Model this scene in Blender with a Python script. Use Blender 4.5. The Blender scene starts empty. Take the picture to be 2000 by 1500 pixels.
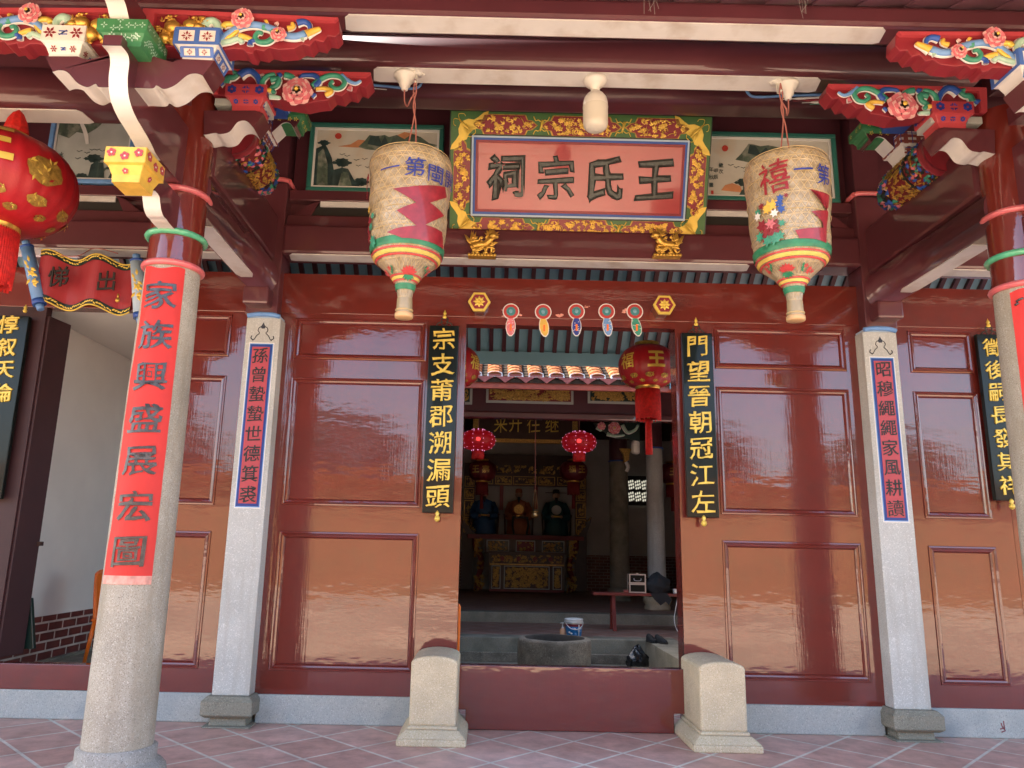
import bpy, bmesh, math, random
from mathutils import Vector, Matrix
from math import sin, cos, pi, radians, sqrt, atan2, asin
S = bpy.context.scene
COL = S.collection
# ------------------------------------------------------------------ camera
CX, CD, CH = -0.7358, 6.9604, 1.5
YAW, PITCH, ROLL, FPX, SX = 0.0050, 0.2136, 0.0215, 1481.2, -31.2
_f = Vector((sin(YAW), cos(YAW), 0)); _r = Vector((cos(YAW), -sin(YAW), 0)); _u = Vector((0, 0, 1))
FW = _f*cos(PITCH) + _u*sin(PITCH); _u2 = _u*cos(PITCH) - _f*sin(PITCH)
RT = _r*cos(ROLL) + _u2*sin(ROLL); UP = _u2*cos(ROLL) - _r*sin(ROLL)
EYE = Vector((CX, -CD, CH))
cam = bpy.data.cameras.new('camera'); camo = bpy.data.objects.new('camera', cam); COL.objects.link(camo)
camo.matrix_world = Matrix(((RT.x, UP.x, -FW.x, EYE.x), (RT.y, UP.y, -FW.y, EYE.y), (RT.z, UP.z, -FW.z, EYE.z), (0, 0, 0, 1)))
cam.sensor_width = 36; cam.lens = FPX/2000*36; cam.shift_x = -SX/2000; cam.clip_end = 2000; cam.clip_start = 0.05
S.camera = camo
# ------------------------------------------------------------------ sky, sun, exposure
SUN_EL, SUN_AZ = 42.0, -70.0       # sun stands high behind the hall, to the left
W = bpy.data.worlds.new('World'); S.world = W; W.use_nodes = True
nt = W.node_tree; bg = nt.nodes['Background']; sky = nt.nodes.new('ShaderNodeTexSky')
sky.sky_type = 'NISHITA'; sky.sun_disc = False; sky.sun_elevation = radians(SUN_EL); sky.sun_rotation = radians(SUN_AZ)
sky.air_density = 1.0; sky.dust_density = 3.0; sky.ozone_density = 1.0
nt.links.new(sky.outputs[0], bg.inputs[0]); bg.inputs[1].default_value = 0.15
sl = bpy.data.lights.new('sun', 'SUN'); sl.energy = 4.5; sl.angle = radians(1.0); sl.color = (1, 0.96, 0.90)
so = bpy.data.objects.new('sun', sl); COL.objects.link(so); so.location = (-8, 12, 20)
_sd = Vector((sin(radians(SUN_AZ))*cos(radians(SUN_EL)), cos(radians(SUN_AZ))*cos(radians(SUN_EL)), sin(radians(SUN_EL))))
so.rotation_euler = (-_sd).to_track_quat('-Z', 'Y').to_euler()
S.view_settings.view_transform = 'Standard'; S.view_settings.look = 'None'; S.view_settings.gamma = 1
S.view_settings.use_curve_mapping = False; S.view_settings.exposure = 2.45
S.cycles.max_bounces = 10; S.cycles.diffuse_bounces = 6; S.cycles.glossy_bounces = 5; S.cycles.use_denoising = True

def at(px, py, x=None, y=None, z=None):
    """the point of the place seen at photo pixel px,py on a known plane"""
    d = FW + RT*((px-1000-SX)/FPX) + UP*((750-py)/FPX)
    t = (x-EYE.x)/d.x if x is not None else (y-EYE.y)/d.y if y is not None else (z-EYE.z)/d.z
    return EYE + d*t

# ------------------------------------------------------------------ materials
M = {}
def mat(name, col, rough=0.5, metal=0.0, var=0.0, vscale=6.0, bump=0.0, bscale=20.0, coat=0.0, spec=0.5, speck=None, bstretch=None, dirt=None, emit=None, coat_r=0.06, coat_ior=1.5, streak=None):
    m = bpy.data.materials.new(name); m.use_nodes = True; n = m.node_tree.nodes; L = m.node_tree.links
    p = n['Principled BSDF']; p.inputs['Base Color'].default_value = (*col, 1); p.inputs['Roughness'].default_value = rough
    p.inputs['Metallic'].default_value = metal; p.inputs['Specular IOR Level'].default_value = spec
    if coat: p.inputs['Coat Weight'].default_value = coat; p.inputs['Coat Roughness'].default_value = coat_r; p.inputs['Coat IOR'].default_value = coat_ior
    tc = n.new('ShaderNodeTexCoord'); src = tc.outputs['Object']; cur = None
    def noise(scale, detail=4, stretch=None, rough_=0.55):
        t = n.new('ShaderNodeTexNoise'); t.inputs['Scale'].default_value = scale; t.inputs['Detail'].default_value = detail; t.inputs['Roughness'].default_value = rough_
        if stretch:
            mp = n.new('ShaderNodeMapping'); mp.inputs['Scale'].default_value = stretch; L.new(src, mp.inputs[0]); L.new(mp.outputs[0], t.inputs['Vector'])
        else: L.new(src, t.inputs['Vector'])
        return t.outputs['Fac']
    def mix(fac, a, b, mode='MIX'):
        x = n.new('ShaderNodeMix'); x.data_type = 'RGBA'; x.blend_type = mode
        if isinstance(fac, float): x.inputs[0].default_value = fac
        else: L.new(fac, x.inputs[0])
        for i, v in ((6, a), (7, b)):
            if isinstance(v, tuple): x.inputs[i].default_value = (*v, 1)
            else: L.new(v, x.inputs[i])
        return x.outputs[2]
    def ramp(fac, a, b):
        r = n.new('ShaderNodeMapRange'); r.inputs[1].default_value = a; r.inputs[2].default_value = b; L.new(fac, r.inputs[0]); return r.outputs[0]
    if var:
        lo = tuple(c*(1-var) for c in col); hi = tuple(min(1, c*(1+var)) for c in col)
        cur = mix(ramp(noise(vscale), 0.3, 0.7), lo, hi)
    if speck:
        sc, lo, hi, amt = speck
        base = cur if cur is not None else col
        f = ramp(noise(sc, 2, None, 0.7), 0.56, 0.64)
        cur = mix(f, base, lo)
        f2 = ramp(noise(sc*0.73, 2, None, 0.7), 0.58, 0.66)
        cur = mix(f2, cur, hi)
    if dirt:
        dc, dsc, a, b = dirt
        base = cur if cur is not None else col
        cur = mix(ramp(noise(dsc, 6), a, b), base, dc)
    if streak:
        base = cur if cur is not None else col
        cur = mix(ramp(noise(1.0, 6, (9, 9, 0.7)), 0.52, 0.80), base, streak)
        cur = mix(ramp(noise(0.9, 5), 0.45, 0.8), cur, tuple(c*0.8 for c in streak))
    if cur is not None: L.new(cur, p.inputs['Base Color'])
    if bump:
        b = n.new('ShaderNodeBump'); b.inputs['Strength'].default_value = bump; b.inputs['Distance'].default_value = 0.01
        L.new(noise(bscale, 3, bstretch), b.inputs['Height']); L.new(b.outputs[0], p.inputs['Normal'])
        if coat: L.new(b.outputs[0], p.inputs['Coat Normal'])
    if emit:
        p.inputs['Emission Color'].default_value = (*emit[:3], 1); p.inputs['Emission Strength'].default_value = emit[3]
    M[name] = m
    m['_n'] = 1
    return m
def nodes(m): return m.node_tree.nodes, m.node_tree.links, m.node_tree.nodes['Principled BSDF']
RED = (0.145, 0.0145, 0.0080)
mat('lacquer', RED, 0.55, spec=0.25, var=0.12, vscale=2.5, bump=0.19, bscale=2.6, bstretch=(0.9, 1, 2.6), coat=1.0, coat_r=0.045, coat_ior=1.76, dirt=((0.10, 0.02, 0.012), 3.0, 0.5, 0.9))
def brushed(name):
    """fine vertical brush marks added over the slow waves of a hand painted door"""
    n, L, p = nodes(M[name]); b = [x for x in n if x.type == 'BUMP'][0]
    tc = [x for x in n if x.type == 'TEX_COORD'][0]
    mp = n.new('ShaderNodeMapping'); mp.inputs['Scale'].default_value = (60, 60, 3); L.new(tc.outputs['Object'], mp.inputs[0])
    t = n.new('ShaderNodeTexNoise'); t.inputs['Scale'].default_value = 1; t.inputs['Detail'].default_value = 3; L.new(mp.outputs[0], t.inputs['Vector'])
    b2 = n.new('ShaderNodeBump'); b2.inputs['Strength'].default_value = 0.10; b2.inputs['Distance'].default_value = 0.004
    L.new(t.outputs['Fac'], b2.inputs['Height']); L.new(b.outputs[0], b2.inputs['Normal']); L.new(b2.outputs[0], p.inputs['Coat Normal']); L.new(b2.outputs[0], p.inputs['Normal'])
brushed('lacquer')
mat('maroon', (0.105, 0.022, 0.031), 0.5, var=0.15, vscale=2, bump=0.08, bscale=3.0, bstretch=(0.5, 2, 2), coat=0.9, coat_r=0.05, coat_ior=1.6)
mat('soffit_purple', (0.19, 0.085, 0.115), 0.4, var=0.1, vscale=2, coat=0.3, coat_r=0.2)
mat('maroon_dark', (0.085, 0.022, 0.031), 0.4, var=0.2, vscale=2, bump=0.08, bscale=4, coat=0.3, coat_r=0.15)
mat('leaf_maroon', (0.04, 0.010, 0.012), 0.55, var=0.15, vscale=3, bump=0.05, bscale=6)
mat('white', (0.74, 0.73, 0.71), 0.45, var=0.05, vscale=5, bump=0.06, bscale=12, dirt=((0.50, 0.44, 0.38), 3.5, 0.5, 0.8))
mat('white_wall', (0.82, 0.80, 0.74), 0.18, var=0.04, vscale=2, spec=0.5)
mat('plaster', (0.42, 0.42, 0.40), 0.7, var=0.12, vscale=1.5, bump=0.05)
mat('granite', (0.42, 0.385, 0.31), 0.75, var=0.16, vscale=3, speck=(150, (0.20, 0.17, 0.13), (0.62, 0.58, 0.50), 1), bump=0.25, bscale=90, dirt=((0.30, 0.25, 0.17), 1.6, 0.5, 0.8), streak=(0.28, 0.24, 0.17))
mat('granite_base', (0.36, 0.34, 0.30), 0.85, var=0.2, vscale=5, speck=(110, (0.20, 0.18, 0.15), (0.52, 0.50, 0.45), 1), bump=0.4, bscale=40, dirt=((0.22, 0.20, 0.17), 3, 0.45, 0.8))
mat('granite_grey', (0.54, 0.555, 0.52), 0.75, var=0.08, vscale=3, speck=(130, (0.36, 0.36, 0.35), (0.78, 0.78, 0.75), 1), bump=0.15, bscale=90, streak=(0.40, 0.39, 0.34))
mat('granite_yellow', (0.60, 0.51, 0.34), 0.8, var=0.14, vscale=4, speck=(120, (0.40, 0.32, 0.19), (0.76, 0.68, 0.54), 1), bump=0.3, bscale=70, dirt=((0.42, 0.36, 0.27), 2.2, 0.5, 0.85))
mat('granite_moss', (0.27, 0.26, 0.20), 0.85, var=0.2, vscale=5, speck=(110, (0.14, 0.13, 0.10), (0.42, 0.40, 0.33), 1), bump=0.3, bscale=70, dirt=((0.20, 0.19, 0.15), 2.5, 0.45, 0.8))
mat('plinth', (0.43, 0.46, 0.43), 0.7, var=0.1, vscale=2, speck=(120, (0.27, 0.29, 0.29), (0.56, 0.57, 0.55), 1), bump=0.12, bscale=60, dirt=((0.24, 0.29, 0.31), 1.7, 0.45, 0.75))
mat('court_stone', (0.29, 0.26, 0.19), 0.8, var=0.2, vscale=2, speck=(90, (0.16, 0.15, 0.13), (0.33, 0.32, 0.29), 1), bump=0.3, bscale=30, dirt=((0.15, 0.14, 0.10), 2.2, 0.45, 0.7))
mat('well_stone', (0.25, 0.21, 0.155), 0.9, var=0.35, vscale=5, speck=(60, (0.14, 0.11, 0.08), (0.36, 0.31, 0.24), 1), bump=0.7, bscale=25, dirt=((0.13, 0.11, 0.08), 3, 0.5, 0.75))
mat('well_inner_shade', (0.06, 0.05, 0.04), 0.95, var=0.3)  # near black so the hollow looks deep, shade put into the colour
mat('ink_soft', (0.022, 0.020, 0.022), 0.5, var=0.4, vscale=20)
mat('charm_red', (0.50, 0.05, 0.04), 0.4)
mat('charm_teal', (0.06, 0.26, 0.27), 0.4)
mat('blue_deep', (0.010, 0.04, 0.24), 0.35)
mat('gold', (0.72, 0.46, 0.10), 0.34, metal=0.75, var=0.25, vscale=20, bump=0.2, bscale=60)
mat('gold_hall', (0.50, 0.31, 0.08), 0.4, metal=0.5, var=0.4, vscale=30)
mat('gold_paint', (0.80, 0.58, 0.10), 0.35, metal=0.25, var=0.1, vscale=12, bump=0.1, bscale=30)
mat('gold_dull', (0.45, 0.29, 0.06), 0.45, metal=0.55, var=0.4, vscale=30, bump=0.3, bscale=60)
mat('carve_red', (0.25, 0.020, 0.032), 0.45, var=0.1, vscale=6, coat=0.2)
mat('rafter_red', (0.06, 0.012, 0.018), 0.5)
mat('deep_red', (0.20, 0.018, 0.022), 0.5, var=0.15, vscale=6)
mat('sign_red', (0.42, 0.045, 0.055), 0.3, var=0.08, vscale=3, bump=0.09, bscale=4, bstretch=(0.4, 1, 5), coat=1.0, coat_r=0.07)
mat('scroll_red', (0.36, 0.030, 0.040), 0.4, var=0.08, vscale=4, coat=0.4, coat_r=0.15)
mat('paper_red', (0.60, 0.025, 0.018), 0.6, var=0.04, vscale=8, bump=0.3, bscale=9, bstretch=(1, 1, 0.7))
mat('paper_pink', (0.75, 0.35, 0.28), 0.7, var=0.3, vscale=20)
mat('ink', (0.035, 0.032, 0.035), 0.22, var=0.5, vscale=25, bump=0.1, bscale=80)
mat('ink_sheen', (0.075, 0.07, 0.072), 0.22, metal=0.35, var=0.55, vscale=14, bump=0.15, bscale=60, bstretch=(1, 1, 3))
mat('black_lacquer', (0.004, 0.008, 0.006), 0.3, spec=0.2, bump=0.1, bscale=3, coat=0.3)
mat('sign_green', (0.055, 0.16, 0.045), 0.4, var=0.12, vscale=5, bump=0.05)
mat('dark_green', (0.012, 0.03, 0.024), 0.3)
mat('teal', (0.03, 0.16, 0.13), 0.4, var=0.1)
mat('blue', (0.03, 0.10, 0.42), 0.4, var=0.1)
mat('blue_light', (0.16, 0.34, 0.68), 0.4, var=0.15, vscale=10)
mat('block_blue', (0.07, 0.17, 0.52), 0.4, var=0.1)
mat('sky_blue', (0.21, 0.42, 0.52), 0.45, var=0.06, vscale=4)
mat('grey_blue', (0.45, 0.48, 0.46), 0.4)
mat('carve_green', (0.05, 0.30, 0.20), 0.4, var=0.3, vscale=12)
mat('mint', (0.40, 0.62, 0.50), 0.4, var=0.15, vscale=12)
mat('pale_blue', (0.45, 0.60, 0.75), 0.4)
mat('pink', (0.72, 0.20, 0.24), 0.4, var=0.25, vscale=14)
mat('pale_pink', (0.80, 0.50, 0.48), 0.4, var=0.15, vscale=12)
mat('yellow', (0.78, 0.50, 0.08), 0.4, var=0.15, vscale=10)
mat('cream', (0.80, 0.72, 0.50), 0.4)
mat('salmon_red', (0.48, 0.060, 0.075), 0.4, var=0.06)
mat('block_green', (0.05, 0.22, 0.09), 0.4, var=0.2, vscale=10)
mat('pure_white', (0.80, 0.79, 0.76), 0.35)
mat('plastic_white', (0.80, 0.78, 0.72), 0.3, var=0.03)
mat('lamp_shade', (0.66, 0.64, 0.56), 0.35)
mat('ring_green', (0.10, 0.45, 0.25), 0.25, var=0.2, vscale=20, coat=0.6)
mat('ring_pink', (0.68, 0.15, 0.16), 0.3, var=0.2, vscale=6, coat=0.6)
mat('string', (0.42, 0.16, 0.14), 0.8)
mat('steel', (0.55, 0.55, 0.54), 0.35, metal=0.9)
mat('dark_metal', (0.05, 0.05, 0.045), 0.45, metal=0.6)
mat('lantern_red', (0.42, 0.012, 0.018), 0.42, var=0.1, vscale=5, bump=0.15, bscale=60)
mat('tassel', (0.62, 0.018, 0.015), 0.7, var=0.25, vscale=30)
mat('lantern_shaded', (0.10, 0.004, 0.007), 0.5, var=0.1)  # darker copy of the lantern red, hall shade put into the colour
mat('tassel_shaded', (0.16, 0.006, 0.007), 0.7)  # tassel red darkened the same way to stand for hall shade
mat('lantern_lit', (0.26, 0.005, 0.012), 0.4, emit=(1.0, 0.01, 0.02, 0.02)); M['lantern_lit'].node_tree.nodes['Principled BSDF'].inputs['Alpha'].default_value = 0.85
mat('lamp_core', (0.8, 0.05, 0.05), 0.4, emit=(1.0, 0.05, 0.05, 2.0))
mat('lamp_bead', (0.9, 0.5, 0.7), 0.3, emit=(1.0, 0.35, 0.7, 0.22))
mat('orange', (0.95, 0.20, 0.015), 0.35, var=0.05)
mat('brick_grey', (0.2, 0.1, 0.08), 0.7)
mat('roof_tile', (0.21, 0.070, 0.028), 0.95, spec=0.03, var=0.35, vscale=9, bump=0.4, bscale=25, dirt=((0.28, 0.17, 0.08), 5, 0.5, 0.75))
mat('roof_dark', (0.05, 0.036, 0.026), 0.95, spec=0.03, var=0.3, vscale=10, bump=0.4, bscale=30)
mat('terracotta_pink', (0.30, 0.075, 0.06), 0.6, var=0.15, vscale=8)
mat('fascia_red', (0.36, 0.075, 0.045), 0.4, var=0.2, vscale=5)
mat('robe_blue', (0.02, 0.09, 0.22), 0.6, var=0.25, vscale=5)
mat('robe_orange', (0.32, 0.10, 0.04), 0.6, var=0.25, vscale=5)
mat('robe_green', (0.01, 0.07, 0.075), 0.6, var=0.25, vscale=5)
mat('skin', (0.42, 0.24, 0.16), 0.55)
mat('hair_black', (0.02, 0.018, 0.016), 0.6)
mat('dark_wood', (0.05, 0.022, 0.016), 0.4, var=0.2)
mat('bench_red', (0.20, 0.03, 0.022), 0.4, var=0.15)
mat('black_cloth', (0.014, 0.016, 0.018), 0.75, bump=0.5, bscale=18)
mat('black_plastic', (0.012, 0.012, 0.013), 0.22, bump=0.5, bscale=20)
mat('bucket_blue', (0.02, 0.20, 0.50), 0.35)
mat('pump_orange', (0.75, 0.38, 0.20), 0.35)
mat('brass', (0.50, 0.30, 0.12), 0.3, metal=0.9)
mat('bamboo', (0.36, 0.29, 0.17), 0.45, var=0.12, vscale=8, coat=0.5, coat_r=0.2)
mat('bamboo_strip', (0.52, 0.40, 0.21), 0.4, var=0.1)
mat('lantern_band_green', (0.03, 0.22, 0.11), 0.4, var=0.25, vscale=14)
mat('lantern_band_red', (0.55, 0.06, 0.06), 0.4, var=0.2, vscale=14)
mat('lantern_band_yellow', (0.75, 0.52, 0.12), 0.4, var=0.2, vscale=14)
mat('motif_red', (0.30, 0.018, 0.03), 0.4, var=0.25, vscale=18, coat=0.4)
mat('motif_blue', (0.03, 0.05, 0.30), 0.4, var=0.3, vscale=18)
mat('wood_disc', (0.62, 0.40, 0.20), 0.5, var=0.1)
mat('pic_paper', (0.62, 0.60, 0.52), 0.5, var=0.1, vscale=3, dirt=((0.60, 0.42, 0.24), 2.2, 0.5, 0.8))
mat('pic_paper_grey', (0.45, 0.48, 0.46), 0.5, var=0.15, vscale=3)
mat('mount_dark', (0.024, 0.050, 0.050), 0.6, var=0.6, vscale=9, streak=(0.11, 0.15, 0.13))
mat('mount_mid', (0.10, 0.14, 0.10), 0.6, var=0.6, vscale=9, dirt=((0.45, 0.45, 0.38), 7, 0.5, 0.75), streak=(0.04, 0.07, 0.06))
mat('mount_orange', (0.55, 0.24, 0.11), 0.6, var=0.2)
mat('sun_red', (0.52, 0.06, 0.04), 0.5)
mat('paving_court', (0.47, 0.335, 0.215), 0.85, var=0.4, vscale=0.25, bump=0.2, bscale=8)
mat('opposite_wall', (0.44, 0.25, 0.11), 0.8, var=0.12, vscale=0.5)
mat('foliage', (0.05, 0.09, 0.03), 0.6, var=0.4, vscale=3)
mat('cobweb', (0.30, 0.28, 0.27), 0.9)
mat('bark', (0.12, 0.08, 0.05), 0.9, var=0.3)

def brick_mat(name, c1, c2, mortar, bw, bh, ms, rot=(0, 0, 0), offset=0.5, rough=0.6, bump=0.2, stain=None):
    m = mat(name, c1, rough); n, L, p = nodes(m); tc = [x for x in n if x.type == 'TEX_COORD'][0]
    mp = n.new('ShaderNodeMapping'); mp.inputs['Rotation'].default_value = rot; L.new(tc.outputs['Object'], mp.inputs[0])
    b = n.new('ShaderNodeTexBrick'); b.offset = offset; b.squash = 1
    b.inputs['Color1'].default_value = (*c1, 1); b.inputs['Color2'].default_value = (*c2, 1); b.inputs['Mortar'].default_value = (*mortar, 1)
    b.inputs['Scale'].default_value = 1; b.inputs['Mortar Size'].default_value = ms; b.inputs['Mortar Smooth'].default_value = 0.15
    b.inputs['Bias'].default_value = 0; b.inputs['Brick Width'].default_value = bw; b.inputs['Row Height'].default_value = bh
    L.new(mp.outputs[0], b.inputs['Vector'])
    t = n.new('ShaderNodeTexNoise'); t.inputs['Scale'].default_value = 5; t.inputs['Detail'].default_value = 8; t.inputs['Roughness'].default_value = 0.65; L.new(tc.outputs['Object'], t.inputs['Vector'])
    mr = n.new('ShaderNodeMapRange'); mr.inputs[1].default_value = 0.3; mr.inputs[2].default_value = 0.7; mr.inputs[3].default_value = 0.72; mr.inputs[4].default_value = 1.25; L.new(t.outputs['Fac'], mr.inputs[0])
    mx = n.new('ShaderNodeMix'); mx.data_type = 'RGBA'; mx.blend_type = 'MULTIPLY'; mx.inputs[0].default_value = 1
    L.new(b.outputs['Color'], mx.inputs[6]); L.new(mr.outputs[0], mx.inputs[7]); out = mx.outputs[2]
    if stain:
        t2 = n.new('ShaderNodeTexNoise'); t2.inputs['Scale'].default_value = 9; t2.inputs['Detail'].default_value = 10; t2.inputs['Roughness'].default_value = 0.75; L.new(tc.outputs['Object'], t2.inputs['Vector'])
        m2 = n.new('ShaderNodeMapRange'); m2.inputs[1].default_value = 0.62; m2.inputs[2].default_value = 0.74; L.new(t2.outputs['Fac'], m2.inputs[0])
        mx2 = n.new('ShaderNodeMix'); mx2.data_type = 'RGBA'; mx2.inputs[7].default_value = (*stain, 1); L.new(m2.outputs[0], mx2.inputs[0]); L.new(out, mx2.inputs[6]); out = mx2.outputs[2]
    L.new(out, p.inputs['Base Color'])
    bp = n.new('ShaderNodeBump'); bp.inputs['Strength'].default_value = bump; bp.inputs['Distance'].default_value = 0.006
    inv = n.new('ShaderNodeMath'); inv.operation = 'SUBTRACT'; inv.inputs[0].default_value = 1; L.new(b.outputs['Fac'], inv.inputs[1])
    ad = n.new('ShaderNodeMath'); ad.operation = 'MULTIPLY_ADD'; L.new(t.outputs['Fac'], ad.inputs[0]); ad.inputs[1].default_value = 0.6; L.new(inv.outputs[0], ad.inputs[2])
    L.new(ad.outputs[0], bp.inputs['Height']); L.new(bp.outputs[0], p.inputs['Normal'])
    return m
TILE = 0.475
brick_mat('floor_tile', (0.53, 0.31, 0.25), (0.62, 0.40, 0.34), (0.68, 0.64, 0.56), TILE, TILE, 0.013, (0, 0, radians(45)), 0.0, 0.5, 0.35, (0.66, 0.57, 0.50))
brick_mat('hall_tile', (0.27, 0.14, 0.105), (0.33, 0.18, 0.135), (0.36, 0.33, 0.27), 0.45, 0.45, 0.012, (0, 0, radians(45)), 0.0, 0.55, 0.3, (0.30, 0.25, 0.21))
brick_mat('brick_x', (0.13, 0.028, 0.022), (0.17, 0.036, 0.028), (0.50, 0.44, 0.38), 0.27, 0.095, 0.011, (0, radians(-90), radians(-90)), 0.5, 0.4, 0.3)
brick_mat('brick_y', (0.13, 0.05, 0.035), (0.18, 0.07, 0.05), (0.30, 0.27, 0.23), 0.27, 0.1, 0.012, (radians(90), 0, 0), 0.5, 0.6, 0.3)

def weave_mat():
    """lantern skin: straw paper under an open hexagonal bamboo weave, in the lantern's own cylinder coordinates (uv)"""
    m = mat('weave', (0.55, 0.46, 0.29), 0.35, coat=0.7, coat_r=0.18); n, L, p = nodes(m)
    uv = n.new('ShaderNodeUVMap'); sp = n.new('ShaderNodeSeparateXYZ'); L.new(uv.outputs[0], sp.inputs[0])
    def mth(op, a, b=None, c=None):
        x = n.new('ShaderNodeMath'); x.operation = op
        for i, v in enumerate((a, b, c)):
            if v is None: continue
            if isinstance(v, (int, float)): x.inputs[i].default_value = v
            else: L.new(v, x.inputs[i])
        return x.outputs[0]
    u, v = sp.outputs[0], sp.outputs[1]
    nz = n.new('ShaderNodeTexNoise'); nz.inputs['Scale'].default_value = 14; L.new(uv.outputs[0], nz.inputs['Vector'])
    w = mth('MULTIPLY', mth('SUBTRACT', nz.outputs['Fac'], 0.5), 0.5)
    def line(k, wid):
        d = mth('ABSOLUTE', mth('SUBTRACT', mth('FRACT', mth('ADD', k, w)), 0.5))
        mr = n.new('ShaderNodeMapRange'); mr.inputs[1].default_value = wid; mr.inputs[2].default_value = wid*0.4; L.new(d, mr.inputs[0]); return mr.outputs[0]
    A = 34.0; B = 17.0
    l1 = line(mth('ADD', mth('MULTIPLY', u, A), mth('MULTIPLY', v, B)), 0.10)
    l2 = line(mth('SUBTRACT', mth('MULTIPLY', u, A), mth('MULTIPLY', v, B)), 0.10)
    l3 = line(mth('MULTIPLY', v, B), 0.085)
    g = mth('MAXIMUM', mth('MAXIMUM', l1, l2), mth('MULTIPLY', l3, 0.6))
    n2 = n.new('ShaderNodeTexNoise'); n2.inputs['Scale'].default_value = 26; n2.inputs['Detail'].default_value = 5; L.new(uv.outputs[0], n2.inputs['Vector'])
    r2 = n.new('ShaderNodeMapRange'); r2.inputs[1].default_value = 0.35; r2.inputs[2].default_value = 0.7; L.new(n2.outputs['Fac'], r2.inputs[0])
    c0 = n.new('ShaderNodeMix'); c0.data_type = 'RGBA'; c0.inputs[6].default_value = (0.29, 0.23, 0.135, 1); c0.inputs[7].default_value = (0.48, 0.42, 0.31, 1); L.new(r2.outputs[0], c0.inputs[0])
    c1 = n.new('ShaderNodeMix'); c1.data_type = 'RGBA'; c1.inputs[7].default_value = (0.55, 0.42, 0.23, 1); L.new(g, c1.inputs[0]); L.new(c0.outputs[2], c1.inputs[6])
    L.new(c1.outputs[2], p.inputs['Base Color'])
    h = mth('ADD', g, mth('MULTIPLY', n2.outputs['Fac'], 1.2))
    bp = n.new('ShaderNodeBump'); bp.inputs['Strength'].default_value = 0.6; bp.inputs['Distance'].default_value = 0.006; L.new(h, bp.inputs['Height'])
    L.new(bp.outputs[0], p.inputs['Normal']); L.new(bp.outputs[0], p.inputs['Coat Normal'])
weave_mat()

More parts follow.
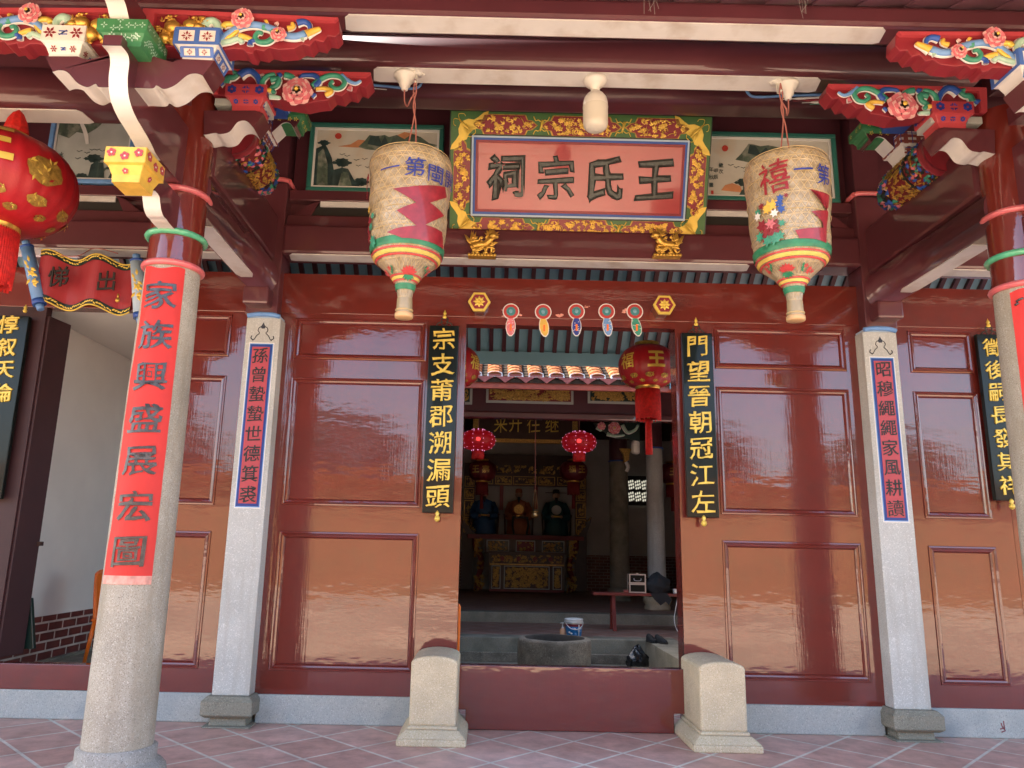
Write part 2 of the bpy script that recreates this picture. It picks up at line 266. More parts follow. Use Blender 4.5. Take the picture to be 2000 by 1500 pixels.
# ------------------------------------------------------------------ mesh builder
class MB:
    def __init__(s): s.v = []; s.f = []; s.m = []; s.sm = []; s.mats = []; s.uv = {}
    def mi(s, name):
        if name not in s.mats: s.mats.append(name)
        return s.mats.index(name)
    def face(s, idx, m, smooth=False): s.f.append(tuple(idx)); s.m.append(s.mi(m)); s.sm.append(smooth)
    def add(s, pts, faces, m, smooth=False):
        o = len(s.v); s.v.extend([Vector(p) for p in pts])
        for f in faces: s.face([i+o for i in f], m, smooth)
        return o
    def box(s, x0, x1, y0, y1, z0, z1, m):
        s.add([(x0, y0, z0), (x1, y0, z0), (x1, y1, z0), (x0, y1, z0), (x0, y0, z1), (x1, y0, z1), (x1, y1, z1), (x0, y1, z1)],
              [(0, 3, 2, 1), (4, 5, 6, 7), (0, 1, 5, 4), (1, 2, 6, 5), (2, 3, 7, 6), (3, 0, 4, 7)], m); return s
    def frame_box(s, c, u, v, n, hu, hv, hn, m):
        c, u, v, n = Vector(c), Vector(u)*hu, Vector(v)*hv, Vector(n)*hn
        P = [c-u-v-n, c+u-v-n, c+u+v-n, c-u+v-n, c-u-v+n, c+u-v+n, c+u+v+n, c-u+v+n]
        s.add(P, [(0, 3, 2, 1), (4, 5, 6, 7), (0, 1, 5, 4), (1, 2, 6, 5), (2, 3, 7, 6), (3, 0, 4, 7)], m); return s
    def lathe(s, prof, m, c=(0, 0, 0), seg=32, smooth=True, a0=0.0, a1=2*pi, mfn=None, scale=(1, 1)):
        full = abs(a1-a0-2*pi) < 1e-6; k = seg if full else seg+1; o = len(s.v)
        for i, (r, z) in enumerate(prof):
            for j in range(k):
                a = a0+(a1-a0)*j/seg
                s.v.append(Vector((c[0]+r*cos(a)*scale[0], c[1]+r*sin(a)*scale[1], c[2]+z)))
        for i in range(len(prof)-1):
            mm = mfn(i) if mfn else m
            for j in range(seg):
                a = o+i*k+j; b = o+i*k+(j+1) % k
                s.face((a, b, b+k, a+k), mm, smooth)
        return s
    def cap(s, r, z, m, c=(0, 0, 0), seg=32, up=True):
        o = len(s.v)
        for j in range(seg): s.v.append(Vector((c[0]+r*cos(2*pi*j/seg), c[1]+r*sin(2*pi*j/seg), c[2]+z)))
        ids = list(range(o, o+seg)); s.face(ids if up else ids[::-1], m); return s
    def tube(s, pts, rad, m, seg=8, caps=True, smooth=True, flat=1.0, nrm=None):
        pts = [Vector(p) for p in pts]; n = len(pts); o = len(s.v)
        if not isinstance(rad, (list, tuple)): rad = [rad]*n
        ref = Vector(nrm) if nrm is not None else None
        for i, p in enumerate(pts):
            t = (pts[min(i+1, n-1)]-pts[max(i-1, 0)])
            t = t.normalized() if t.length > 1e-9 else Vector((0, 0, 1))
            r0 = ref if ref is not None and abs(t.dot(ref)) < 0.95 else (Vector((0, 0, 1)) if abs(t.z) < 0.9 else Vector((1, 0, 0)))
            a = t.cross(r0).normalized(); b = a.cross(t).normalized()
            for j in range(seg):
                q = 2*pi*j/seg; s.v.append(p+a*cos(q)*rad[i]+b*sin(q)*rad[i]*flat)
        for i in range(n-1):
            for j in range(seg):
                x = o+i*seg+j; y = o+i*seg+(j+1) % seg; s.face((x, y, y+seg, x+seg), m, smooth)
        if caps:
            s.face(list(range(o, o+seg))[::-1], m); s.face(range(o+(n-1)*seg, o+n*seg), m)
        return s
    def prism(s, poly, d, m, mback=None, mside=None):
        """poly: ordered 3d points of a flat outline, d: thickness vector to its back"""
        d = Vector(d); k = len(poly); o = len(s.v)
        s.v.extend([Vector(p) for p in poly]); s.v.extend([Vector(p)+d for p in poly])
        s.face(range(o, o+k), m); s.face(range(o+2*k-1, o+k-1, -1), mback or m)
        for i in range(k):
            j = (i+1) % k; s.face((o+j, o+i, o+k+i, o+k+j), mside or m)
        return s
    def leaf(s, c, u, v, n, ln, wd, m, bulge=0.3):
        c, u, v, n = Vector(c), Vector(u), Vector(v), Vector(n)
        P = [c, c+u*ln*0.45-v*wd*0.5, c+u*ln, c+u*ln*0.45+v*wd*0.5, c+u*ln*0.45+n*wd*bulge]
        s.add(P, [(0, 1, 4), (1, 2, 4), (2, 3, 4), (3, 0, 4)], m, True); return s
    def blob(s, c, rx, ry, rz, m, seg=12, rings=8):
        prof = [(sin(pi*i/rings), -cos(pi*i/rings)) for i in range(rings+1)]; o = len(s.v)
        s.lathe([(max(r, 1e-4), z) for r, z in prof], m, (0, 0, 0), seg)
        for i in range(o, len(s.v)): q = s.v[i]; s.v[i] = Vector((c[0]+q.x*rx, c[1]+q.y*ry, c[2]+q.z*rz))
        return s
    def mirror(s):
        s.v = [Vector((-p.x, p.y, p.z)) for p in s.v]; s.f = [tuple(reversed(f)) for f in s.f]; return s
    def build(s, name, parent=None, bevel=0.0, origin=None, seg=2):
        if parent is not None: org = Vector(parent['_org'])
        elif origin is not None: org = Vector(origin)
        else:
            xs = [p.x for p in s.v]; ys = [p.y for p in s.v]; zs = [p.z for p in s.v]
            org = Vector(((min(xs)+max(xs))/2, (min(ys)+max(ys))/2, min(zs)))
        me = bpy.data.meshes.new(name); me.from_pydata([p-org for p in s.v], [], s.f)
        for q in s.mats: me.materials.append(M[q])
        me.polygons.foreach_set('material_index', s.m); me.polygons.foreach_set('use_smooth', s.sm)
        me.update()
        o = bpy.data.objects.new(name, me); COL.objects.link(o)
        if parent is not None: o.parent = parent
        else: o.location = org
        o['_org'] = tuple(org)
        if bevel:
            b = o.modifiers.new('edge', 'BEVEL'); b.width = bevel; b.segments = seg; b.limit_method = 'ANGLE'; b.angle_limit = radians(35)
        return o
def tag(o, label, cat, group=None):
    o['label'] = label; o['category'] = cat; o['kind'] = 'thing'
    if group: o['group'] = group
    return o
def thing(name, loc, label, cat, group=None):
    o = bpy.data.objects.new(name, None); COL.objects.link(o); o.location = loc; o['_org'] = tuple(loc); o.empty_display_size = 0.1
    return tag(o, label, cat, group)
def struct(o): o['kind'] = 'structure'; return o
X, Y, Z = Vector((1, 0, 0)), Vector((0, 1, 0)), Vector((0, 0, 1))

# ------------------------------------------------------------------ lettering
_gl = {}
def glyph(ch, off=0.022, ext=0.02, bev=0.0, rough=0.006, shear=0.05, res=4):
    key = (ch, off, ext, bev, rough, shear)
    if key in _gl: return _gl[key]
    cu = bpy.data.curves.new('g', 'FONT'); cu.body = ch; cu.resolution_u = res
    o = bpy.data.objects.new('g', cu); COL.objects.link(o)
    def tess(d): cu.offset = d; bpy.context.view_layer.update(); return bpy.data.meshes.new_from_object(o)
    n0 = len(tess(0).polygons)
    for k in (1, .8, .6, .45, .3, .15, 0):       # the boldest stroke that still fills cleanly
        if off <= 0 or len(tess(off*k).polygons) >= n0: break
    cu.extrude = ext; cu.bevel_depth = bev; cu.bevel_resolution = 0
    me = tess(off*k)
    vs = [v.co.copy() for v in me.vertices]; fs = [tuple(p.vertices) for p in me.polygons]
    bpy.data.objects.remove(o); bpy.data.curves.remove(cu); bpy.data.meshes.remove(me)
    for q in [q for q in bpy.data.meshes if q.users == 0]: bpy.data.meshes.remove(q)
    cx = (min(v.x for v in vs)+max(v.x for v in vs))/2; cy = (min(v.y for v in vs)+max(v.y for v in vs))/2
    rg = random.Random(ord(ch[0])); p1, p2, p3, p4 = (rg.uniform(0, 6) for _ in range(4))
    out = []
    for v in vs:
        x, y = v.x-cx, v.y-cy
        x2 = x+rough*(sin(13*y+p1)+sin(29*x+17*y+p2)); y2 = y+shear*x+rough*(sin(15*x+p3)+sin(27*y-11*x+p4))
        out.append(Vector((x2, y2, v.z)))
    _gl[key] = (out, fs); return _gl[key]
def put_glyph(mb, ch, c, u, v, n, w, h, m, depth=1.0, side=None, **kw):
    vs, fs = glyph(ch, **kw); c, u, v, n = Vector(c), Vector(u), Vector(v), Vector(n)
    mb.add([c+u*(p.x*w)+v*(p.y*h)+n*((p.z)*depth) for p in vs], fs, m)
def column_text(mb, s, c0, c1, u, v, n, w, h, m, **kw):
    c0, c1 = Vector(c0), Vector(c1); k = len(s)
    for i, ch in enumerate(s): put_glyph(mb, ch, c0.lerp(c1, i/(k-1) if k > 1 else 0), u, v, n, w, h, m, **kw)

def spline(pts, k=6):
    pts = [Vector(p) for p in pts]; out = []
    for i in range(len(pts)-1):
        p0, p1, p2, p3 = pts[max(i-1, 0)], pts[i], pts[i+1], pts[min(i+2, len(pts)-1)]
        for j in range(k):
            t = j/k; out.append(0.5*((2*p1)+(p2-p0)*t+(2*p0-5*p1+4*p2-p3)*t*t+(3*p1-p0-3*p2+p3)*t**3))
    out.append(pts[-1]); return out

def relief(mb, c, u, v, n, w, h, count, size, m, seed, inside=None, h2=None):
    """gilt carving: rosettes, leaves and curling stems over a w x h field"""
    rg = random.Random(seed); c, u, v, n = Vector(c), Vector(u), Vector(v), Vector(n)
    inside = inside or (lambda a, b: abs(a) < w/2 and abs(b) < h/2)
    made = 0; guard = 0
    while made < count and guard < count*20:
        guard += 1
        a, b = rg.uniform(-w/2, w/2), rg.uniform(-h/2, h/2)
        if not inside(a, b): continue
        made += 1; p = c+u*a+v*b; kind = rg.random()
        if kind < 0.35:
            k = rg.choice((5, 6, 7)); ph = rg.uniform(0, 6); r = size*rg.uniform(0.5, 0.8)
            for i in range(k):
                q = ph+2*pi*i/k; d = u*cos(q)+v*sin(q)
                if inside(a+cos(q)*r, b+sin(q)*r): mb.leaf(p+n*0.004, d, n.cross(d), n, r, r*0.75, m, 0.45)
            mb.blob(p+n*size*0.12, size*0.16, size*0.16, size*0.16, m, 6, 4)
        elif kind < 0.8:
            q = rg.uniform(0, 2*pi); l = size*rg.uniform(0.7, 1.4)
            for dq in (0, 0.7, -0.7):
                d = u*cos(q+dq)+v*sin(q+dq)
                if inside(a+cos(q+dq)*l, b+sin(q+dq)*l): mb.leaf(p+n*rg.uniform(0.001, 0.012), d, n.cross(d), n, l*(1 if dq == 0 else 0.7), l*0.32, m, 0.5)
        else:
            q = rg.uniform(0, 2*pi); cur = rg.uniform(-1, 1)*2.2; pts = []; aa, bb = a, b
            for i in range(7):
                if not inside(aa, bb): break
                pts.append(c+u*aa+v*bb+n*0.01); aa += cos(q)*size*0.3; bb += sin(q)*size*0.3; q += cur*0.3
            if len(pts) > 2: mb.tube(pts, size*0.08, m, 5)

# ================================================================== GROUND
g = MB(); g.box(-90, 90, -90, -3.55, -0.62, -0.36, 'paving_court'); struct(g.build('courtyard_ground'))
g = MB(); g.box(-14, 14, -3.55, 2.6, -0.5, 0.0, 'floor_tile'); fo = struct(g.build('porch_floor', origin=(-0.016, -0.406+TILE*0, 0)))
g = MB(); g.box(-1.95, 2.03, 2.6, 6.8, -0.5, -0.40, 'court_stone'); struct(g.build('sunken_court_floor'))
g = MB(); g.box(-1.95, 2.03, 6.8, 7.25, -0.5, 0.0, 'court_stone'); g.box(2.03, 2.6, 2.6, 7.25, -0.5, 0.0, 'court_stone'); g.box(-2.5, -1.95, 2.6, 7.25, -0.5, 0.0, 'court_stone')
g.box(-1.95, 2.03, 6.74, 6.7995, -0.4, -0.24, 'well_stone'); struct(g.build('court_kerb_stone', bevel=0.012))
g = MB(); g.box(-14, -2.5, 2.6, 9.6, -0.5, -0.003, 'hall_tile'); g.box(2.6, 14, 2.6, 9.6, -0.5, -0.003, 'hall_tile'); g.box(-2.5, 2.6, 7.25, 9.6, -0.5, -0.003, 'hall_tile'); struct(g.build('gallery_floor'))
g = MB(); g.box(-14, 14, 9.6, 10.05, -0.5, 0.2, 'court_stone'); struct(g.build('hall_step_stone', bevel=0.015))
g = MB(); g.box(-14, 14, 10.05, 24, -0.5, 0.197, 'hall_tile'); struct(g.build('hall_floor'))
# ================================================================== LACQUERED FRONT WALL (plane y = 0)
def rails(mb, x0, x1, z0, z1, holes, y0, y1, m):
    """a board with a single column of rectangular recesses (holes share x range)"""
    if not holes: mb.box(x0, x1, y0, y1, z0, z1, m); return
    hx0, hx1 = holes[0][0], holes[0][1]; hs = sorted(holes, key=lambda h: h[2])
    mb.box(x0, hx0, y0, y1, z0, z1, m); mb.box(hx1, x1, y0, y1, z0, z1, m)
    zz = z0
    for h in hs: mb.box(hx0, hx1, y0, y1, zz, h[2], m); zz = h[3]
    mb.box(hx0, hx1, y0, y1, zz, z1, m)
def moulding(mb, h, y, m):
    x0, x1, z0, z1 = h; prof = [(-0.010, 0.0), (-0.006, -0.010), (0.006, -0.012), (0.014, -0.004), (0.022, -0.010), (0.036, -0.006), (0.046, 0.006), (0.05, 0.016)]
    for i in range(len(prof)-1):
        (a, p), (b, q) = prof[i], prof[i+1]
        A = [(x0+a, y+p, z0+a), (x1-a, y+p, z0+a), (x1-a, y+p, z1-a), (x0+a, y+p, z1-a)]
        B = [(x0+b, y+q, z0+b), (x1-b, y+q, z0+b), (x1-b, y+q, z1-b), (x0+b, y+q, z1-b)]
        for k in range(4):
            j = (k+1) % 4; mb.add([A[k], A[j], B[j], B[k]], [(0, 1, 2, 3)], m)
def wall_panel(label, x0, x1, holes, z0=0.236, z1=3.66):
    t = thing('lacquered_panel', ((x0+x1)/2, 0, z0), label, 'door panel', 'lacquered door panels of the front wall')
    mb = MB(); rails(mb, x0, x1, z0, z1, holes, 0, 0.09, 'lacquer'); mb.build('frame', t)
    for h in holes:
        mb = MB(); moulding(mb, h, 0, 'lacquer'); mb.box(h[0]+.03, h[1]-.03, 0.016, 0.07, h[2]+.03, h[3]-.03, 'lacquer'); mb.build('field', t)
    return t
ZL, ZM, ZU = (0.437, 1.605), (1.856, 3.023), (3.217, 3.603)
for s, nm in ((-1, 'left'), (1, 'right')):
    xa, xb = sorted((s*1.374, s*2.609)); x0, x1 = sorted((s*0.996, s*2.80))
    wall_panel('wide red lacquered panel %s of the doorway, three moulded fields' % nm, x0, x1, [(xa, xb, *z) for z in (ZL, ZM, ZU)])
wall_panel('narrow red lacquered panel between the red couplet column and left pilaster', -3.83, -3.02, [(-3.66, -3.235, *z) for z in ((0.44, 1.587), (1.84, 3.023), (3.224, 3.62))])
wall_panel('red lacquered panel beyond the right pilaster, behind the gold lettered board', 3.02, 4.02, [(3.233, 3.83, *z) for z in ((0.43, 1.597), (1.861, 3.02), (3.22, 3.61))])
wall_panel('plain red lacquered panel at the far right behind the granite column', 4.023, 6.2, [(4.3, 5.9, *z) for z in ((0.43, 1.597), (1.861, 3.02), (3.22, 3.61))])
# lintel over the doors, with peeled paint
def beam(name, label, x0, x1, y0, y1, z0, z1, m='maroon', under=None, ux=None, bevel=0.02, group=None, round_=False):
    t = thing(name, ((x0+x1)/2, (y0+y1)/2, z0), label, 'beam', group)
    mb = MB()
    if round_:
        cy, cz = (y0+y1)/2, (z0+z1)/2; ry, rz = (y1-y0)/2, (z1-z0)/2; k = 28; flat = -0.80
        ring = [(cy+ry*cos(2*pi*i/k)*(1 if abs(sin(2*pi*i/k)) < .999 else 1), cz+max(rz*sin(2*pi*i/k), rz*flat)) for i in range(k)]
        o = len(mb.v)
        for xx in (x0, x1): mb.v.extend([Vector((xx, a, b)) for a, b in ring])
        for i in range(k): j = (i+1) % k; mb.face((o+j, o+i, o+k+i, o+k+j), m, True)
        mb.face(range(o, o+k), m); mb.face(range(o+2*k-1, o+k-1, -1), m)
        mb.build('body', t); zb = cz+rz*flat
    else:
        mb.box(x0, x1, y0, y1, z0, z1, m); mb.build('body', t, bevel=bevel); zb = z0
    if under:
        u0, u1, v0, v1 = under; e = (v1-v0)*0.5
        mb = MB(); P = [(u0, v0+e*.3, zb-.006), (u0+e*.35, v0, zb-.006), (u1-e*.35, v0, zb-.006), (u1, v0+e*.3, zb-.006), (u1+e*0.2-0.0, v1-e*.2, zb-.006), (u1-e*.3, v1, zb-.006), (u0+e*.3, v1, zb-.006), (u0-e*.2, v1-e*.2, zb-.006)]
        mb.prism([Vector(p) for p in P][::-1], (0, 0, 0.02), 'white'); mb.build('white_underside', t)
    return t
def lintel(x0, x1, label, z0=3.66, z1=4.06, y0=0.0, chips=None):
    t = thing('lintel', ((x0+x1)/2, 0, z0), label, 'lintel', 'red lintels over the doors')
    mb = MB(); mb.box(x0, x1, y0, 0.14, z0, z1, 'lacquer'); mb.build('board', t, bevel=0.006)
    if chips:
        mb = MB(); rg = random.Random(5)
        for (px, py, wx, wz) in chips:
            for _ in range(5):
                c = at(px+rg.uniform(-wx, wx), py+rg.uniform(-wz, wz), y=y0-.003); k = rg.randint(5, 8); r = rg.uniform(.006, .022)
                mb.prism([c+X*r*1.5*rg.uniform(.5, 1)*cos(-2*pi*i/k)+Z*r*.7*rg.uniform(.4, 1)*sin(-2*pi*i/k) for i in range(k)], (0, .0022, 0), 'paper_pink')
        mb.build('peeled_paint', t)
    return t
_l = lintel(-2.80, 2.80, 'long red lintel over the main doorway with peeling white paint chips', chips=[(983, 612, 8, 10), (1012, 617, 6, 4), (1095, 615, 7, 3), (1143, 598, 8, 3), (1224, 608, 6, 5)])
mb = MB(); mb.box(-0.996, 0.996, -0.004, 0.13, 3.589, 3.6599, 'lacquer'); mb.build('head_board', _l)
lintel(-18, -3.02, 'red lintel of the left bay under the hanging scroll sign')
lintel(3.02, 8.5, 'red lintel of the right bay beside the right granite column')
# door jambs
for s, nm in ((-1, 'left'), (1, 'right')):
    mb = MB(); xa, xb = sorted((s*0.996, s*1.04)); mb.box(xa+(0.0 if s > 0 else 0), xb, 0.09, 0.22, 0.05, 3.60, 'lacquer')
    tag(mb.build('door_jamb', bevel=0.004), 'red %s jamb board on the inner edge of the main doorway' % nm, 'jamb')
# threshold
t = thing('threshold', (0, 0, 0), 'high red removable threshold board across the main doorway', 'threshold')
mb = MB(); mb.prism([Vector(p) for p in ((-0.99, -.09, .519), (-.99, -.09, .16), (-.90, -.09, .16), (-.90, -.09, .004), (.87, -.09, .004), (.87, -.09, .16), (.99, -.09, .16), (.99, -.09, .519))], (0, .11, 0), 'lacquer'); mb.build('board', t, bevel=0.006)
# plinth stones
for a, b, lb in ((-2.70, -1.37, 'grey granite plinth stone under the panel left of the doorway'), (1.37, 2.70, 'grey granite plinth stone under the panel right of the doorway'),
                 (-6.2, -3.08, 'blue stained plinth stone behind the left column'), (3.08, 6.2, 'grey plinth stone with a red scrawl right of the right pilaster')):
    t = thing('plinth_stone', ((a+b)/2, 0, 0), lb, 'plinth stone', 'plinth stones under the front wall')
    mb = MB(); mb.box(a, b, -0.02, 0.16, 0, 0.236, 'plinth'); mb.build('block', t, bevel=0.012)
    if a > 3:
        mb = MB()
        for q in ([(1955, 1412), (1958, 1420), (1963, 1426)], [(1953, 1424), (1962, 1422)], [(1960, 1408), (1962, 1425)], [(1956, 1430), (1964, 1427)]):
            mb.tube([at(px, py, y=-.021) for px, py in q], .004, 'carve_red', 5)
        mb.build('scrawl', t)
# ------------------------------------------------------------------ granite pilasters with couplet plaques
def pilaster(s, text, label):
    xc = s*2.88; t = thing('pilaster', (xc, -.05, 0), label, 'pilaster', 'granite pilasters beside the doors')
    mb = MB(); mb.box(xc-.158, xc+.158, -.15, .1, .245, 3.56, 'granite_grey'); mb.build('shaft', t, bevel=0.006)
    mb = MB()
    for z0, z1, e0, e1 in ((0, .012, .20, .20), (.012, .075, .155, .15), (.075, .10, .18, .215), (.10, .21, .215, .215), (.21, .245, .215, .18)):
        P = [(xc-e0, -.02-e0, z0), (xc+e0, -.02-e0, z0), (xc+e0, .1, z0), (xc-e0, .1, z0), (xc-e1, -.02-e1, z1), (xc+e1, -.02-e1, z1), (xc+e1, .1, z1), (xc-e1, .1, z1)]
        mb.add(P, [(0, 3, 2, 1), (4, 5, 6, 7), (0, 1, 5, 4), (1, 2, 6, 5), (2, 3, 7, 6), (3, 0, 4, 7)], 'granite_moss')
    mb.build('base', t, bevel=0.01)
    mb = MB(); mb.tube(spline([(xc-.15, -.16, 3.575), (xc-.05, -.17, 3.588), (xc+.08, -.17, 3.585), (xc+.15, -.16, 3.57)]), .022, 'blue_light', 8); mb.box(xc-.15, xc+.15, -.145, .05, 3.56, 3.58, 'pale_blue'); mb.build('blue_cap', t)
    mb = MB(); zb, zt, w = 1.80, 3.32, .117       # plaque: white, blue, dark blue bands then red field
    for e, y, m in ((0, -.152, 'pure_white'), (.009, -.155, 'blue_light'), (.016, -.158, 'blue_deep'), (.036, -.161, 'salmon_red')):
        mb.box(xc-w+e, xc+w-e, y, -.149, zb+e*1.2, zt-e*1.2, m)
    pl = mb.build('couplet_plaque', t)
    mb = MB(); column_text(mb, text, (xc, -.161, zt-.125), (xc, -.161, zb+.125), X, Z, -Y, .155, .155, 'ink_soft', depth=.12, off=.008, ext=.03, rough=.010); mb.build('lettering', pl)
    mb = MB(); q = -.151       # engraved ornament above the plaque
    for sg in (-1, 1):
        mb.tube(spline([(xc, q, 3.475), (xc+sg*.035, q, 3.465), (xc+sg*.045, q, 3.435), (xc+sg*.03, q, 3.412), (xc+sg*.055, q, 3.385), (xc+sg*.075, q, 3.35), (xc+sg*.09, q, 3.34)]), .004, 'ink', 5)
        mb.tube(spline([(xc+sg*.082, q, 3.345), (xc+sg*.105, q, 3.36), (xc+sg*.098, q, 3.385)]), .005, 'ink', 5)
    mb.prism([Vector((xc+a, q-.001, b)) for a, b in ((0, 3.515), (-.012, 3.49), (-.022, 3.475), (-.014, 3.455), (.014, 3.455), (.022, 3.475), (.012, 3.49))], (0, .003, 0), 'ink')
    mb.build('engraving', t)
pilaster(-1, '孫曾蟄蟄世德箕裘', 'square granite pilaster left of the doorway with red couplet plaque')
pilaster(1, '昭穆繩繩家風耕讀', 'square granite pilaster right of the doorway with red couplet plaque')
# wooden posts above the pilasters
for s, nm in ((-1, 'left'), (1, 'right')):
    xc = s*2.92; t = thing('upper_post', (xc, -.05, 3.6), 'maroon wooden post with pink cap above the %s pilaster' % nm, 'post', 'maroon posts above the pilasters')
    mb = MB(); mb.box(xc-.15, xc+.15, -.13, .16, 3.6, 4.94, 'maroon'); mb.build('post', t, bevel=0.012)
    mb = MB(); mb.tube(spline([(xc-.17, -.145, 4.95), (xc-.1, -.15, 4.965), (xc+.1, -.15, 4.965), (xc+.17, -.145, 4.95)]), .024, 'ring_pink', 8); mb.tube([(xc-s*.165, -.14, 4.955), (xc-s*.165, .1, 4.955)], .022, 'ring_pink', 8); mb.build('pink_cap', t)
    mb = MB(); mb.box(xc-.13, xc+.13, -.10, .16, 4.94, 6.05, 'maroon_dark'); mb.build('post_top', t, bevel=0.01)
# ------------------------------------------------------------------ upper wall and beams at y = 0
for x0, x1, nm, e in ((-2.77, 2.77, 'centre', ''), (-18, -3.07, 'left', ''), (3.07, 8.5, 'right', '')):  # left boards lengthened out of view to stop sun leaking into the porch
    mb = MB(); mb.box(x0, x1, .05, .12, 4.50, 6.15, 'maroon_dark'); tag(mb.build('upper_wall_board'), {'centre': 'dark maroon board wall behind the name plaque and landscapes', 'left': 'dark maroon board wall behind the big red lantern', 'right': 'dark maroon board wall behind the right granite column'}[nm], 'board wall')
    wu = {'centre': (-2.70, 1.70, -.15, .02), 'left': (-6.5, -3.10, -.15, .02), 'right': (3.2, 6.5, -.15, .02)}[nm]
    beam('wall_beam', {'centre': 'maroon beam just above the rafter gap over the doorway', 'left': 'maroon beam above the scroll sign in the left bay', 'right': 'maroon beam above the panels of the right bay'}[nm], x0, x1, -.17, .12, 4.20, 4.50, 'maroon', under=wu, bevel=.03, group='maroon beams over the front wall')
    mb = MB(); mb.box(x0, x1, -.06, .05, 4.505, 4.64, 'maroon'); mb.box(x0, x1, -.03, .05, 4.64, 4.655, 'maroon_dark'); mb.box(x0, x1, -.05, .05, 4.80, 4.91, 'maroon')
    tag(mb.build('wall_rail', bevel=.008), {'centre': 'maroon rail framing the slot under the landscape paintings', 'left': 'maroon rail under the waterfall painting', 'right': 'maroon rail in the right bay'}[nm], 'rail')
    for a, b in {'centre': ((-2.47, -1.24), (1.28, 2.5)), 'left': ((-6.0, -4.47),), 'right': ((4.4, 5.9),)}[nm]:
        t = thing('wall_slot', ((a+b)/2, 0, 4.66), {'centre': 'dark slot with white sill under the %s landscape' % ('red sun and peaks' if a < 0 else 'right hand'), 'left': 'dark slot with white sill under the waterfall painting', 'right': 'dark slot with white sill in the right bay'}[nm], 'wall slot')
        mb = MB(); mb.prism([Vector(p) for p in ((a-.08, -.02, 4.655), (b+.08, -.02, 4.655), (b, -.02, 4.795), (a, -.02, 4.795))][::1], (0, .02, 0), 'hair_black'); mb.build('slot_shade', t)  # flat black panel paints the slot's shade, nothing is cut in behind
        mb = MB(); mb.box(a+.005, b-.005, -.035, -.021, 4.745, 4.80, 'white'); mb.build('white_strip', t)
        mb = MB(); mb.prism([Vector(p) for p in ((a-.28, -.03, 4.63), (a-.08, -.03, 4.655), (a-.005, -.03, 4.80), (a-.10, -.03, 4.77))][::-1], (0, .01, 0), 'maroon'); mb.build('splayed_end', t); mb = MB(); mb.prism([Vector(p) for p in ((b+.28, -.03, 4.63), (b+.08, -.03, 4.655), (b+.005, -.03, 4.80), (b+.10, -.03, 4.77))], (0, .01, 0), 'maroon'); mb.build('splayed_end', t)
# ------------------------------------------------------------------ round granite columns with red paper couplets
def ring(mb, c, R, r, m, seg=40, bumps=0):
    pts = []
    prof = [(R+r*cos(2*pi*i/10), r*sin(2*pi*i/10)) for i in range(11)]; o = len(mb.v)
    mb.lathe(prof, m, c, seg)
    if bumps:
        for i in range(o, len(mb.v)):
            p = mb.v[i]; a = atan2(p.y-c[1], p.x-c[0]); d = 1+.035*sin(bumps*a+p.z*90)*.5
            mb.v[i] = Vector((c[0]+(p.x-c[0])*d, c[1]+(p.y-c[1])*d, p.z))
def front_column(s, label):
    xc, yc = s*2.995, -1.90; t = thing('column', (xc, yc, 0), label, 'column', 'round granite columns of the porch')
    mb = MB(); mb.lathe([(.26, 0), (.27, .02), (.295, .05), (.30, .10), (.288, .15), (.262, .175), (.24, .185), (.232, .20), (.232, .262), (.208, .272)], 'granite_base', (xc, yc, 0), 40); mb.build('base', t)
    mb = MB(); mb.lathe([(.206, .265), (.206, .30), (.202, 1.2), (.194, 2.4), (.180, 3.36)], 'granite', (xc, yc, 0), 48); mb.build('shaft', t)
    mb = MB(); mb.lathe([(.180, 3.36), (.178, 3.6), (.176, 4.3), (.176, 4.72)], 'lacquer', (xc, yc, 0), 48); mb.cap(.176, 4.72, 'lacquer', (xc, yc, 0), 48); mb.build('wooden_top', t)
    for z, m, b in ((3.36, 'ring_pink', 0), (3.585, 'ring_green', 26), (3.905, 'ring_pink', 0)):
        mb = MB(); ring(mb, (xc, yc, z), .187, .023, m, 52, b); mb.build('painted_ring', t)
    return t
front_column(-1, 'round granite column at left carrying the long red paper couplet')
front_column(1, 'round granite column at the right edge of the porch')
def cyl(c, r, a, z): return Vector((c[0]+r*cos(a), c[1]+r*sin(a), z))
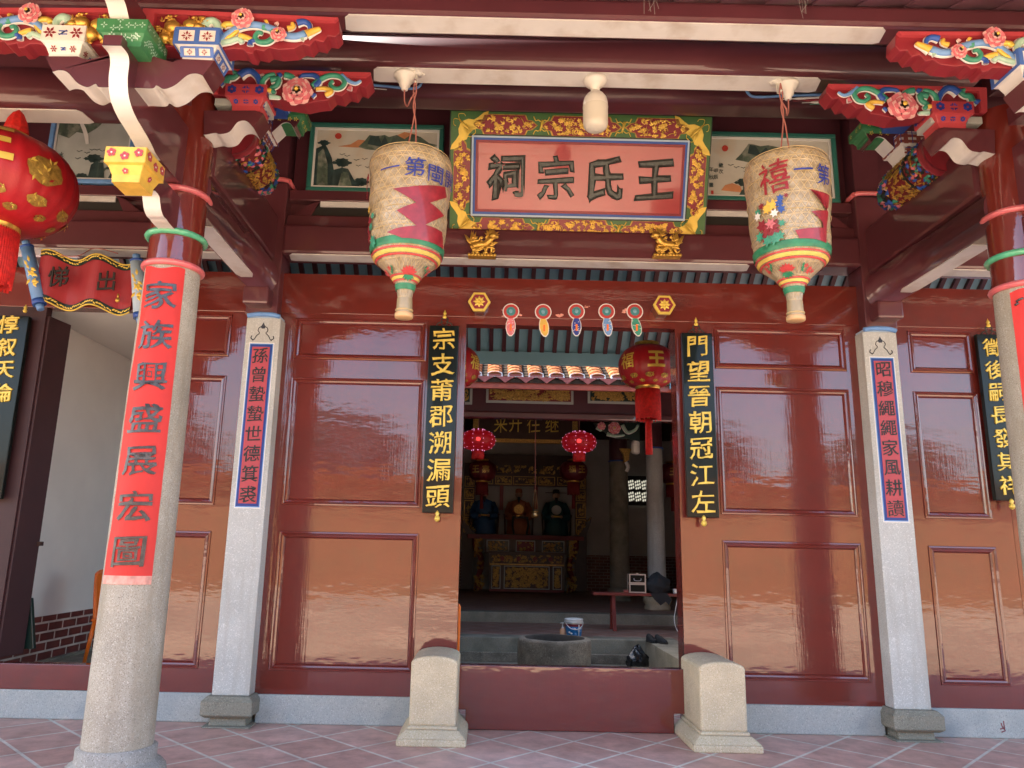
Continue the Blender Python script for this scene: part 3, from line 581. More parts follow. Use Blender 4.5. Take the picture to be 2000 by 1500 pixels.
def paper(s, a0, a1, z0, z1, text, label):
    c = (s*2.995, -1.90); R = lambda z: (.206-(z-.3)*.004/.9 if z < 1.2 else .202-(z-1.2)*.008/1.2 if z < 2.4 else .194-(z-2.4)*.014/.96)+.004
    t = thing('paper_couplet', (c[0], c[1]-.23, z0), label, 'paper couplet', 'red paper couplets on the round columns')
    mb = MB(); na, nz = 18, 40; rg = random.Random(3); idx = {}
    for i in range(nz+1):
        for j in range(na+1):
            a = a0+(a1-a0)*j/na; z = z0+(z1-z0)*i/nz; k = .0012*sin(7*a+9*z)+.0012*sin(23*z+3*a)+(.006 if j in (0,) else 0)*(.5+.5*sin(6*z))
            if i == nz: z += .012*sin(5*a)
            idx[i, j] = len(mb.v); mb.v.append(cyl(c, R(z)+.001+k, a, z))
    for i in range(nz):
        for j in range(na):
            mb.face((idx[i, j], idx[i, j+1], idx[i+1, j+1], idx[i+1, j]), 'paper_pink' if i < 1 else 'paper_red', True)
    mb.build('sheet', t)
    mb = MB(); am = (a0+a1)/2
    for i, ch in enumerate(text):
        z = z1-.20-(z1-z0-.40)*i/(len(text)-1) if len(text) > 1 else z1-.20
        vs, fs = glyph(ch, off=.012, ext=.004, rough=.012, shear=.05); P = []
        me = bmesh.new(); bv = [me.verts.new(v) for v in vs]
        for f in fs:
            try: me.faces.new([bv[k] for k in f])
            except ValueError: pass
        for q in range(-9, 10):
            bmesh.ops.bisect_plane(me, geom=me.verts[:]+me.edges[:]+me.faces[:], plane_co=(q*.05, 0, 0), plane_no=(1, 0, 0))
        me.verts.index_update(); sc = .205
        pts = [cyl(c, R(z)+.0085+v.co.z*.12, am+v.co.x*sc*1.12/R(z), z+v.co.y*sc) for v in me.verts]
        mb.add(pts, [tuple(v.index for v in f.verts) for f in me.faces], 'ink_sheen'); me.free()
    if text: mb.build('lettering', t)
    return t
_c = (-2.995, -1.9)
def col_angle(px, py, s):
    """bearing on the column's face of a point seen in the photo"""
    c = (s*2.995, -1.9); d = FW + RT*((px-1000-SX)/FPX) + UP*((750-py)/FPX); R = .207-max(0, at(px, py, y=-2.08).z-.3)*.0085
    A = d.x*d.x+d.y*d.y; ox, oy = EYE.x-c[0], EYE.y-c[1]; B = ox*d.x+oy*d.y; D = B*B-A*(ox*ox+oy*oy-R*R)
    t = (-B-sqrt(max(0, D)))/A; p = EYE+d*t
    return atan2(p.y-c[1], p.x-c[0]), p.z
aL, zB = col_angle(205, 1140, -1); aR, zB2 = col_angle(294, 1140, -1); aT, zT = col_angle(318, 520, -1); aR2, _ = col_angle(362, 525, -1)
paper(-1, aL, (aR+aR2)/2, zB, 3.32, '家族興盛展宏圖', 'long red paper couplet pasted on the left granite column')
aL2, zq = col_angle(1972, 565, 1); pr_ = paper(1, aL2, aL2+1.25, zB, 3.31, '', 'edge of a red paper couplet on the right granite column')
mb = MB()
for q in ([(1985, 590), (1992, 585), (1999, 583)], [(1983, 597), (1990, 592)]):
    P = []
    for px, py in q: a, z = col_angle(px, py, 1); P.append(cyl((2.995, -1.9), .182+.008, a, z))
    mb.tube(P, .008, 'ink_sheen', 6)
mb.build('lettering', pr_)
# ------------------------------------------------------------------ door stones
for s, nm in ((-1, 'left'), (1, 'right')):
    xc = s*1.145; t = thing('door_stone', (xc, -.35, 0), 'yellow granite door stone with arched top at the %s end of the threshold' % nm, 'door stone', 'granite door stones')
    mb = MB(); w = .185
    P = [Vector((xc-w, -.60, .13))]+[Vector((xc+w, -.60, .13))]+[Vector((xc+w*cos(pi*i/10)*1.0, -.60, .60+.055*sin(pi*i/10))) for i in range(11)]
    mb.prism(P, (0, .60, 0), 'granite_yellow'); mb.build('block', t, bevel=.02)
    mb = MB(); e0, e1 = .30, .20
    for z0, z1, a, b in ((0, .055, .27, .27), (.055, .11, .27, .205), (.11, .135, .20, .195)):
        P = [(xc-a, -.42-a, z0), (xc+a, -.42-a, z0), (xc+a, .0, z0), (xc-a, .0, z0), (xc-b, -.42-b, z1), (xc+b, -.42-b, z1), (xc+b, .0, z1), (xc-b, .0, z1)]
        mb.add(P, [(0, 3, 2, 1), (4, 5, 6, 7), (0, 1, 5, 4), (1, 2, 6, 5), (2, 3, 7, 6), (3, 0, 4, 7)], 'granite_yellow')
    mb.build('foot', t, bevel=.012)
# ------------------------------------------------------------------ gold lettered black boards
def couplet_board(xc, z0, z1, w, text, label, cw=.20, y=-.10):
    t = thing('couplet_board', (xc, y, z0), label, 'couplet board', 'black boards with gold characters')
    mb = MB(); mb.box(xc-w/2, xc+w/2, y, y+.05, z0, z1, 'black_lacquer'); mb.build('board', t, bevel=.006)
    mb = MB(); column_text(mb, text, (xc, y-.001, z1-.13), (xc, y-.001, z0+.14), X, Z, -Y, cw, cw*.97, 'gold_paint', depth=.35, off=.0, ext=.02, bev=.011, rough=.014, shear=.07); mb.build('lettering', t)
    mb = MB(); q = y+.02
    mb.lathe([(.001, .11), (.006, .095), (.014, .08), (.017, .07), (.010, .058), (.018, .045), (.020, .035), (.012, .022)], 'gold_paint', (xc, q, z1+.05), 12)
    mb.build('finial', t)
    mb = MB()
    for sg in (-1, 1):
        mb.tube(spline([(xc, q, z1+.075), (xc+sg*.03, q, z1+.07), (xc+sg*.03, q, z1+.04), (xc+sg*.055, q, z1+.03), (xc+sg*.075, q, z1+.008)]), .006, 'dark_metal', 6)
        mb.tube(spline([(xc+sg*.01, q, z1+.005), (xc+sg*.03, q, z1+.03), (xc+sg*.012, q, z1+.045)]), .005, 'dark_metal', 6)
    mb.build('hanger', t)
    mb = MB(); mb.lathe([(.001, .0), (.012, -.01), (.02, -.025), (.012, -.045), (.022, -.055), (.026, -.075), (.018, -.092), (.001, -.10)], 'gold_paint', (xc, y-.005, z0+.02), 12); mb.build('pendant', t)
couplet_board(-1.20, 1.80, 3.54, .275, '宗支莆郡溯漏頭', 'black board with gold characters hanging left of the main doorway', .225)
couplet_board(1.18, 1.81, 3.525, .285, '門望晉朝冠江左', 'black board with gold characters hanging right of the main doorway', .225)
couplet_board(3.97, 2.02, 3.58, .27, '徵後嗣長發其祥', 'black gold lettered board half hidden by the right granite column', .19, -.09)
t = thing('couplet_board', (-5.25, -.09, 1.84), 'black gold lettered board at the far left edge beside the side door', 'couplet board', 'black boards with gold characters')
mb = MB(); mb.box(-5.40, -5.10, -.09, -.04, 1.84, 3.54, 'black_lacquer'); mb.build('board', t, bevel=.006)
mb = MB()
for ch, (px, py) in zip('惇叙天倫', ((18, 634), (13, 678), (9, 722), (5, 767))):
    p = at(px, py, y=-.09)
    put_glyph(mb, ch, (p.x, -.091, p.z), X, Z, -Y, .19, .185, 'gold_paint', depth=.35, off=.006, ext=.02, bev=.014, rough=.012, shear=.06)
mb.build('lettering', t)
mb = MB(); mb.lathe([(.001, .10), (.008, .085), (.016, .07), (.010, .055), (.02, .04), (.012, .022)], 'gold_paint', (-5.16, -.07, 3.56), 12); mb.build('finial', t)
# ------------------------------------------------------------------ hexagonal door bosses and paper charms
for px, py, nm in ((936, 589, 'left'), (1298, 595, 'right')):
    p = at(px, py, y=-.20); t = thing('door_boss', (p.x, 0, p.z), 'hexagonal gold flower boss on the lintel at the %s of the paper charms' % nm, 'door boss', 'hexagonal gilt door bosses')
    def hexa(r, y): return [Vector((p.x+r*cos(-pi*i/3), y, p.z+r*sin(-pi*i/3)*.98)) for i in range(6)]
    mb = MB(); mb.prism(hexa(.088, -.17), (0, .18, 0), 'lacquer'); mb.build('shank', t, bevel=.004)
    mb = MB(); mb.prism(hexa(.106, -.20), (0, .035, 0), 'gold_paint'); mb.prism(hexa(.082, -.203), (0, .01, 0), 'carve_red'); mb.build('face', t, bevel=.003)
    mb = MB()
    for i in range(8):
        d = X*cos(i*pi/4)+Z*sin(i*pi/4); mb.leaf(p+Vector((0, -.004, 0)), d, (-Y).cross(d), -Y, .058, .034, 'gold_paint', .5)
    mb.blob(p+Vector((0, -.012, 0)), .016, .012, .016, 'gold_paint'); mb.build('flower', t)
for px, py, c, nm, pal in ((998, 608, 'pink', 'pink', 0), (1061, 609, 'yellow', 'yellow', 0), (1126, 608, 'motif_blue', 'dark blue', 0), (1185, 608, 'blue_light', 'light blue', 0), (1240, 608, 'carve_green', 'green', 0)):
    p = at(px, py, y=-.01); t = thing('paper_charm', (p.x, 0, p.z-.25), 'paper charm with %s tail pasted in the row on the lintel' % nm, 'paper charm', 'paper charms pasted in a row')
    def disc(r, y, m, mb): mb.prism([Vector((p.x+r*cos(-2*pi*i/28), y, p.z+r*sin(-2*pi*i/28))) for i in range(28)], (0, .004, 0), m)
    mb = MB(); disc(.080, -.006, 'pure_white', mb); disc(.070, -.009, 'charm_red', mb); disc(.044, -.012, 'charm_teal', mb); mb.blob((p.x, -.016, p.z), .02, .008, .022, 'sky_blue', 10, 6); mb.build('disc', t)
    lean = (.0, .02, .0, .015, .03)[[998, 1061, 1126, 1185, 1240].index(px)]
    def tail(e, y, m, mb):
        o = [(-.028, 0), (-.045, -.05), (-.048, -.10), (-.035, -.15), (-.012, -.178), (.012, -.178), (.035, -.15), (.048, -.10), (.045, -.05), (.028, 0)]
        mb.prism([Vector((p.x+a*(1-e/.05)+lean*(-b/.18), y, p.z-.068+b*(1-e/.12)-e*.3)) for a, b in o], (0, .004, 0), m)
    mb = MB(); tail(0, -.005, 'pure_white', mb); tail(.008, -.010, c, mb)
    q = Vector((p.x+lean*.5, -.015, p.z-.165)); mb.box(q.x-.009, q.x+.009, -.0145, -.012, q.z-.03, q.z+.035, 'orange')
    rg = random.Random(px)
    for i in range(16):
        a, b = rg.uniform(-.034, .034), rg.uniform(-.14, -.02)
        if abs(a) > .013 and c != 'yellow': mb.blob((p.x+a+lean*(-b/.18), -.0145, p.z-.07+b), .006, .0015, .004, 'pure_white', 6, 4)
    mb.build('tail', t)
# ================================================================== PORCH ROOF AND BEAMS
def roof_slab(name, label, y0, z0, y1, z1, x0, x1, step, rw, board_m, raft_m, th=.05, rh=.07, top='roof_dark', raft_step_from=0):
    t = thing(name, ((x0+x1)/2, y0, min(z0, z1)), label, 'roof')
    mb = MB(); d = Vector((0, 0, th))
    mb.prism([Vector((x0, y0, z0)), Vector((x1, y0, z0)), Vector((x1, y1, z1)), Vector((x0, y1, z1))], d, board_m, mback=top); mb.build('soffit', t)
    mb = MB(); mb.prism([Vector((x0, y0, z0+th+.004)), Vector((x1, y0, z0+th+.004)), Vector((x1, y1, z1+th+.004)), Vector((x0, y1, z1+th+.004))], Vector((0, 0, .12)), top); mb.build('tiling', t)
    mb = MB(); x = x0+step/2
    while x < x1:
        mb.prism([Vector((x-rw/2, y0, z0-rh)), Vector((x+rw/2, y0, z0-rh)), Vector((x+rw/2, y1, z1-rh)), Vector((x-rw/2, y1, z1-rh))], (0, 0, rh-.003), raft_m); x += step
    r = mb.build('rafter', t); r['kind'] = 'stuff'
    return t
SLP = .42
zr = lambda y: 4.985+SLP*(y+2.75)
roof_slab('front_eaves', 'porch roof with purple brown soffit boards and rafters over the front beams', -3.75, zr(-3.75), .6, zr(.6), -18, 9, .30, .12, 'soffit_purple', 'soffit_purple', rh=.018)  # left end lengthened out of view to keep sun off the column base
roof_slab('rear_eave_roof', 'rear slope of the front hall with sky blue soffit boards and dark rafters', 3.25, 4.17, .64, 6.3, -18, 9, .175, .055, 'sky_blue', 'rafter_red')
mb = MB(); mb.box(-9, 9, 3.18, 3.25, 3.99, 4.17, 'sky_blue'); tag(mb.build('eave_fascia', bevel=.006), 'sky blue fascia board along the eave seen through the doorway', 'fascia')
mb = MB(); mb.prism([Vector((-18, .60, 6.4)), Vector((9, .60, 6.4)), Vector((9, .60, 7.0)), Vector((-18, .60, 7.0))], (0, .3, 0), 'roof_dark'); tag(mb.build('roof_ridge'), 'dark tiled ridge along the top of the front hall', 'ridge')
# beam A: eave beam, beam B: column line, beam E: behind
beam('eave_beam', 'long maroon eave beam at the top with the upper long white underside', -9, 9, -2.71, -2.50, 4.835, 4.985, 'maroon', under=(-1.74, 1.76, -2.69, -2.535), bevel=.03)
beam('porch_beam', 'round maroon beam with white underside carrying the lanterns and bulb', -2.9, 2.9, -1.93, -1.61, 5.0, 5.36, 'maroon', under=(-1.69, 1.71, -1.86, -1.68), round_=True)
beam('porch_beam', 'round maroon beam at top left with white underside above the big red lantern', -9, -3.1, -1.95, -1.61, 4.575, 4.985, 'maroon', under=(-6.6, at(172, 212, y=-1.77).x, -1.86, -1.68), round_=True)
mb = MB(); mb.box(-9, -3.1, -1.83, -1.70, 4.98, 5.38, 'maroon_dark'); tag(mb.build('beam_board'), 'maroon board above the left bay beam, behind the white flowered block', 'board')
beam('porch_beam', 'round maroon beam right of the right column', 3.1, 9, -1.93, -1.61, 5.0, 5.36, 'maroon', under=(3.7, 6.6, -1.86, -1.68), round_=True)
for x0, x1, nm in ((-2.8, 2.8, 'inner maroon beam behind the lantern beam with painted ribbon ends'), (-9, -3.05, 'inner maroon beam in the left bay'), (3.05, 9, 'inner maroon beam in the right bay')):
    t = beam('inner_beam', nm, x0, x1, -1.11, -.79, 5.28, 5.66, 'maroon_dark', round_=True)
    if x0 == -2.8:
        for s in (-1, 1):
            mb = MB()
            for k, (m, dz) in enumerate((('blue_light', 0), ('pure_white', -.022), ('carve_red', -.04), ('pure_white', -.058), ('carve_green', -.072))):
                l = (1.02, .80, .70, .62, .55)[k]
                P = [(s*(2.5-l*q), -1.125+.006*k, 5.385+dz*(1-.4*q)-.03*q+.012*sin(4*q)) for q in (0, .25, .5, .75, 1)]
                if k == 0: P += [(s*(2.5-l-.07), -1.122, 5.385), (s*(2.5-l-.09), -1.122, 5.46)]
                mb.tube(spline(P, 4), [.012]*(len(P)*4-6)+[.003]*3 if len(spline(P, 4)) == len(P)*4-3 else .011, m, 6)
            mb.build('painted_ribbon', t)
# side beams from column to wall with white undersides
for s, nm in ((-1, 'left'), (1, 'right')):
    t = thing('side_beam', (s*2.93, -1, 3.6), 'maroon beam running from the %s granite column back to the wall, white underside' % nm, 'beam', 'maroon side beams of the porch')
    mb = MB(); k = 20; ring_ = [(s*2.94+.15*cos(2*pi*i/k), 3.97+max(.19*sin(2*pi*i/k), -.15)) for i in range(k)]; o = len(mb.v)
    for yy in (-1.9, -.10): mb.v.extend([Vector((a, yy, b)) for a, b in ring_])
    for i in range(k): j = (i+1) % k; mb.face((o+i, o+j, o+k+j, o+k+i), 'maroon', True)
    mb.face(range(o, o+k), 'maroon'); mb.face(range(o+2*k-1, o+k-1, -1), 'maroon'); mb.build('body', t)
    mb = MB(); xc = s*2.94; mb.prism([Vector(p) for p in ((xc-.075, -1.62, 3.812), (xc+.075, -1.62, 3.812), (xc+.075, -.62, 3.812), (xc+.05, -.55, 3.812), (xc-.05, -.55, 3.812), (xc-.075, -.62, 3.812))][::-1], (0, 0, .02), 'white'); mb.build('white_underside', t)
    mb = MB(); mb.box(xc-.12, xc+.12, -.28, -.10, 3.66, 3.83, 'maroon'); mb.build('beam_shoe', t, bevel=.02)
    mb = MB(); mb.box(xc-.10, xc+.10, -1.78, -.10, 4.14, 4.60, 'maroon'); mb.build('upper_beam', t, bevel=.03)
    mb = MB(); mb.box(xc-.03, xc+.03, -1.75, -.72, 4.4, 5.0, 'white'); mb.build('white_infill', t)
    mb = MB(); fx = xc-s*.034      # painted bird or fruit on the infill
    if s < 0:
        c = at(425, 308, x=fx)
        mb.blob(c, .006, .05, .055, 'hair_black', 8, 6); mb.blob(c+Vector((.001, -.02, .05)), .006, .03, .03, 'dark_wood', 8, 6)
        mb.tube([c+Vector((.003, -.05, -.09)), c+Vector((.003, .09, -.04))], .005, 'hair_black', 5); mb.tube([c+Vector((.003, .03, -.03)), c+Vector((.003, .10, -.12))], .009, 'hair_black', 5)
    else:
        c = at(1872, 322, x=fx)
        mb.blob(c, .006, .10, .075, 'orange', 10, 8); mb.tube([c+Vector((0, .1, -.22)), c+Vector((0, -.02, -.04))], .008, 'dark_wood', 5); mb.tube([c+Vector((0, -.08, -.25)), c+Vector((0, -.06, -.05))], .008, 'dark_wood', 5)
        for i in range(5): mb.leaf(c+Vector((-.006, -.05-.03*i, .04-.03*i)), Vector((0, -.3, -1)), Y, -X, .09, .04, 'dark_green')
    mb.build('infill_painting', t)
# ------------------------------------------------------------------ bracket arms, blocks, carved brackets (left set traced, right set mirrored)
def mb_ribbon(mb, front, back, m):
    """white painted underside between two edge lines"""
    k = len(front); o = len(mb.v); mb.v.extend(list(front)+list(back))
    for i in range(k-1): mb.face((o+i, o+i+1, o+k+i+1, o+k+i), m, False)
def arm_x(s, xs, under, top, y0, y1, name, label, group, xc):
    """an arm parallel to the front: outline in x,z, from y0 (front) to y1; white wavy underside"""
    t = thing(name, (s*xc, (y0+y1)/2, min(p[1] for p in under)), label, 'bracket arm', group)
    und = spline([(p[0], y0, p[1]) for p in under], 4)
    mb = MB(); poly = [Vector((s*p.x, y0, p.z)) for p in und]+[Vector((s*p[0], y0, p[1])) for p in top]
    if s > 0: pass
    d = Vector((0, y1-y0, 0)); mb.prism(poly, d, 'maroon'); mb.build('arm', t)
    mb = MB(); f = [Vector((s*p.x, y0-.002, p.z-.004)) for p in und]; b = [Vector((s*p.x, y1, p.z-.004)) for p in und]; mb_ribbon(mb, f, b, 'white'); mb.build('white_underside', t)
    return t
def dou(mb, xc, yc, z0, w, d, h, m):
    """bearing block: square top, waist and smaller foot"""
    L_ = [(z0, .68), (z0+h*.22, .70), (z0+h*.48, .86), (z0+h*.52, 1.0), (z0+h, 1.0)]
    for (za, a), (zb, b) in zip(L_, L_[1:]):
        P = [(xc-w/2*a, yc-d/2*a, za), (xc+w/2*a, yc-d/2*a, za), (xc+w/2*a, yc+d/2*a, za), (xc-w/2*a, yc+d/2*a, za), (xc-w/2*b, yc-d/2*b, zb), (xc+w/2*b, yc-d/2*b, zb), (xc+w/2*b, yc+d/2*b, zb), (xc-w/2*b, yc+d/2*b, zb)]
        mb.add(P, [(0, 1, 5, 4), (1, 2, 6, 5), (2, 3, 7, 6), (3, 0, 4, 7)], m)
    a = .68; mb.add([(xc-w/2*a, yc-d/2*a, z0), (xc+w/2*a, yc-d/2*a, z0), (xc+w/2*a, yc+d/2*a, z0), (xc-w/2*a, yc+d/2*a, z0)], [(0, 3, 2, 1)], m)
    mb.add([(xc-w/2, yc-d/2, z0+h), (xc+w/2, yc-d/2, z0+h), (xc+w/2, yc+d/2, z0+h), (xc-w/2, yc+d/2, z0+h)], [(0, 1, 2, 3)], m)
def motif(mb, c, u, v, n, r, petal, k=4, dot=None, leaf=None, round_=False):
    c, u, v, n = Vector(c), Vector(u), Vector(v), Vector(n)
    for i in range(k):
        q = 2*pi*i/k+(.5 if round_ else 0); d = u*cos(q)+v*sin(q)
        if round_: mb.prism([c+d*r*.55+n*.003+(u*cos(-2*pi*j/8)+v*sin(-2*pi*j/8))*r*.34 for j in range(8)], -n*.002, petal)
        else: mb.leaf(c+n*.001+d*r*.15, d, n.cross(d), n, r*.85, r*.42, petal, .12)
        if leaf: d2 = u*cos(q+pi/k)+v*sin(q+pi/k); mb.leaf(c+n*.001+d2*r*.3, d2, n.cross(d2), n, r*.6, r*.2, leaf, .1)
    if dot: mb.prism([c+n*.003+(u*cos(-2*pi*j/8)+v*sin(-2*pi*j/8))*r*.18 for j in range(8)], -n*.002, dot)
def block(name, label, xc, yc, z0, w, d, h, m, style, group='painted bearing blocks'):
    t = thing(name, (xc, yc, z0), label, 'bearing block', group)
    mb = MB(); dou(mb, xc, yc, z0, w, d, h, m); mb.build('body', t, bevel=.006)
    mb = MB(); yf = yc-d/2; zu = z0+h*.76; zl = z0+h*.34
    faces = [((xc, yf, zu), X, -Y, w, h*.48), ((xc+w/2, yc, zu), Y, X, d, h*.48), ((xc-w/2, yc, zu), -Y, -X, d, h*.48)]
    low = [((xc, yf+d*.1, zl), X, Vector((0, -1, -.45)).normalized(), w*.72, h*.26), ((xc+w/2-w*.1, yc, zl), Y, Vector((1, 0, -.45)).normalized(), d*.72, h*.26)]
    for c, u, n, ww, hh in faces+low:
        c = Vector(c); v = n.cross(u).normalized()
        if v.z < 0: v = -v
        if style == 'blue':
            for q in (-.47, 0, .47): mb.frame_box(c+u*ww*q+n*.002, u, v, n, ww*.055, hh*.5, .002, 'block_blue')
            for q in (-.46, .46): mb.frame_box(c+v*hh*q+n*.004, u, v, n, ww*.5, hh*.09, .002, 'block_blue')
            for q in (-.23, .23): motif(mb, c+u*ww*q+n*.002, u, v, n, min(ww*.15, hh*.34), 'carve_red', 4, None, 'carve_red')
        elif style == 'white':
            for q in (-.3, .3): motif(mb, c+u*ww*q+n*.002, u, v, n, min(ww*.16, hh*.42), 'carve_red', 6, 'carve_red')
            for q in (-.25, .25): mb.frame_box(c+n*.003, (u*.8+v*.6).normalized(), v, n, hh*.25, .003, .002, 'blue'); mb.frame_box(c+n*.003+v*hh*q*.4, u, v, n, hh*.25, .003, .002, 'blue')
        elif style == 'yellow':
            for q in (-.33, .33, 0) if hh > .08 else (0,): motif(mb, c+u*ww*q+n*.002+v*hh*(.12 if q else -.1), u, v, n, min(ww*.13, hh*.4), 'salmon_red', 5, 'pure_white', 'carve_green', True)
        elif style == 'red':
            for q in (-.33, .33): motif(mb, c+u*ww*q+n*.002, u, v, n, min(ww*.13, hh*.42), 'motif_blue', 6, None, None, True)
            for a in (-1, 1):
                for b in (-1, 1): mb.frame_box(c+u*a*ww*.05+v*b*hh*.14+n*.002, u, v, n, ww*.035, .003, .002, 'motif_blue'); mb.frame_box(c+u*a*ww*.03+v*b*hh*.22+n*.002, u, v, n, .003, hh*.09, .002, 'motif_blue')
        elif style == 'green':
            rg = random.Random(int(ww*1e4)+7)
            for _ in range(7): motif(mb, c+u*rg.uniform(-.42, .42)*ww+v*rg.uniform(-.4, .4)*hh+n*.002, u, v, n, .022, 'mint', 4)
        elif style == 'dkgreen':
            for q in (-.3, .1, .35): motif(mb, c+u*ww*q+n*.002, u, v, n, .022, 'gold_paint', 5)
        elif style == 'plaid':
            for q in (-.36, 0, .36): mb.frame_box(c+u*ww*q+n*.002, u, v, n, ww*.06, hh*.5, .002, 'terracotta_pink'); mb.frame_box(c+u*ww*(q+.18)+n*.006, u, v, n, .003, hh*.5, .0015, 'motif_blue')
            for q in (-.34, .1): mb.frame_box(c+v*hh*q+n*.004, u, v, n, ww*.5, hh*.11, .002, 'terracotta_pink')
            mb.frame_box(c+v*hh*.32+n*.006, u, v, n, ww*.5, .003, .0015, 'motif_blue')
        elif style == 'bluecell':
            for i in range(3):
                for j in range(2): mb.frame_box(c+u*ww*(i-1)*.3+v*hh*(j-.5)*.45+n*.002, u, v, n, ww*.1, hh*.14, .002, 'pale_blue')
    mb.build('painted_motif', t)
    return t
# forward arms in the plane of each column
def forward_arms(s, nm):
    xc = s*2.985; w = .054
    def path(px): return [at(a, b, x=-2.985) for a, b in px]
    t = thing('forward_arm', (xc, -2.4, 3.5), 'lower forward bracket arm with white wavy underside on the %s column' % nm, 'bracket arm', 'forward bracket arms of the columns')
    def ext(P, top, e, m='maroon'):
        """P underside from column outwards, then a vertical end and a flat top"""
        P = [Vector((xc, p.y, p.z)) for p in P]; pts = P+[Vector((xc, P[-1].y, top)), Vector((xc, -1.95, top)), Vector((xc, -1.95, P[0].z))]
        mb = MB(); mb.prism([q+X*w for q in pts] if True else pts, X*(-2*w), m); mb.build('arm', e)
        mb = MB(); mb_ribbon(mb, [q+X*(w+.002)-Z*.004 for q in P], [q-X*(w+.002)-Z*.004 for q in P], 'white'); mb.build('white_underside', e)
    sc = lambda L: [Vector((xc, y, z)) for y, z in L]
    trace = lambda px: spline(sc([(q.y, q.z) for q in (at(a, b, x=-2.985) for a, b in px)]), 4)
    lower = trace([(330, 450), (321, 442), (313, 433), (309, 427), (303, 421), (298, 408), (296, 394), (294, 381), (286, 371)])
    ext(lower, max(q.z for q in lower)+.13, t)
    t2 = thing('forward_arm', (xc, -2.7, 3.8), 'upper forward bracket arm with long S shaped white underside on the %s column' % nm, 'bracket arm', 'forward bracket arms of the columns')
    up = trace([(297, 312), (287, 298), (281, 285), (272, 268), (260, 248), (248, 228), (238, 205), (232, 180), (231, 150), (234, 122), (231, 104), (218, 88)])
    ext(up, max(q.z for q in up)+.06, t2)
    t3 = thing('forward_arm', (xc, -3.0, 4.35), 'topmost forward bracket arm on the %s column, meeting the eave' % nm, 'bracket arm', 'forward bracket arms of the columns')
    up3 = trace([(262, 66), (250, 61), (239, 48), (233, 32), (229, 15), (224, 0), (214, -14)])
    ext(up3, max(q.z for q in up3)+.1, t3)
    block('bearing_block', 'yellow floral bearing block on the %s column' % nm, xc, -2.62, 3.62, .25, .27, .21, 'yellow', 'yellow')
    block('bearing_block', 'green marbled bearing block on top of the forward arm of the %s column' % nm, xc+.03, -2.90, 4.345, .30, .28, .15, 'block_green', 'green')
    # wide arm across, with a block on each wing
    def xz(px): p = at(px[0], px[1], y=-2.85); return (-(p.x), p.z)   # left set, x measured outwards as positive
    und = [xz(p) for p in ((245, 176), (266, 171), (298, 172), (306, 166), (319, 173), (333, 170), (346, 163), (367, 146), (384, 143), (396, 147))]
    top = [xz(p) for p in ((419, 118), (356, 115), (336, 121), (321, 117), (300, 110), (245, 100))]
    c = 2.985
    full_u = [(2*c-a, b) for a, b in reversed(und)][:-1]+und
    full_t = top+[(2*c-a, b) for a, b in reversed(top)]
    arm_x(s, None, full_u, full_t, -2.85, -2.66, 'cross_arm', 'wide maroon cross arm with two white waves on the %s column' % nm, 'cross arms of the columns', c)
    block('bearing_block', 'blue and white checked bearing block on the inner wing of the %s cross arm' % nm, s*2.585, -2.74, 4.35, .27, .26, .22, 'pure_white', 'blue')
    block('bearing_block', 'white block with red flowers on the outer wing of the %s cross arm' % nm, s*3.40, -2.74, 4.35, .27, .26, .22, 'pure_white', 'white')
    # arm towards the bay centre on the column, carrying the red block
    def xz2(px): p = at(px[0], px[1], y=-2.0); return (-p.x, p.z)
    u2 = [xz2(p) for p in ((400, 265), (406, 265), (422, 262), (432, 264), (450, 260), (465, 242), (477, 238), (487, 241), (497, 252))]
    t2_ = [xz2(p) for p in ((516, 225), (500, 219), (400, 219))]
    arm_x(s, None, u2, t2_, -2.02, -1.84, 'wave_bracket', 'short maroon arm with white wave at the top of the %s column' % nm, 'short arms of the columns', 2.6)
    block('bearing_block', 'coral red block with blue flowers under the lower %s carved bracket' % nm, s*2.56, -1.92, 4.55, .30, .26, .19, 'salmon_red', 'red')
    # arm on the king post
    def xz3(px): p = at(px[0], px[1], y=-1.05); return (-p.x, p.z)
    u3 = [xz3(p) for p in ((500, 262), (510, 260), (525, 262), (540, 250), (552, 240), (565, 239), (575, 250))]
    t3_ = [xz3(p) for p in ((592, 224), (575, 220), (500, 220))]
    arm_x(s, None, u3, t3_, -1.05, -.87, 'wave_bracket', 'maroon arm with white wave beside the %s king post' % nm, 'arms of the king posts', 2.7)
    block('bearing_block', 'dark green block with gold flowers under the %s painted ribbon' % nm, s*2.55, -.95, 5.02, .30, .26, .15, 'block_green', 'dkgreen')
    block('bearing_block', 'red and white plaid block on the %s king post' % nm, s*2.83, -1.0, 4.80, .30, .30, .24, 'pure_white', 'plaid')
    block('bearing_block', 'blue celled block behind the red block at the %s end of the lower bracket' % nm, s*2.60, -1.25, 5.0, .26, .24, .18, 'blue', 'bluecell')
    # king post: carved gilt barrel astride the side beam
    t = thing('king_post', (s*2.90, -1.05, 4.1), 'carved gilt barrel shaped king post astride the %s side beam' % nm, 'king post', 'carved king posts')
    cx, cz = s*2.86, 4.70; lo = lambda y: .175*sqrt(max(.02, 1-max(0, (y+.95)/.42)**2)) if y > -.95 else .175
    def ax(y, a, r): return Vector((cx+r*cos(a), y, cz+r*sin(a)))
    def skin(mb, y0, y1, m, e=0, n=8, k=24):
        o = len(mb.v)
        for i in range(n+1):
            y = y0+(y1-y0)*i/n
            for j in range(k): mb.v.append(ax(y, 2*pi*j/k, lo(y)+e))
        for i in range(n):
            for j in range(k): mb.face((o+i*k+j, o+i*k+(j+1) % k, o+(i+1)*k+(j+1) % k, o+(i+1)*k+j), m, True)
        mb.face(range(o, o+k), m); mb.face(range(o+n*k+k-1, o+n*k-1, -1), m)
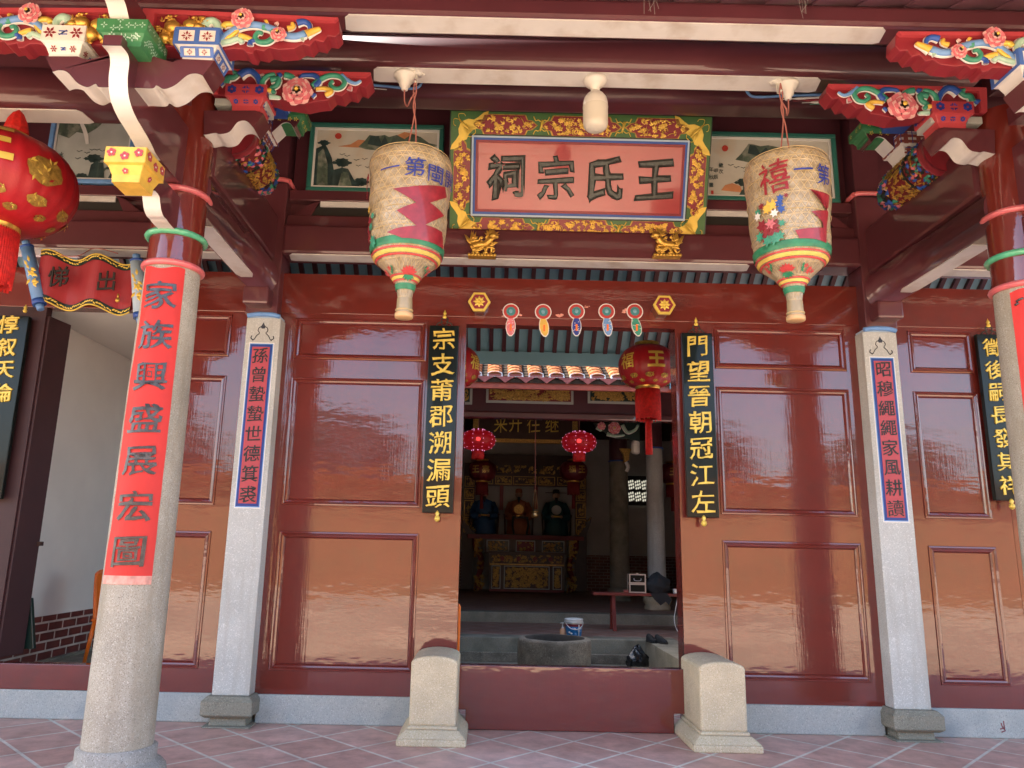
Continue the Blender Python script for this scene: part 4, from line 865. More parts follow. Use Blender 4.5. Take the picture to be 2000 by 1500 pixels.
    mb = MB(); skin(mb, -1.42, -.54, 'deep_red', 0, 16); mb.build('barrel', t)
    mb = MB(); skin(mb, -1.46, -1.37, 'carve_red', .018, 3); mb.build('red_band', t)
    rg = random.Random(11)
    def sprinkle(mb, y0, y1, n, l, w, ms):
        for i in range(n):
            a = rg.uniform(0, 2*pi); y = rg.uniform(y0, y1); d = Vector((cos(a), .5 if y > -.75 else 0, sin(a))).normalized(); p = ax(y, a, lo(y)+.002)
            q = (Vector((-sin(a), 0, cos(a)))*rg.uniform(-1, 1)+Y*rg.uniform(-1, 1)); q = (q-d*q.dot(d)).normalized(); mb.leaf(p, q, d.cross(q), d, l*rg.uniform(.7, 1.2), w, rg.choice(ms), .6)
    mb = MB(); sprinkle(mb, -1.12, -.80, 420, .055, .024, ('gold', 'gold', 'gold_dull')); sprinkle(mb, -1.30, -1.2, 60, .05, .02, ('gold',)); mb.build('gilt_relief', t)
    mb = MB(); sprinkle(mb, -.80, -.55, 190, .075, .05, ('pink', 'blue', 'carve_green', 'pale_pink', 'blue', 'carve_green', 'dark_green')); sprinkle(mb, -1.37, -1.12, 150, .06, .035, ('pink', 'carve_green', 'dark_green', 'blue', 'dark_green')); mb.build('painted_flowers', t)
    for q_ in (-1.128, -.80): mb = MB(); skin(mb, q_, q_+.012, 'hair_black', .012, 1); mb.build('black_line', t)
forward_arms(-1, 'left'); forward_arms(1, 'right')
# carved brackets
def curl(mb, px, y, r0, r1, m, edge='pure_white', dy=.02, flip=None):
    P = spline([at(a, b, y=y) for a, b in px], 5)
    if flip is not None: P = [flip(p) for p in P]
    n = len(P); R = [r0+(r1-r0)*i/(n-1) for i in range(n)]; R[-1] *= .5
    mb.tube([p-Y*dy for p in P], R, m, 8, flat=.9, nrm=Y)
    if edge: mb.tube([p-Y*(dy-.008)+Z*0 for p in P], [q*1.28 for q in R], edge, 8, flat=.55, nrm=Y)
def peony(mb, c, r, full=True):
    c = Vector(c)
    for k, (n, q, m, sz) in enumerate(((7, 1.0, 'pale_pink', .62), (7, .93, 'pink', .56), (6, .6, 'pale_pink', .5), (6, .52, 'pink', .44), (5, .25, 'pale_pink', .36))):
        for i in range(n):
            a = 2*pi*i/n+.4*k; d = X*cos(a)+Z*sin(a); p = c+d*r*q*.55-Y*(.006*k+.004)
            o = [p+(X*cos(-2*pi*j/9)+Z*sin(-2*pi*j/9))*r*sz*.5*(1+.12*sin(3*j)) for j in range(9)]; mb.prism(o, Y*.006, m)
    mb.blob(c-Y*.04, r*.12, r*.1, r*.12, 'yellow', 8, 6)
def carved(outline, y, th, name, label, curls, flowers, golds, flip=None, rim=None):
    F = flip or (lambda p: p)
    P = [F(at(a, b, y=y)) for a, b in outline]
    c = sum(P, Vector())/len(P); t = thing(name, (c.x, y, min(p.z for p in P)), label, 'carved bracket', 'carved and painted brackets under the beams')
    if flip: P = P[::-1]
    mb = MB(); mb.prism(P, (0, th, 0), 'carve_red'); mb.build('board', t, bevel=.006)  # board darker than its rim, shade of the hollows put into the red
    mb = MB()
    if rim:
        for q in rim: R = [F(at(a, b, y=y)) for a, b in q]; mb.prism((R[::-1] if flip else R), (0, -.028, 0), 'salmon_red')
        o = mb.build('raised_rim', t)
    mb = MB()
    for px, r0, r1, m in curls: curl(mb, px, y, r0, r1, m, flip=flip)
    mb.build('scrollwork', t)
    for (px, py, r) in flowers: mb = MB(); peony(mb, F(at(px, py, y=y))-Y*.045, r); mb.build('peony', t)
    if golds:
        mb = MB()
        for (px, py, w, h, n) in golds:
            g = F(at(px, py, y=y-.03)); relief(mb, g, X, Z, -Y, w, h, n, .05, 'gold', 4)
            for dx, dz, r in ((-.05, .03, .055), (.06, .045, .05), (.0, -.03, .06), (-.09, -.05, .04), (.11, .03, .035)): mb.blob(g+Vector((dx if not flip else -dx, 0, dz)), r, .035, r*.8, 'gold', 10, 7)
        mb.build('gilt_lion', t)
    return t
OA = [(283, 22), (662, 40), (664, 62), (655, 72), (640, 70), (632, 82), (615, 78), (605, 90), (590, 86), (575, 95), (545, 97), (525, 93), (515, 100), (498, 96), (494, 105), (482, 103), (474, 96), (455, 95), (425, 98), (340, 92), (275, 90)]
CA = [([(430, 88), (437, 80), (450, 70), (470, 58), (495, 53), (520, 57), (545, 66), (560, 74), (580, 76), (600, 70)], .022, .026, 'blue_light'),
      ([(516, 57), (533, 62), (537, 75), (525, 86), (508, 86), (500, 77), (506, 68), (515, 70)], .024, .012, 'carve_green'),
      ([(430, 88), (450, 85), (468, 80), (476, 88)], .020, .016, 'mint'), ([(582, 50), (595, 47), (605, 52), (607, 62)], .024, .012, 'blue'),
      ([(563, 60), (574, 57), (572, 48)], .018, .012, 'yellow'), ([(600, 72), (612, 66), (628, 60)], .030, .014, 'yellow'),
      ([(430, 84), (450, 76), (465, 63), (460, 53), (444, 52), (438, 58)], .016, .020, 'gold_paint'), ([(490, 92), (492, 85), (502, 83)], .018, .012, 'blue'),
      ([(402, 57), (408, 48), (420, 46), (428, 56), (424, 72)], .030, .020, 'mint'), ([(470, 75), (482, 77), (494, 82)], .022, .014, 'yellow'), ([(520, 48), (525, 45)], .018, .01, 'yellow'), ([(540, 52), (545, 47)], .012, .006, 'pale_pink'), ([(590, 82), (594, 76)], .014, .01, 'mint')]
FA = [(478, 46, .085), (548, 77, .06)]
GA = [(352, 62, .34, .22, 60)]
OB = [(415, 138), (725, 146), (727, 158), (714, 172), (702, 168), (694, 181), (680, 177), (668, 188), (652, 184), (640, 196), (620, 198), (596, 203), (570, 199), (545, 196), (530, 190), (515, 188), (415, 186)]
CB = [([(610, 172), (625, 160), (645, 151), (665, 153), (674, 163), (668, 174), (655, 176), (646, 168), (652, 161)], .022, .014, 'carve_green'),
      ([(668, 150), (680, 160), (695, 166), (706, 160)], .018, .010, 'blue_light'), ([(582, 166), (590, 152), (605, 150), (618, 152), (624, 162), (616, 173)], .012, .026, 'blue'),
      ([(512, 177), (514, 162), (525, 151), (540, 148)], .024, .014, 'carve_green'), ([(530, 160), (545, 158), (542, 170), (532, 176), (538, 186)], .024, .016, 'carve_green'),
      ([(470, 152), (480, 145), (492, 143), (502, 150), (508, 162), (510, 176)], .034, .016, 'blue'), ([(443, 167), (448, 156), (458, 155), (466, 148), (456, 143)], .026, .014, 'carve_green'),
      ([(431, 168), (439, 163)], .026, .014, 'blue'), ([(558, 150), (573, 155), (576, 170)], .026, .018, 'carve_green'), ([(520, 181), (536, 179)], .022, .016, 'yellow'),
      ([(618, 177), (636, 176), (648, 182), (636, 189)], .014, .022, 'yellow'), ([(528, 191), (550, 194)], .018, .012, 'mint'), ([(610, 192), (618, 186)], .018, .012, 'blue'), ([(545, 152), (552, 147)], .028, .012, 'blue'), ([(514, 152), (516, 147)], .022, .008, 'pale_pink'), ([(683, 178), (686, 170)], .018, .01, 'pink')]
FB = [(584, 186, .135)]
RA = [[(283, 22), (662, 40), (655, 46), (300, 32)], [(283, 23), (306, 33), (298, 88), (276, 89)]]
RB = [[(415, 138), (725, 146), (715, 153), (428, 146)], [(415, 139), (430, 147), (426, 184), (415, 185)]]
FL = lambda p: Vector((-p.x, p.y, p.z))
carved(OA, -2.80, .12, 'carved_bracket', 'upper left carved bracket with gold lion and blue vines under the eave beam', CA, FA, GA, None, RA)
carved(OA, -2.80, .12, 'carved_bracket', 'upper right carved bracket with blue vines under the eave beam', CA, FA, GA, FL, RA)
LW = lambda p: Vector((2*-2.985-p.x, p.y, p.z))
carved(OA, -2.80, .12, 'carved_bracket', 'carved bracket at the top left corner behind the white flowered block', CA, FA, GA, LW, RA)
carved(OB, -2.0, .14, 'carved_bracket', 'lower left carved bracket with a pink peony and green scrolls', CB, FB, None, None, RB)
carved(OB, -2.0, .14, 'carved_bracket', 'lower right carved bracket with a pink peony and green scrolls', CB, FB, None, FL, RB)
for s, nm in ((-1, 'left'), (1, 'right')):
    mb = MB(); mb.box(*sorted((s*2.42, s*2.80)), -1.99, -1.80, 4.605, 4.66, 'grey_blue'); tag(mb.build('bracket_shim', bevel=.004), 'pale grey board under the lower %s carved bracket' % nm, 'board', 'boards under the brackets')
# ================================================================== NAME PLAQUE
PB, PT = Vector((0.05, -.08, 4.425)), Vector((0.05, -.52, 5.52))
pu, pv = X, (PT-PB).normalized(); pn = pu.cross(pv).normalized()
if pn.y > 0: pn = -pn
PH = (PT-PB).length; PW = 2.46; pc = (PB+PT)/2
t = thing('name_plaque', (0.05, -.08, 4.42), 'large tilted name plaque, four dark characters on red in a green gilded frame', 'plaque')
def PP(a, b, k=0): return pc+pu*a+pv*b+pn*k
mb = MB(); mb.frame_box(PP(0, 0, -.03), pu, pv, pn, PW/2, PH/2, .03, 'sign_green'); mb.frame_box(PP(0, 0, -.035), pu, pv, pn, PW/2+.012, PH/2+.012, .03, 'dark_green'); mb.build('frame', t)
iw, ih = 2.02/2, .70/2; ioff = .00
mb = MB()
for e, k, m in ((.035, .010, 'dark_green'), (.022, .016, 'pale_blue'), (.004, .019, 'blue'), (-.018, .0215, 'carve_red')): mb.frame_box(PP(0, ioff, k/2), pu, pv, pn, iw+e, ih+e, k/2, m)
mb.build('inner_border', t, bevel=.003)
mb = MB(); mb.frame_box(PP(0, ioff, .0125), pu, pv, pn, iw-.04, ih-.04, .0125, 'sign_red'); mb.build('red_panel', t, bevel=.004)
mb = MB(); mg = MB()
for i, ch in enumerate('祠宗氏王'):
    a = -.70+i*.473
    put_glyph(mb, ch, PP(a, 0.0, .026), pu, pv, pn, .38, .42, 'hair_black', depth=.35, off=.042, ext=.02, rough=.013, shear=.07)
    put_glyph(mg, ch, PP(a, 0.0, .036), pu, pv, pn, .38, .42, 'steel', depth=.30, off=-.004, ext=.015, bev=.010, rough=.013, shear=.07)
lt = mb.build('lettering', t); 
M['ink_grey'] = M['ink_sheen']; mat('char_grey', (0.055, 0.066, 0.066), 0.3, metal=0.3, var=0.35, vscale=25)
mg.mats = ['char_grey']; mg.build('raised_stroke', lt)
def cartouche(a, b, w, h, seed, n, vert=False):
    mb = MB(); W2, H2 = w/2, h/2; tip = .10 if not vert else .10
    if not vert: O = [(-W2, 0), (-W2+.05, H2*.45), (-W2+.09, H2*.5), (-W2+.11, H2), (W2-.11, H2), (W2-.09, H2*.5), (W2-.05, H2*.45), (W2, 0), (W2-.05, -H2*.45), (W2-.09, -H2*.5), (W2-.11, -H2), (-W2+.11, -H2), (-W2+.09, -H2*.5), (-W2+.05, -H2*.45)]
    else: O = [(0, H2), (W2*.45, H2-.05), (W2*.5, H2-.09), (W2, H2-.11), (W2, -H2+.11), (W2*.5, -H2+.09), (W2*.45, -H2+.05), (0, -H2), (-W2*.45, -H2+.05), (-W2*.5, -H2+.09), (-W2, -H2+.11), (-W2, H2-.11), (-W2*.5, H2-.09), (-W2*.45, H2-.05)]
    if vert: O = O[::-1]
    O = O[::-1]
    mb.prism([PP(a+x*1.05, b+y*1.08, .004) for x, y in O], pn*-.003, 'gold_dull'); mb.prism([PP(a+x, b+y, .008) for x, y in O], pn*-.006, 'carve_red')
    f = mb.build('cartouche', t)
    ins = (lambda x, y: abs(y) < H2*.92 and abs(x) < W2-.02 and (abs(x) < W2-.12 or abs(y) < H2*.45)) if not vert else (lambda x, y: abs(x) < W2*.92 and abs(y) < H2-.02 and (abs(y) < H2-.12 or abs(x) < W2*.45))
    mb = MB(); relief(mb, PP(a, b, .008), pu, pv, pn, w, h, n, .042, 'gold', seed, ins); mb.build('gilt_carving', f)
by = PH/2-.115
for k, (a, w, n) in enumerate(((-.725, .60, 62), (0.0, .74, 80), (.725, .60, 62))):
    cartouche(a, by, w, .175, 20+k, n); cartouche(a, -by, w, .175, 30+k, n)
cartouche(-PW/2+.11, 0, .16, .66, 41, 62, True); cartouche(PW/2-.11, 0, .16, .66, 42, 62, True)
for sx in (-1, 1):
    for sy in (-1, 1):
        c = PP(sx*(PW/2-.13), sy*(PH/2-.13), .008); du = pu*sx; dv = pv*sy; mb = MB()
        wing = [(.02, .03), (-.02, .10), (.06, .085), (.10, .10), (.16, .095), (.22, .085), (.17, .05), (.12, .035), (.07, .0), (.04, -.01)]
        # corner butterfly: one wing along each side
        for sw in (0, 1):
            W_ = [(-.02, .03), (.03, .045), (.08, .04), (.12, .06), (.165, .09), (.205, .10), (.20, .07), (.175, .03), (.13, .015), (.115, -.015), (.07, -.03), (.03, -.06), (-.01, -.03)]
            Q = [c+(-du)*(x if not sw else y)+(dv)*(y if not sw else x)*1 for x, y in [(x*1.08, y*1.35) for x, y in W_]] if not sw else [c+(-dv)*x*1.08+du*y*1.35 for x, y in W_]
            ar = sum(((Q[i]-c).cross(Q[(i+1) % len(Q)]-c)).dot(pn) for i in range(len(Q)))
            if ar < 0: Q = Q[::-1]
            mb.prism(Q, pn*-.008, 'gold_paint')
        mb.tube([c+(-du-dv)*.06, c, c+(du+dv)*.055], [.006, .014, .008], 'gold_paint', 6)
        for sg in (0, 1):
            a1, a2 = (du, dv) if sg else (dv, du)
            mb.tube(spline([c+(du+dv)*.05, c+a1*.10+a2*.06, c+a1*.105+a2*.01, c+a1*.085-a2*.005], 4), .0035, 'gold_paint', 5)
            mb.tube(spline([c-(du+dv)*.03, c-a1*.09-a2*.02, c-a1*.10-a2*.065, c-a1*.07-a2*.09], 4), .0035, 'gold_paint', 5)
        mb.build('butterfly', t)
for a in (-.385, .405):
    for sy in (-1, 1):
        c = PP(a*.98, sy*by, .006); mb = MB()
        mb.tube([c-pv*.05-pu*.012, c+pv*.05+pu*.012], [.010, .016], 'gold_paint', 6)
        for sg in (-1, 1):
            mb.tube(spline([c+pv*.03, c+pv*.05+pu*sg*.03, c+pv*.045+pu*sg*.055, c+pv*.08+pu*sg*.075], 4), .005, 'gold_paint', 5)
            mb.tube(spline([c-pv*.03, c-pv*.05+pu*sg*.03, c-pv*.045+pu*sg*.055, c-pv*.08+pu*sg*.075], 4), .005, 'gold_paint', 5)
        mb.build('ribbon_knot', t)
mb = MB()
for i in range(40):
    x = -.75+i*.0375; z0 = 5.66-.035*sin(pi*i/39); mb.lathe([(.011, -.003), (.014, 0), (.011, .003), (.008, 0), (.011, -.003)], 'dark_metal', (x, -.33, z0), 8)
mb.build('chain', t)
for px, s, nm in ((942, -1, 'left'), (1301, 1, 'right')):
    c = at(px, 480, y=-.20); t = thing('gilt_lion', (c.x, -.2, c.z-.12), 'small gilt carved beast under the %s end of the name plaque' % nm, 'carving', 'gilt beasts under the plaque')
    mb = MB(); mb.tube(spline([c+Vector((.10*s, 0, -.02)), c+Vector((.05*s, -.02, .0)), c+Vector((-.03*s, -.02, .01)), c+Vector((-.08*s, -.03, .06))]), [.03]*19 if False else .036, 'gold', 8)
    mb.blob(c+Vector((-.10*s, -.03, .09)), .042, .04, .036, 'gold'); mb.blob(c+Vector((-.135*s, -.04, .075)), .02, .02, .016, 'gold')
    for dx in (-.08, -.03, .05, .09): mb.tube([c+Vector((dx*s, -.02, -.0)), c+Vector(((dx-.015)*s, -.03, -.05)), c+Vector(((dx+.01)*s, -.02, -.10))], [.02, .016, .012], 'gold', 7)
    mb.build('body', t)
    mb = MB(); rg = random.Random(7)
    for i in range(60): mb.leaf(c+Vector((rg.uniform(-.11, .10), -.045, rg.uniform(-.09, .07))), (X*.7+Z*rg.uniform(-.7, .7)).normalized(), Z, -Y, rg.uniform(.03, .06), .024, 'gold', .5)
    for i in range(20): q = rg.uniform(.3, 2.8); mb.leaf(c+Vector((-.08*s, -.03, .08)), X*cos(q)+Z*sin(q), X*sin(q)-Z*cos(q), -Y, rg.uniform(.06, .10), .03, 'gold', .4)
    for i in range(9): q = pi/2+rg.uniform(-.7, .7); mb.leaf(c+Vector((.10*s, -.02, .0)), X*cos(q)*s+Z*sin(q), X*sin(q)-Z*cos(q)*s, -Y, rg.uniform(.09, .15), .035, 'gold', .4)
    mb.build('mane_and_tail', t)
    mb = MB(); mb.box(c.x-.13, c.x+.13, -.25, -.17, c.z-.125, c.z-.10, 'gold')
    for i in range(9): mb.blob((c.x-.12+i*.03, -.25, c.z-.11), .017, .012, .016, 'gold', 8, 5)
    mb.build('base', t)
# ================================================================== LANDSCAPE PAINTINGS
def poly2(mb, y, px, k, m):
    P = [at(a, b, y=y) for a, b in px]; P = [Vector((p.x, y-.0018*k, p.z)) for p in P]
    ar = sum((P[i].x*P[(i+1) % len(P)].z-P[(i+1) % len(P)].x*P[i].z) for i in range(len(P)))
    if ar < 0: P = P[::-1]
    mb.prism(P, (0, .0016, 0), m)
def pine(mb, y, px, py, r, k, m='mount_dark'):
    for dx, dy, rr in ((0, 0, 1), (-.7, .45, .8), (.75, .5, .75), (.1, .9, .9)):
        c = (px+dx*r, py+dy*r*.7); poly2(mb, y, [(c[0]+rr*r*cos(q)*(1 if i % 2 else .82), c[1]-rr*r*.34*sin(q)*(1 if i % 2 else .7)) for i, q in enumerate([2*pi*j/14 for j in range(14)])], k, m)
    poly2(mb, y, [(px-r*.1, py+r*1.8), (px-r*.02, py), (px+r*.12, py), (px+r*.12, py+r*1.8)], k, m)
def birds(mb, y, pts, k):
    for a, b in pts: p = at(a, b, y=y); yy = y-.0018*k; mb.tube([(p.x-.025, yy, p.z+.012), (p.x-.008, yy, p.z+.006), (p.x, yy, p.z-.002), (p.x+.01, yy, p.z+.010), (p.x+.03, yy, p.z+.014)], .0028, 'mount_dark', 4)
def picture(quad, label, fr, paper_m):
    c = [at(a, b, y=-.02) for a, b in quad]; x0 = (c[0].x+c[3].x)/2; x1 = (c[1].x+c[2].x)/2; z1 = (c[0].z+c[1].z)/2; z0 = (c[2].z+c[3].z)/2
    t = thing('landscape_painting', ((x0+x1)/2, 0, z0), label, 'painting', 'framed landscape paintings')
    mb = MB(); mb.box(x0+.03, x1-.03, .0, .045, z0+.03, z1-.03, paper_m); pp = mb.build('picture', t)
    mb = MB(); w = .045
    for a in ((x0, x1, z0, z0+w), (x0, x1, z1-w, z1), (x0, x0+w, z0+w, z1-w), (x1-w, x1, z0+w, z1-w)): mb.box(a[0], a[1], -.035, .05, a[2], a[3], fr)
    mb.build('frame', t, bevel=.008)
    mb = MB(); w2 = .022; X0, X1, Z0, Z1 = x0+w, x1-w, z0+w, z1-w
    for a in ((X0, X1, Z0, Z0+w2), (X0, X1, Z1-w2, Z1), (X0, X0+w2, Z0+w2, Z1-w2), (X1-w2, X1, Z0+w2, Z1-w2)): mb.box(a[0], a[1], -.012, .01, a[2], a[3], 'pure_white')
    mb.build('white_border', t)
    return pp
pp = picture(((608, 237), (868, 248), (862, 381), (597, 371)), 'landscape with a red sun, left of the name plaque', 'teal', 'pic_paper'); y = -.002
mb = MB()
poly2(mb, y, [(685, 282), (700, 273), (712, 274), (725, 284), (740, 282), (760, 290), (690, 288), (660, 286)], 1, 'mount_orange'); poly2(mb, y, [(772, 266), (790, 258), (812, 262), (820, 272), (780, 275)], 1, 'mount_orange')
poly2(mb, y, [(700, 287), (712, 276), (722, 264), (735, 266), (752, 264), (760, 268), (775, 264), (790, 272), (805, 262), (822, 268), (838, 280), (858, 284), (840, 290), (800, 296), (770, 300), (740, 294), (715, 292)], 2, 'mount_mid')
poly2(mb, y, [(718, 282), (724, 266), (740, 266), (745, 280), (752, 265), (760, 285), (770, 268), (778, 288), (792, 276), (800, 290), (770, 292)], 3, 'mount_dark')
poly2(mb, y, [(752, 310), (765, 292), (782, 288), (800, 296), (815, 312)], 3, 'mount_mid')
poly2(mb, y, [(611, 368), (614, 292), (628, 286), (634, 280), (640, 290), (648, 308), (652, 332), (668, 328), (680, 330), (692, 352), (708, 369)], 3, 'mount_dark')
poly2(mb, y, [(618, 366), (622, 300), (632, 290), (640, 320), (640, 366)], 4, 'mount_mid'); poly2(mb, y, [(660, 366), (668, 335), (680, 338), (688, 366)], 4, 'mount_mid')
pine(mb, y, 633, 277, 9, 5); pine(mb, y, 668, 314, 14, 5); pine(mb, y, 705, 352, 13, 5); pine(mb, y, 824, 302, 20, 5)
c = at(661, 266, y=y); poly2(mb, y, [(661+6.5*cos(q), 266+5.8*sin(q)) for q in [2*pi*i/20 for i in range(20)]], 2, 'sun_red'); birds(mb, y, [(668, 303), (678, 306), (696, 314), (712, 312), (700, 325), (718, 328)], 2)
mb.build('painted_scene', pp)
pp = picture(((1372, 256), (1631, 264), (1641, 397), (1368, 390)), 'landscape with blue green peaks and brush writing, right of the name plaque', 'teal', 'pic_paper')
mb = MB()
poly2(mb, y, [(1436, 312), (1448, 300), (1462, 281), (1470, 282), (1485, 286), (1500, 284), (1520, 288), (1540, 290), (1556, 284), (1572, 288), (1590, 298), (1614, 308), (1600, 314), (1560, 316), (1500, 317), (1460, 317)], 2, 'mount_mid')
poly2(mb, y, [(1460, 300), (1464, 283), (1476, 286), (1484, 300), (1496, 288), (1505, 302), (1522, 290), (1530, 304), (1550, 290), (1562, 304), (1580, 298), (1560, 309), (1500, 309)], 3, 'mount_dark')
poly2(mb, y, [(1408, 372), (1416, 362), (1430, 358), (1446, 364), (1450, 376)], 2, 'mount_orange'); poly2(mb, y, [(1440, 388), (1448, 372), (1470, 360), (1500, 370), (1520, 388)], 3, 'mount_dark')
pine(mb, y, 1452, 353, 13, 4); pine(mb, y, 1520, 324, 22, 4); poly2(mb, y, [(1616, 392), (1612, 360), (1622, 350), (1632, 360), (1636, 393)], 3, 'mount_dark')
poly2(mb, y, [(1416+6*cos(q), 290+6*sin(q)) for q in [2*pi*i/20 for i in range(20)]], 2, 'sun_red'); birds(mb, y, [(1427, 324), (1438, 328), (1452, 329), (1463, 331), (1457, 337)], 2)
for (col, x0_, y0_, dy) in (('歲次', 1408, 323, 12), ('甲辰', 1398, 334, 12), ('年秋畫', 1389, 331, 15)):
    for i, ch in enumerate(col): p = at(x0_, y0_+i*dy, y=y); put_glyph(mb, ch, (p.x, y-.003, p.z), X, Z, -Y, .05, .055, 'mount_dark', depth=.05, off=.01, ext=.01)
p = at(1391, 376, y=y); mb.box(p.x-.012, p.x+.012, y-.004, y-.001, p.z-.02, p.z+.02, 'sun_red')
mb.build('painted_scene', pp)
pp = picture(((98, 221), (262, 226), (262, 362), (90, 355)), 'misty landscape with a waterfall, between the big red lantern and left column', 'blue_light', 'pic_paper_grey')
mb = MB()
poly2(mb, y, [(112, 262), (108, 236), (140, 232), (180, 234), (205, 236), (190, 250), (170, 262), (150, 258), (135, 270)], 2, 'mount_mid'); poly2(mb, y, [(155, 238), (160, 235), (168, 250), (173, 265), (174, 282), (168, 282), (164, 262)], 3, 'pure_white')
poly2(mb, y, [(170, 354), (178, 322), (186, 317), (202, 318), (204, 354)], 3, 'mount_dark'); poly2(mb, y, [(208, 354), (224, 325), (232, 306), (248, 308), (258, 330), (260, 356)], 3, 'mount_dark'); poly2(mb, y, [(203, 330), (210, 326), (218, 330), (222, 340), (216, 332), (208, 331), (203, 336)], 4, 'mount_mid')
pine(mb, y, 184, 306, 14, 4); pine(mb, y, 160, 342, 11, 4); pine(mb, y, 232, 302, 6, 4); birds(mb, y, [(155, 297), (170, 300), (190, 294), (200, 296), (152, 311), (180, 294)], 3)
for (a, b) in ((111, 305), (120, 303)): p = at(a, b, y=y); put_glyph(mb, '山' if a < 115 else '水', (p.x, y-.004, p.z), X, Z, -Y, .05, .07, 'mount_dark', depth=.05, off=.01, ext=.01)
mb.build('painted_scene', pp)
# ================================================================== BAMBOO LANTERNS
def bamboo(xc, label, side):
    yc = -1.87; t = thing('bamboo_lantern', (xc, yc, 3.06), label, 'bamboo lantern', 'painted bamboo lanterns')
    prof = [(.053, 3.16), (.058, 3.20), (.065, 3.235), (.074, 3.27), (.094, 3.305), (.135, 3.35), (.185, 3.395), (.235, 3.44), (.262, 3.485), (.272, 3.53), (.284, 3.65), (.296, 3.80), (.306, 3.95), (.312, 4.07), (.316, 4.13), (.316, 4.17), (.308, 4.20), (.300, 4.215)]
    # smooth the profile
    pr2 = [(p.x*.94, p.z) for p in spline([(r, 0, z) for r, z in prof], 4)]
    def R(z):
        for (r0, z0), (r1, z1) in zip(pr2, pr2[1:]):
            if z0 <= z <= z1: return r0+(r1-r0)*(z-z0)/max(1e-6, z1-z0)
        return pr2[-1][0] if z > pr2[-1][1] else pr2[0][0]
    def on(a, z, k=0): r = R(z)+k; return Vector((xc+r*cos(a), yc+r*sin(a), z))
    seg = 56; me = bpy.data.meshes.new('woven_shell'); V = []; F = []; UVs = []
    rg = random.Random(9 if side < 0 else 14)
    for i, (r, z) in enumerate(pr2):
        for j in range(seg+1):
            a = 2*pi*j/seg; w = 1+.012*sin(9*a+14*z)+.010*sin(5*a-22*z+1) if 0 < j < seg else 1+.012*sin(14*z)+.010*sin(-22*z+1); V.append((r*w*cos(a), r*w*sin(a), z-3.06)); UVs.append((j/seg, (z-3.06)*.75))
    for i in range(len(pr2)-1):
        for j in range(seg): a = i*(seg+1)+j; F.append((a, a+1, a+seg+2, a+seg+1))
    me.from_pydata(V, [], F); uvl = me.uv_layers.new(name='UVMap')
    for lp in me.loops: uvl.data[lp.index].uv = UVs[lp.vertex_index]
    me.polygons.foreach_set('use_smooth', [True]*len(F)); me.materials.append(M['weave']); o = bpy.data.objects.new('woven_shell', me); COL.objects.link(o); o.parent = t; o['_org'] = t['_org']
    mb = MB()
    for z in (3.62, 3.76, 3.90, 4.03, 4.15, 4.222): ring(mb, (xc, yc, z), R(z)+.0015, .003, 'bamboo_strip', 48)
    mb.build('hoop', t)
    def band(z0, z1, m):
        mb = MB(); mb.lathe([(R(z0+(z1-z0)*i/6)*1.012+.006+.002*sin(3*i), z0+(z1-z0)*i/6) for i in range(7)], m, (xc, yc, 0), 48); return mb
    for z0, z1, m in ((3.485, 3.54, 'lantern_band_green'), (3.462, 3.474, 'lantern_band_red'), (3.435, 3.458, 'lantern_band_yellow'), (3.42, 3.431, 'lantern_band_red'), (3.315, 3.325, 'lantern_band_red'), (3.295, 3.312, 'lantern_band_yellow'), (3.282, 3.292, 'lantern_band_red'), (3.225, 3.268, 'lantern_band_green')):
        band(z0, z1, m).build('painted_band', t)
    mb = MB(); mb.lathe([(.0, 3.03), (.060, 3.03), (.064, 3.035), (.064, 3.062), (.060, 3.066), (0, 3.066)], 'wood_disc', (xc, yc, 0), 32); mb.build('wooden_plug', t, bevel=0)
    mb = MB(); mb.lathe([(.055, 3.066), (.056, 3.10), (.054, 3.17)], 'bamboo', (xc, yc, 0), 24); ring(mb, (xc, yc, 3.085), .056, .007, 'bamboo_strip', 24, 0); mb.build('neck', t)
    # motifs painted on the skin, laid on it in its own cylinder coordinates
    def angz(px, py):
        yy = yc-.3
        for _ in range(40):
            p = at(px, py, y=yy); r = R(p.z); q = max(-.995, min(.995, (p.x-xc)/r)); yy = .65*yy+.35*(yc-r*cos(asin(q)))
        return atan2(yy-yc, p.x-xc), p.z
    def wrap(mb, bm, m, k):
        for q in range(-60, 61):
            for no in ((1, 0, 0), (0, 1, 0)): 
                g = bm.verts[:]+bm.edges[:]+bm.faces[:]; bmesh.ops.bisect_plane(bm, geom=g, plane_co=(q*.06, q*.06, 0), plane_no=no)
        bm.verts.index_update(); mb.add([on(v.co.x, v.co.y, k) for v in bm.verts], [tuple(v.index for v in f.verts) for f in bm.faces], m, True); bm.free()
    def decal(mb, pts, m, k=.013):
        bm = bmesh.new(); f = bm.faces.new([bm.verts.new((*angz(a, b), 0)) for a, b in pts]); bm.normal_update()
        if f.normal.z < 0: f.normal_flip()
        bmesh.ops.triangulate(bm, faces=bm.faces[:]); wrap(mb, bm, m, k)
    def char(mb, ch, px, py, w, h, m, k=.017):
        vs, fs = glyph(ch, off=.004, ext=.0, rough=.014, shear=.08); a0, z0 = angz(px, py); bm = bmesh.new(); bv = [bm.verts.new((a0+v.x*w/R(z0), z0+v.y*h, 0)) for v in vs]
        for f in fs:
            try:
                ff = bm.faces.new([bv[i] for i in f]); ff.normal_update()
                if ff.normal.z < 0: bm.faces.remove(ff)
            except ValueError: pass
        wrap(mb, bm, m, k)
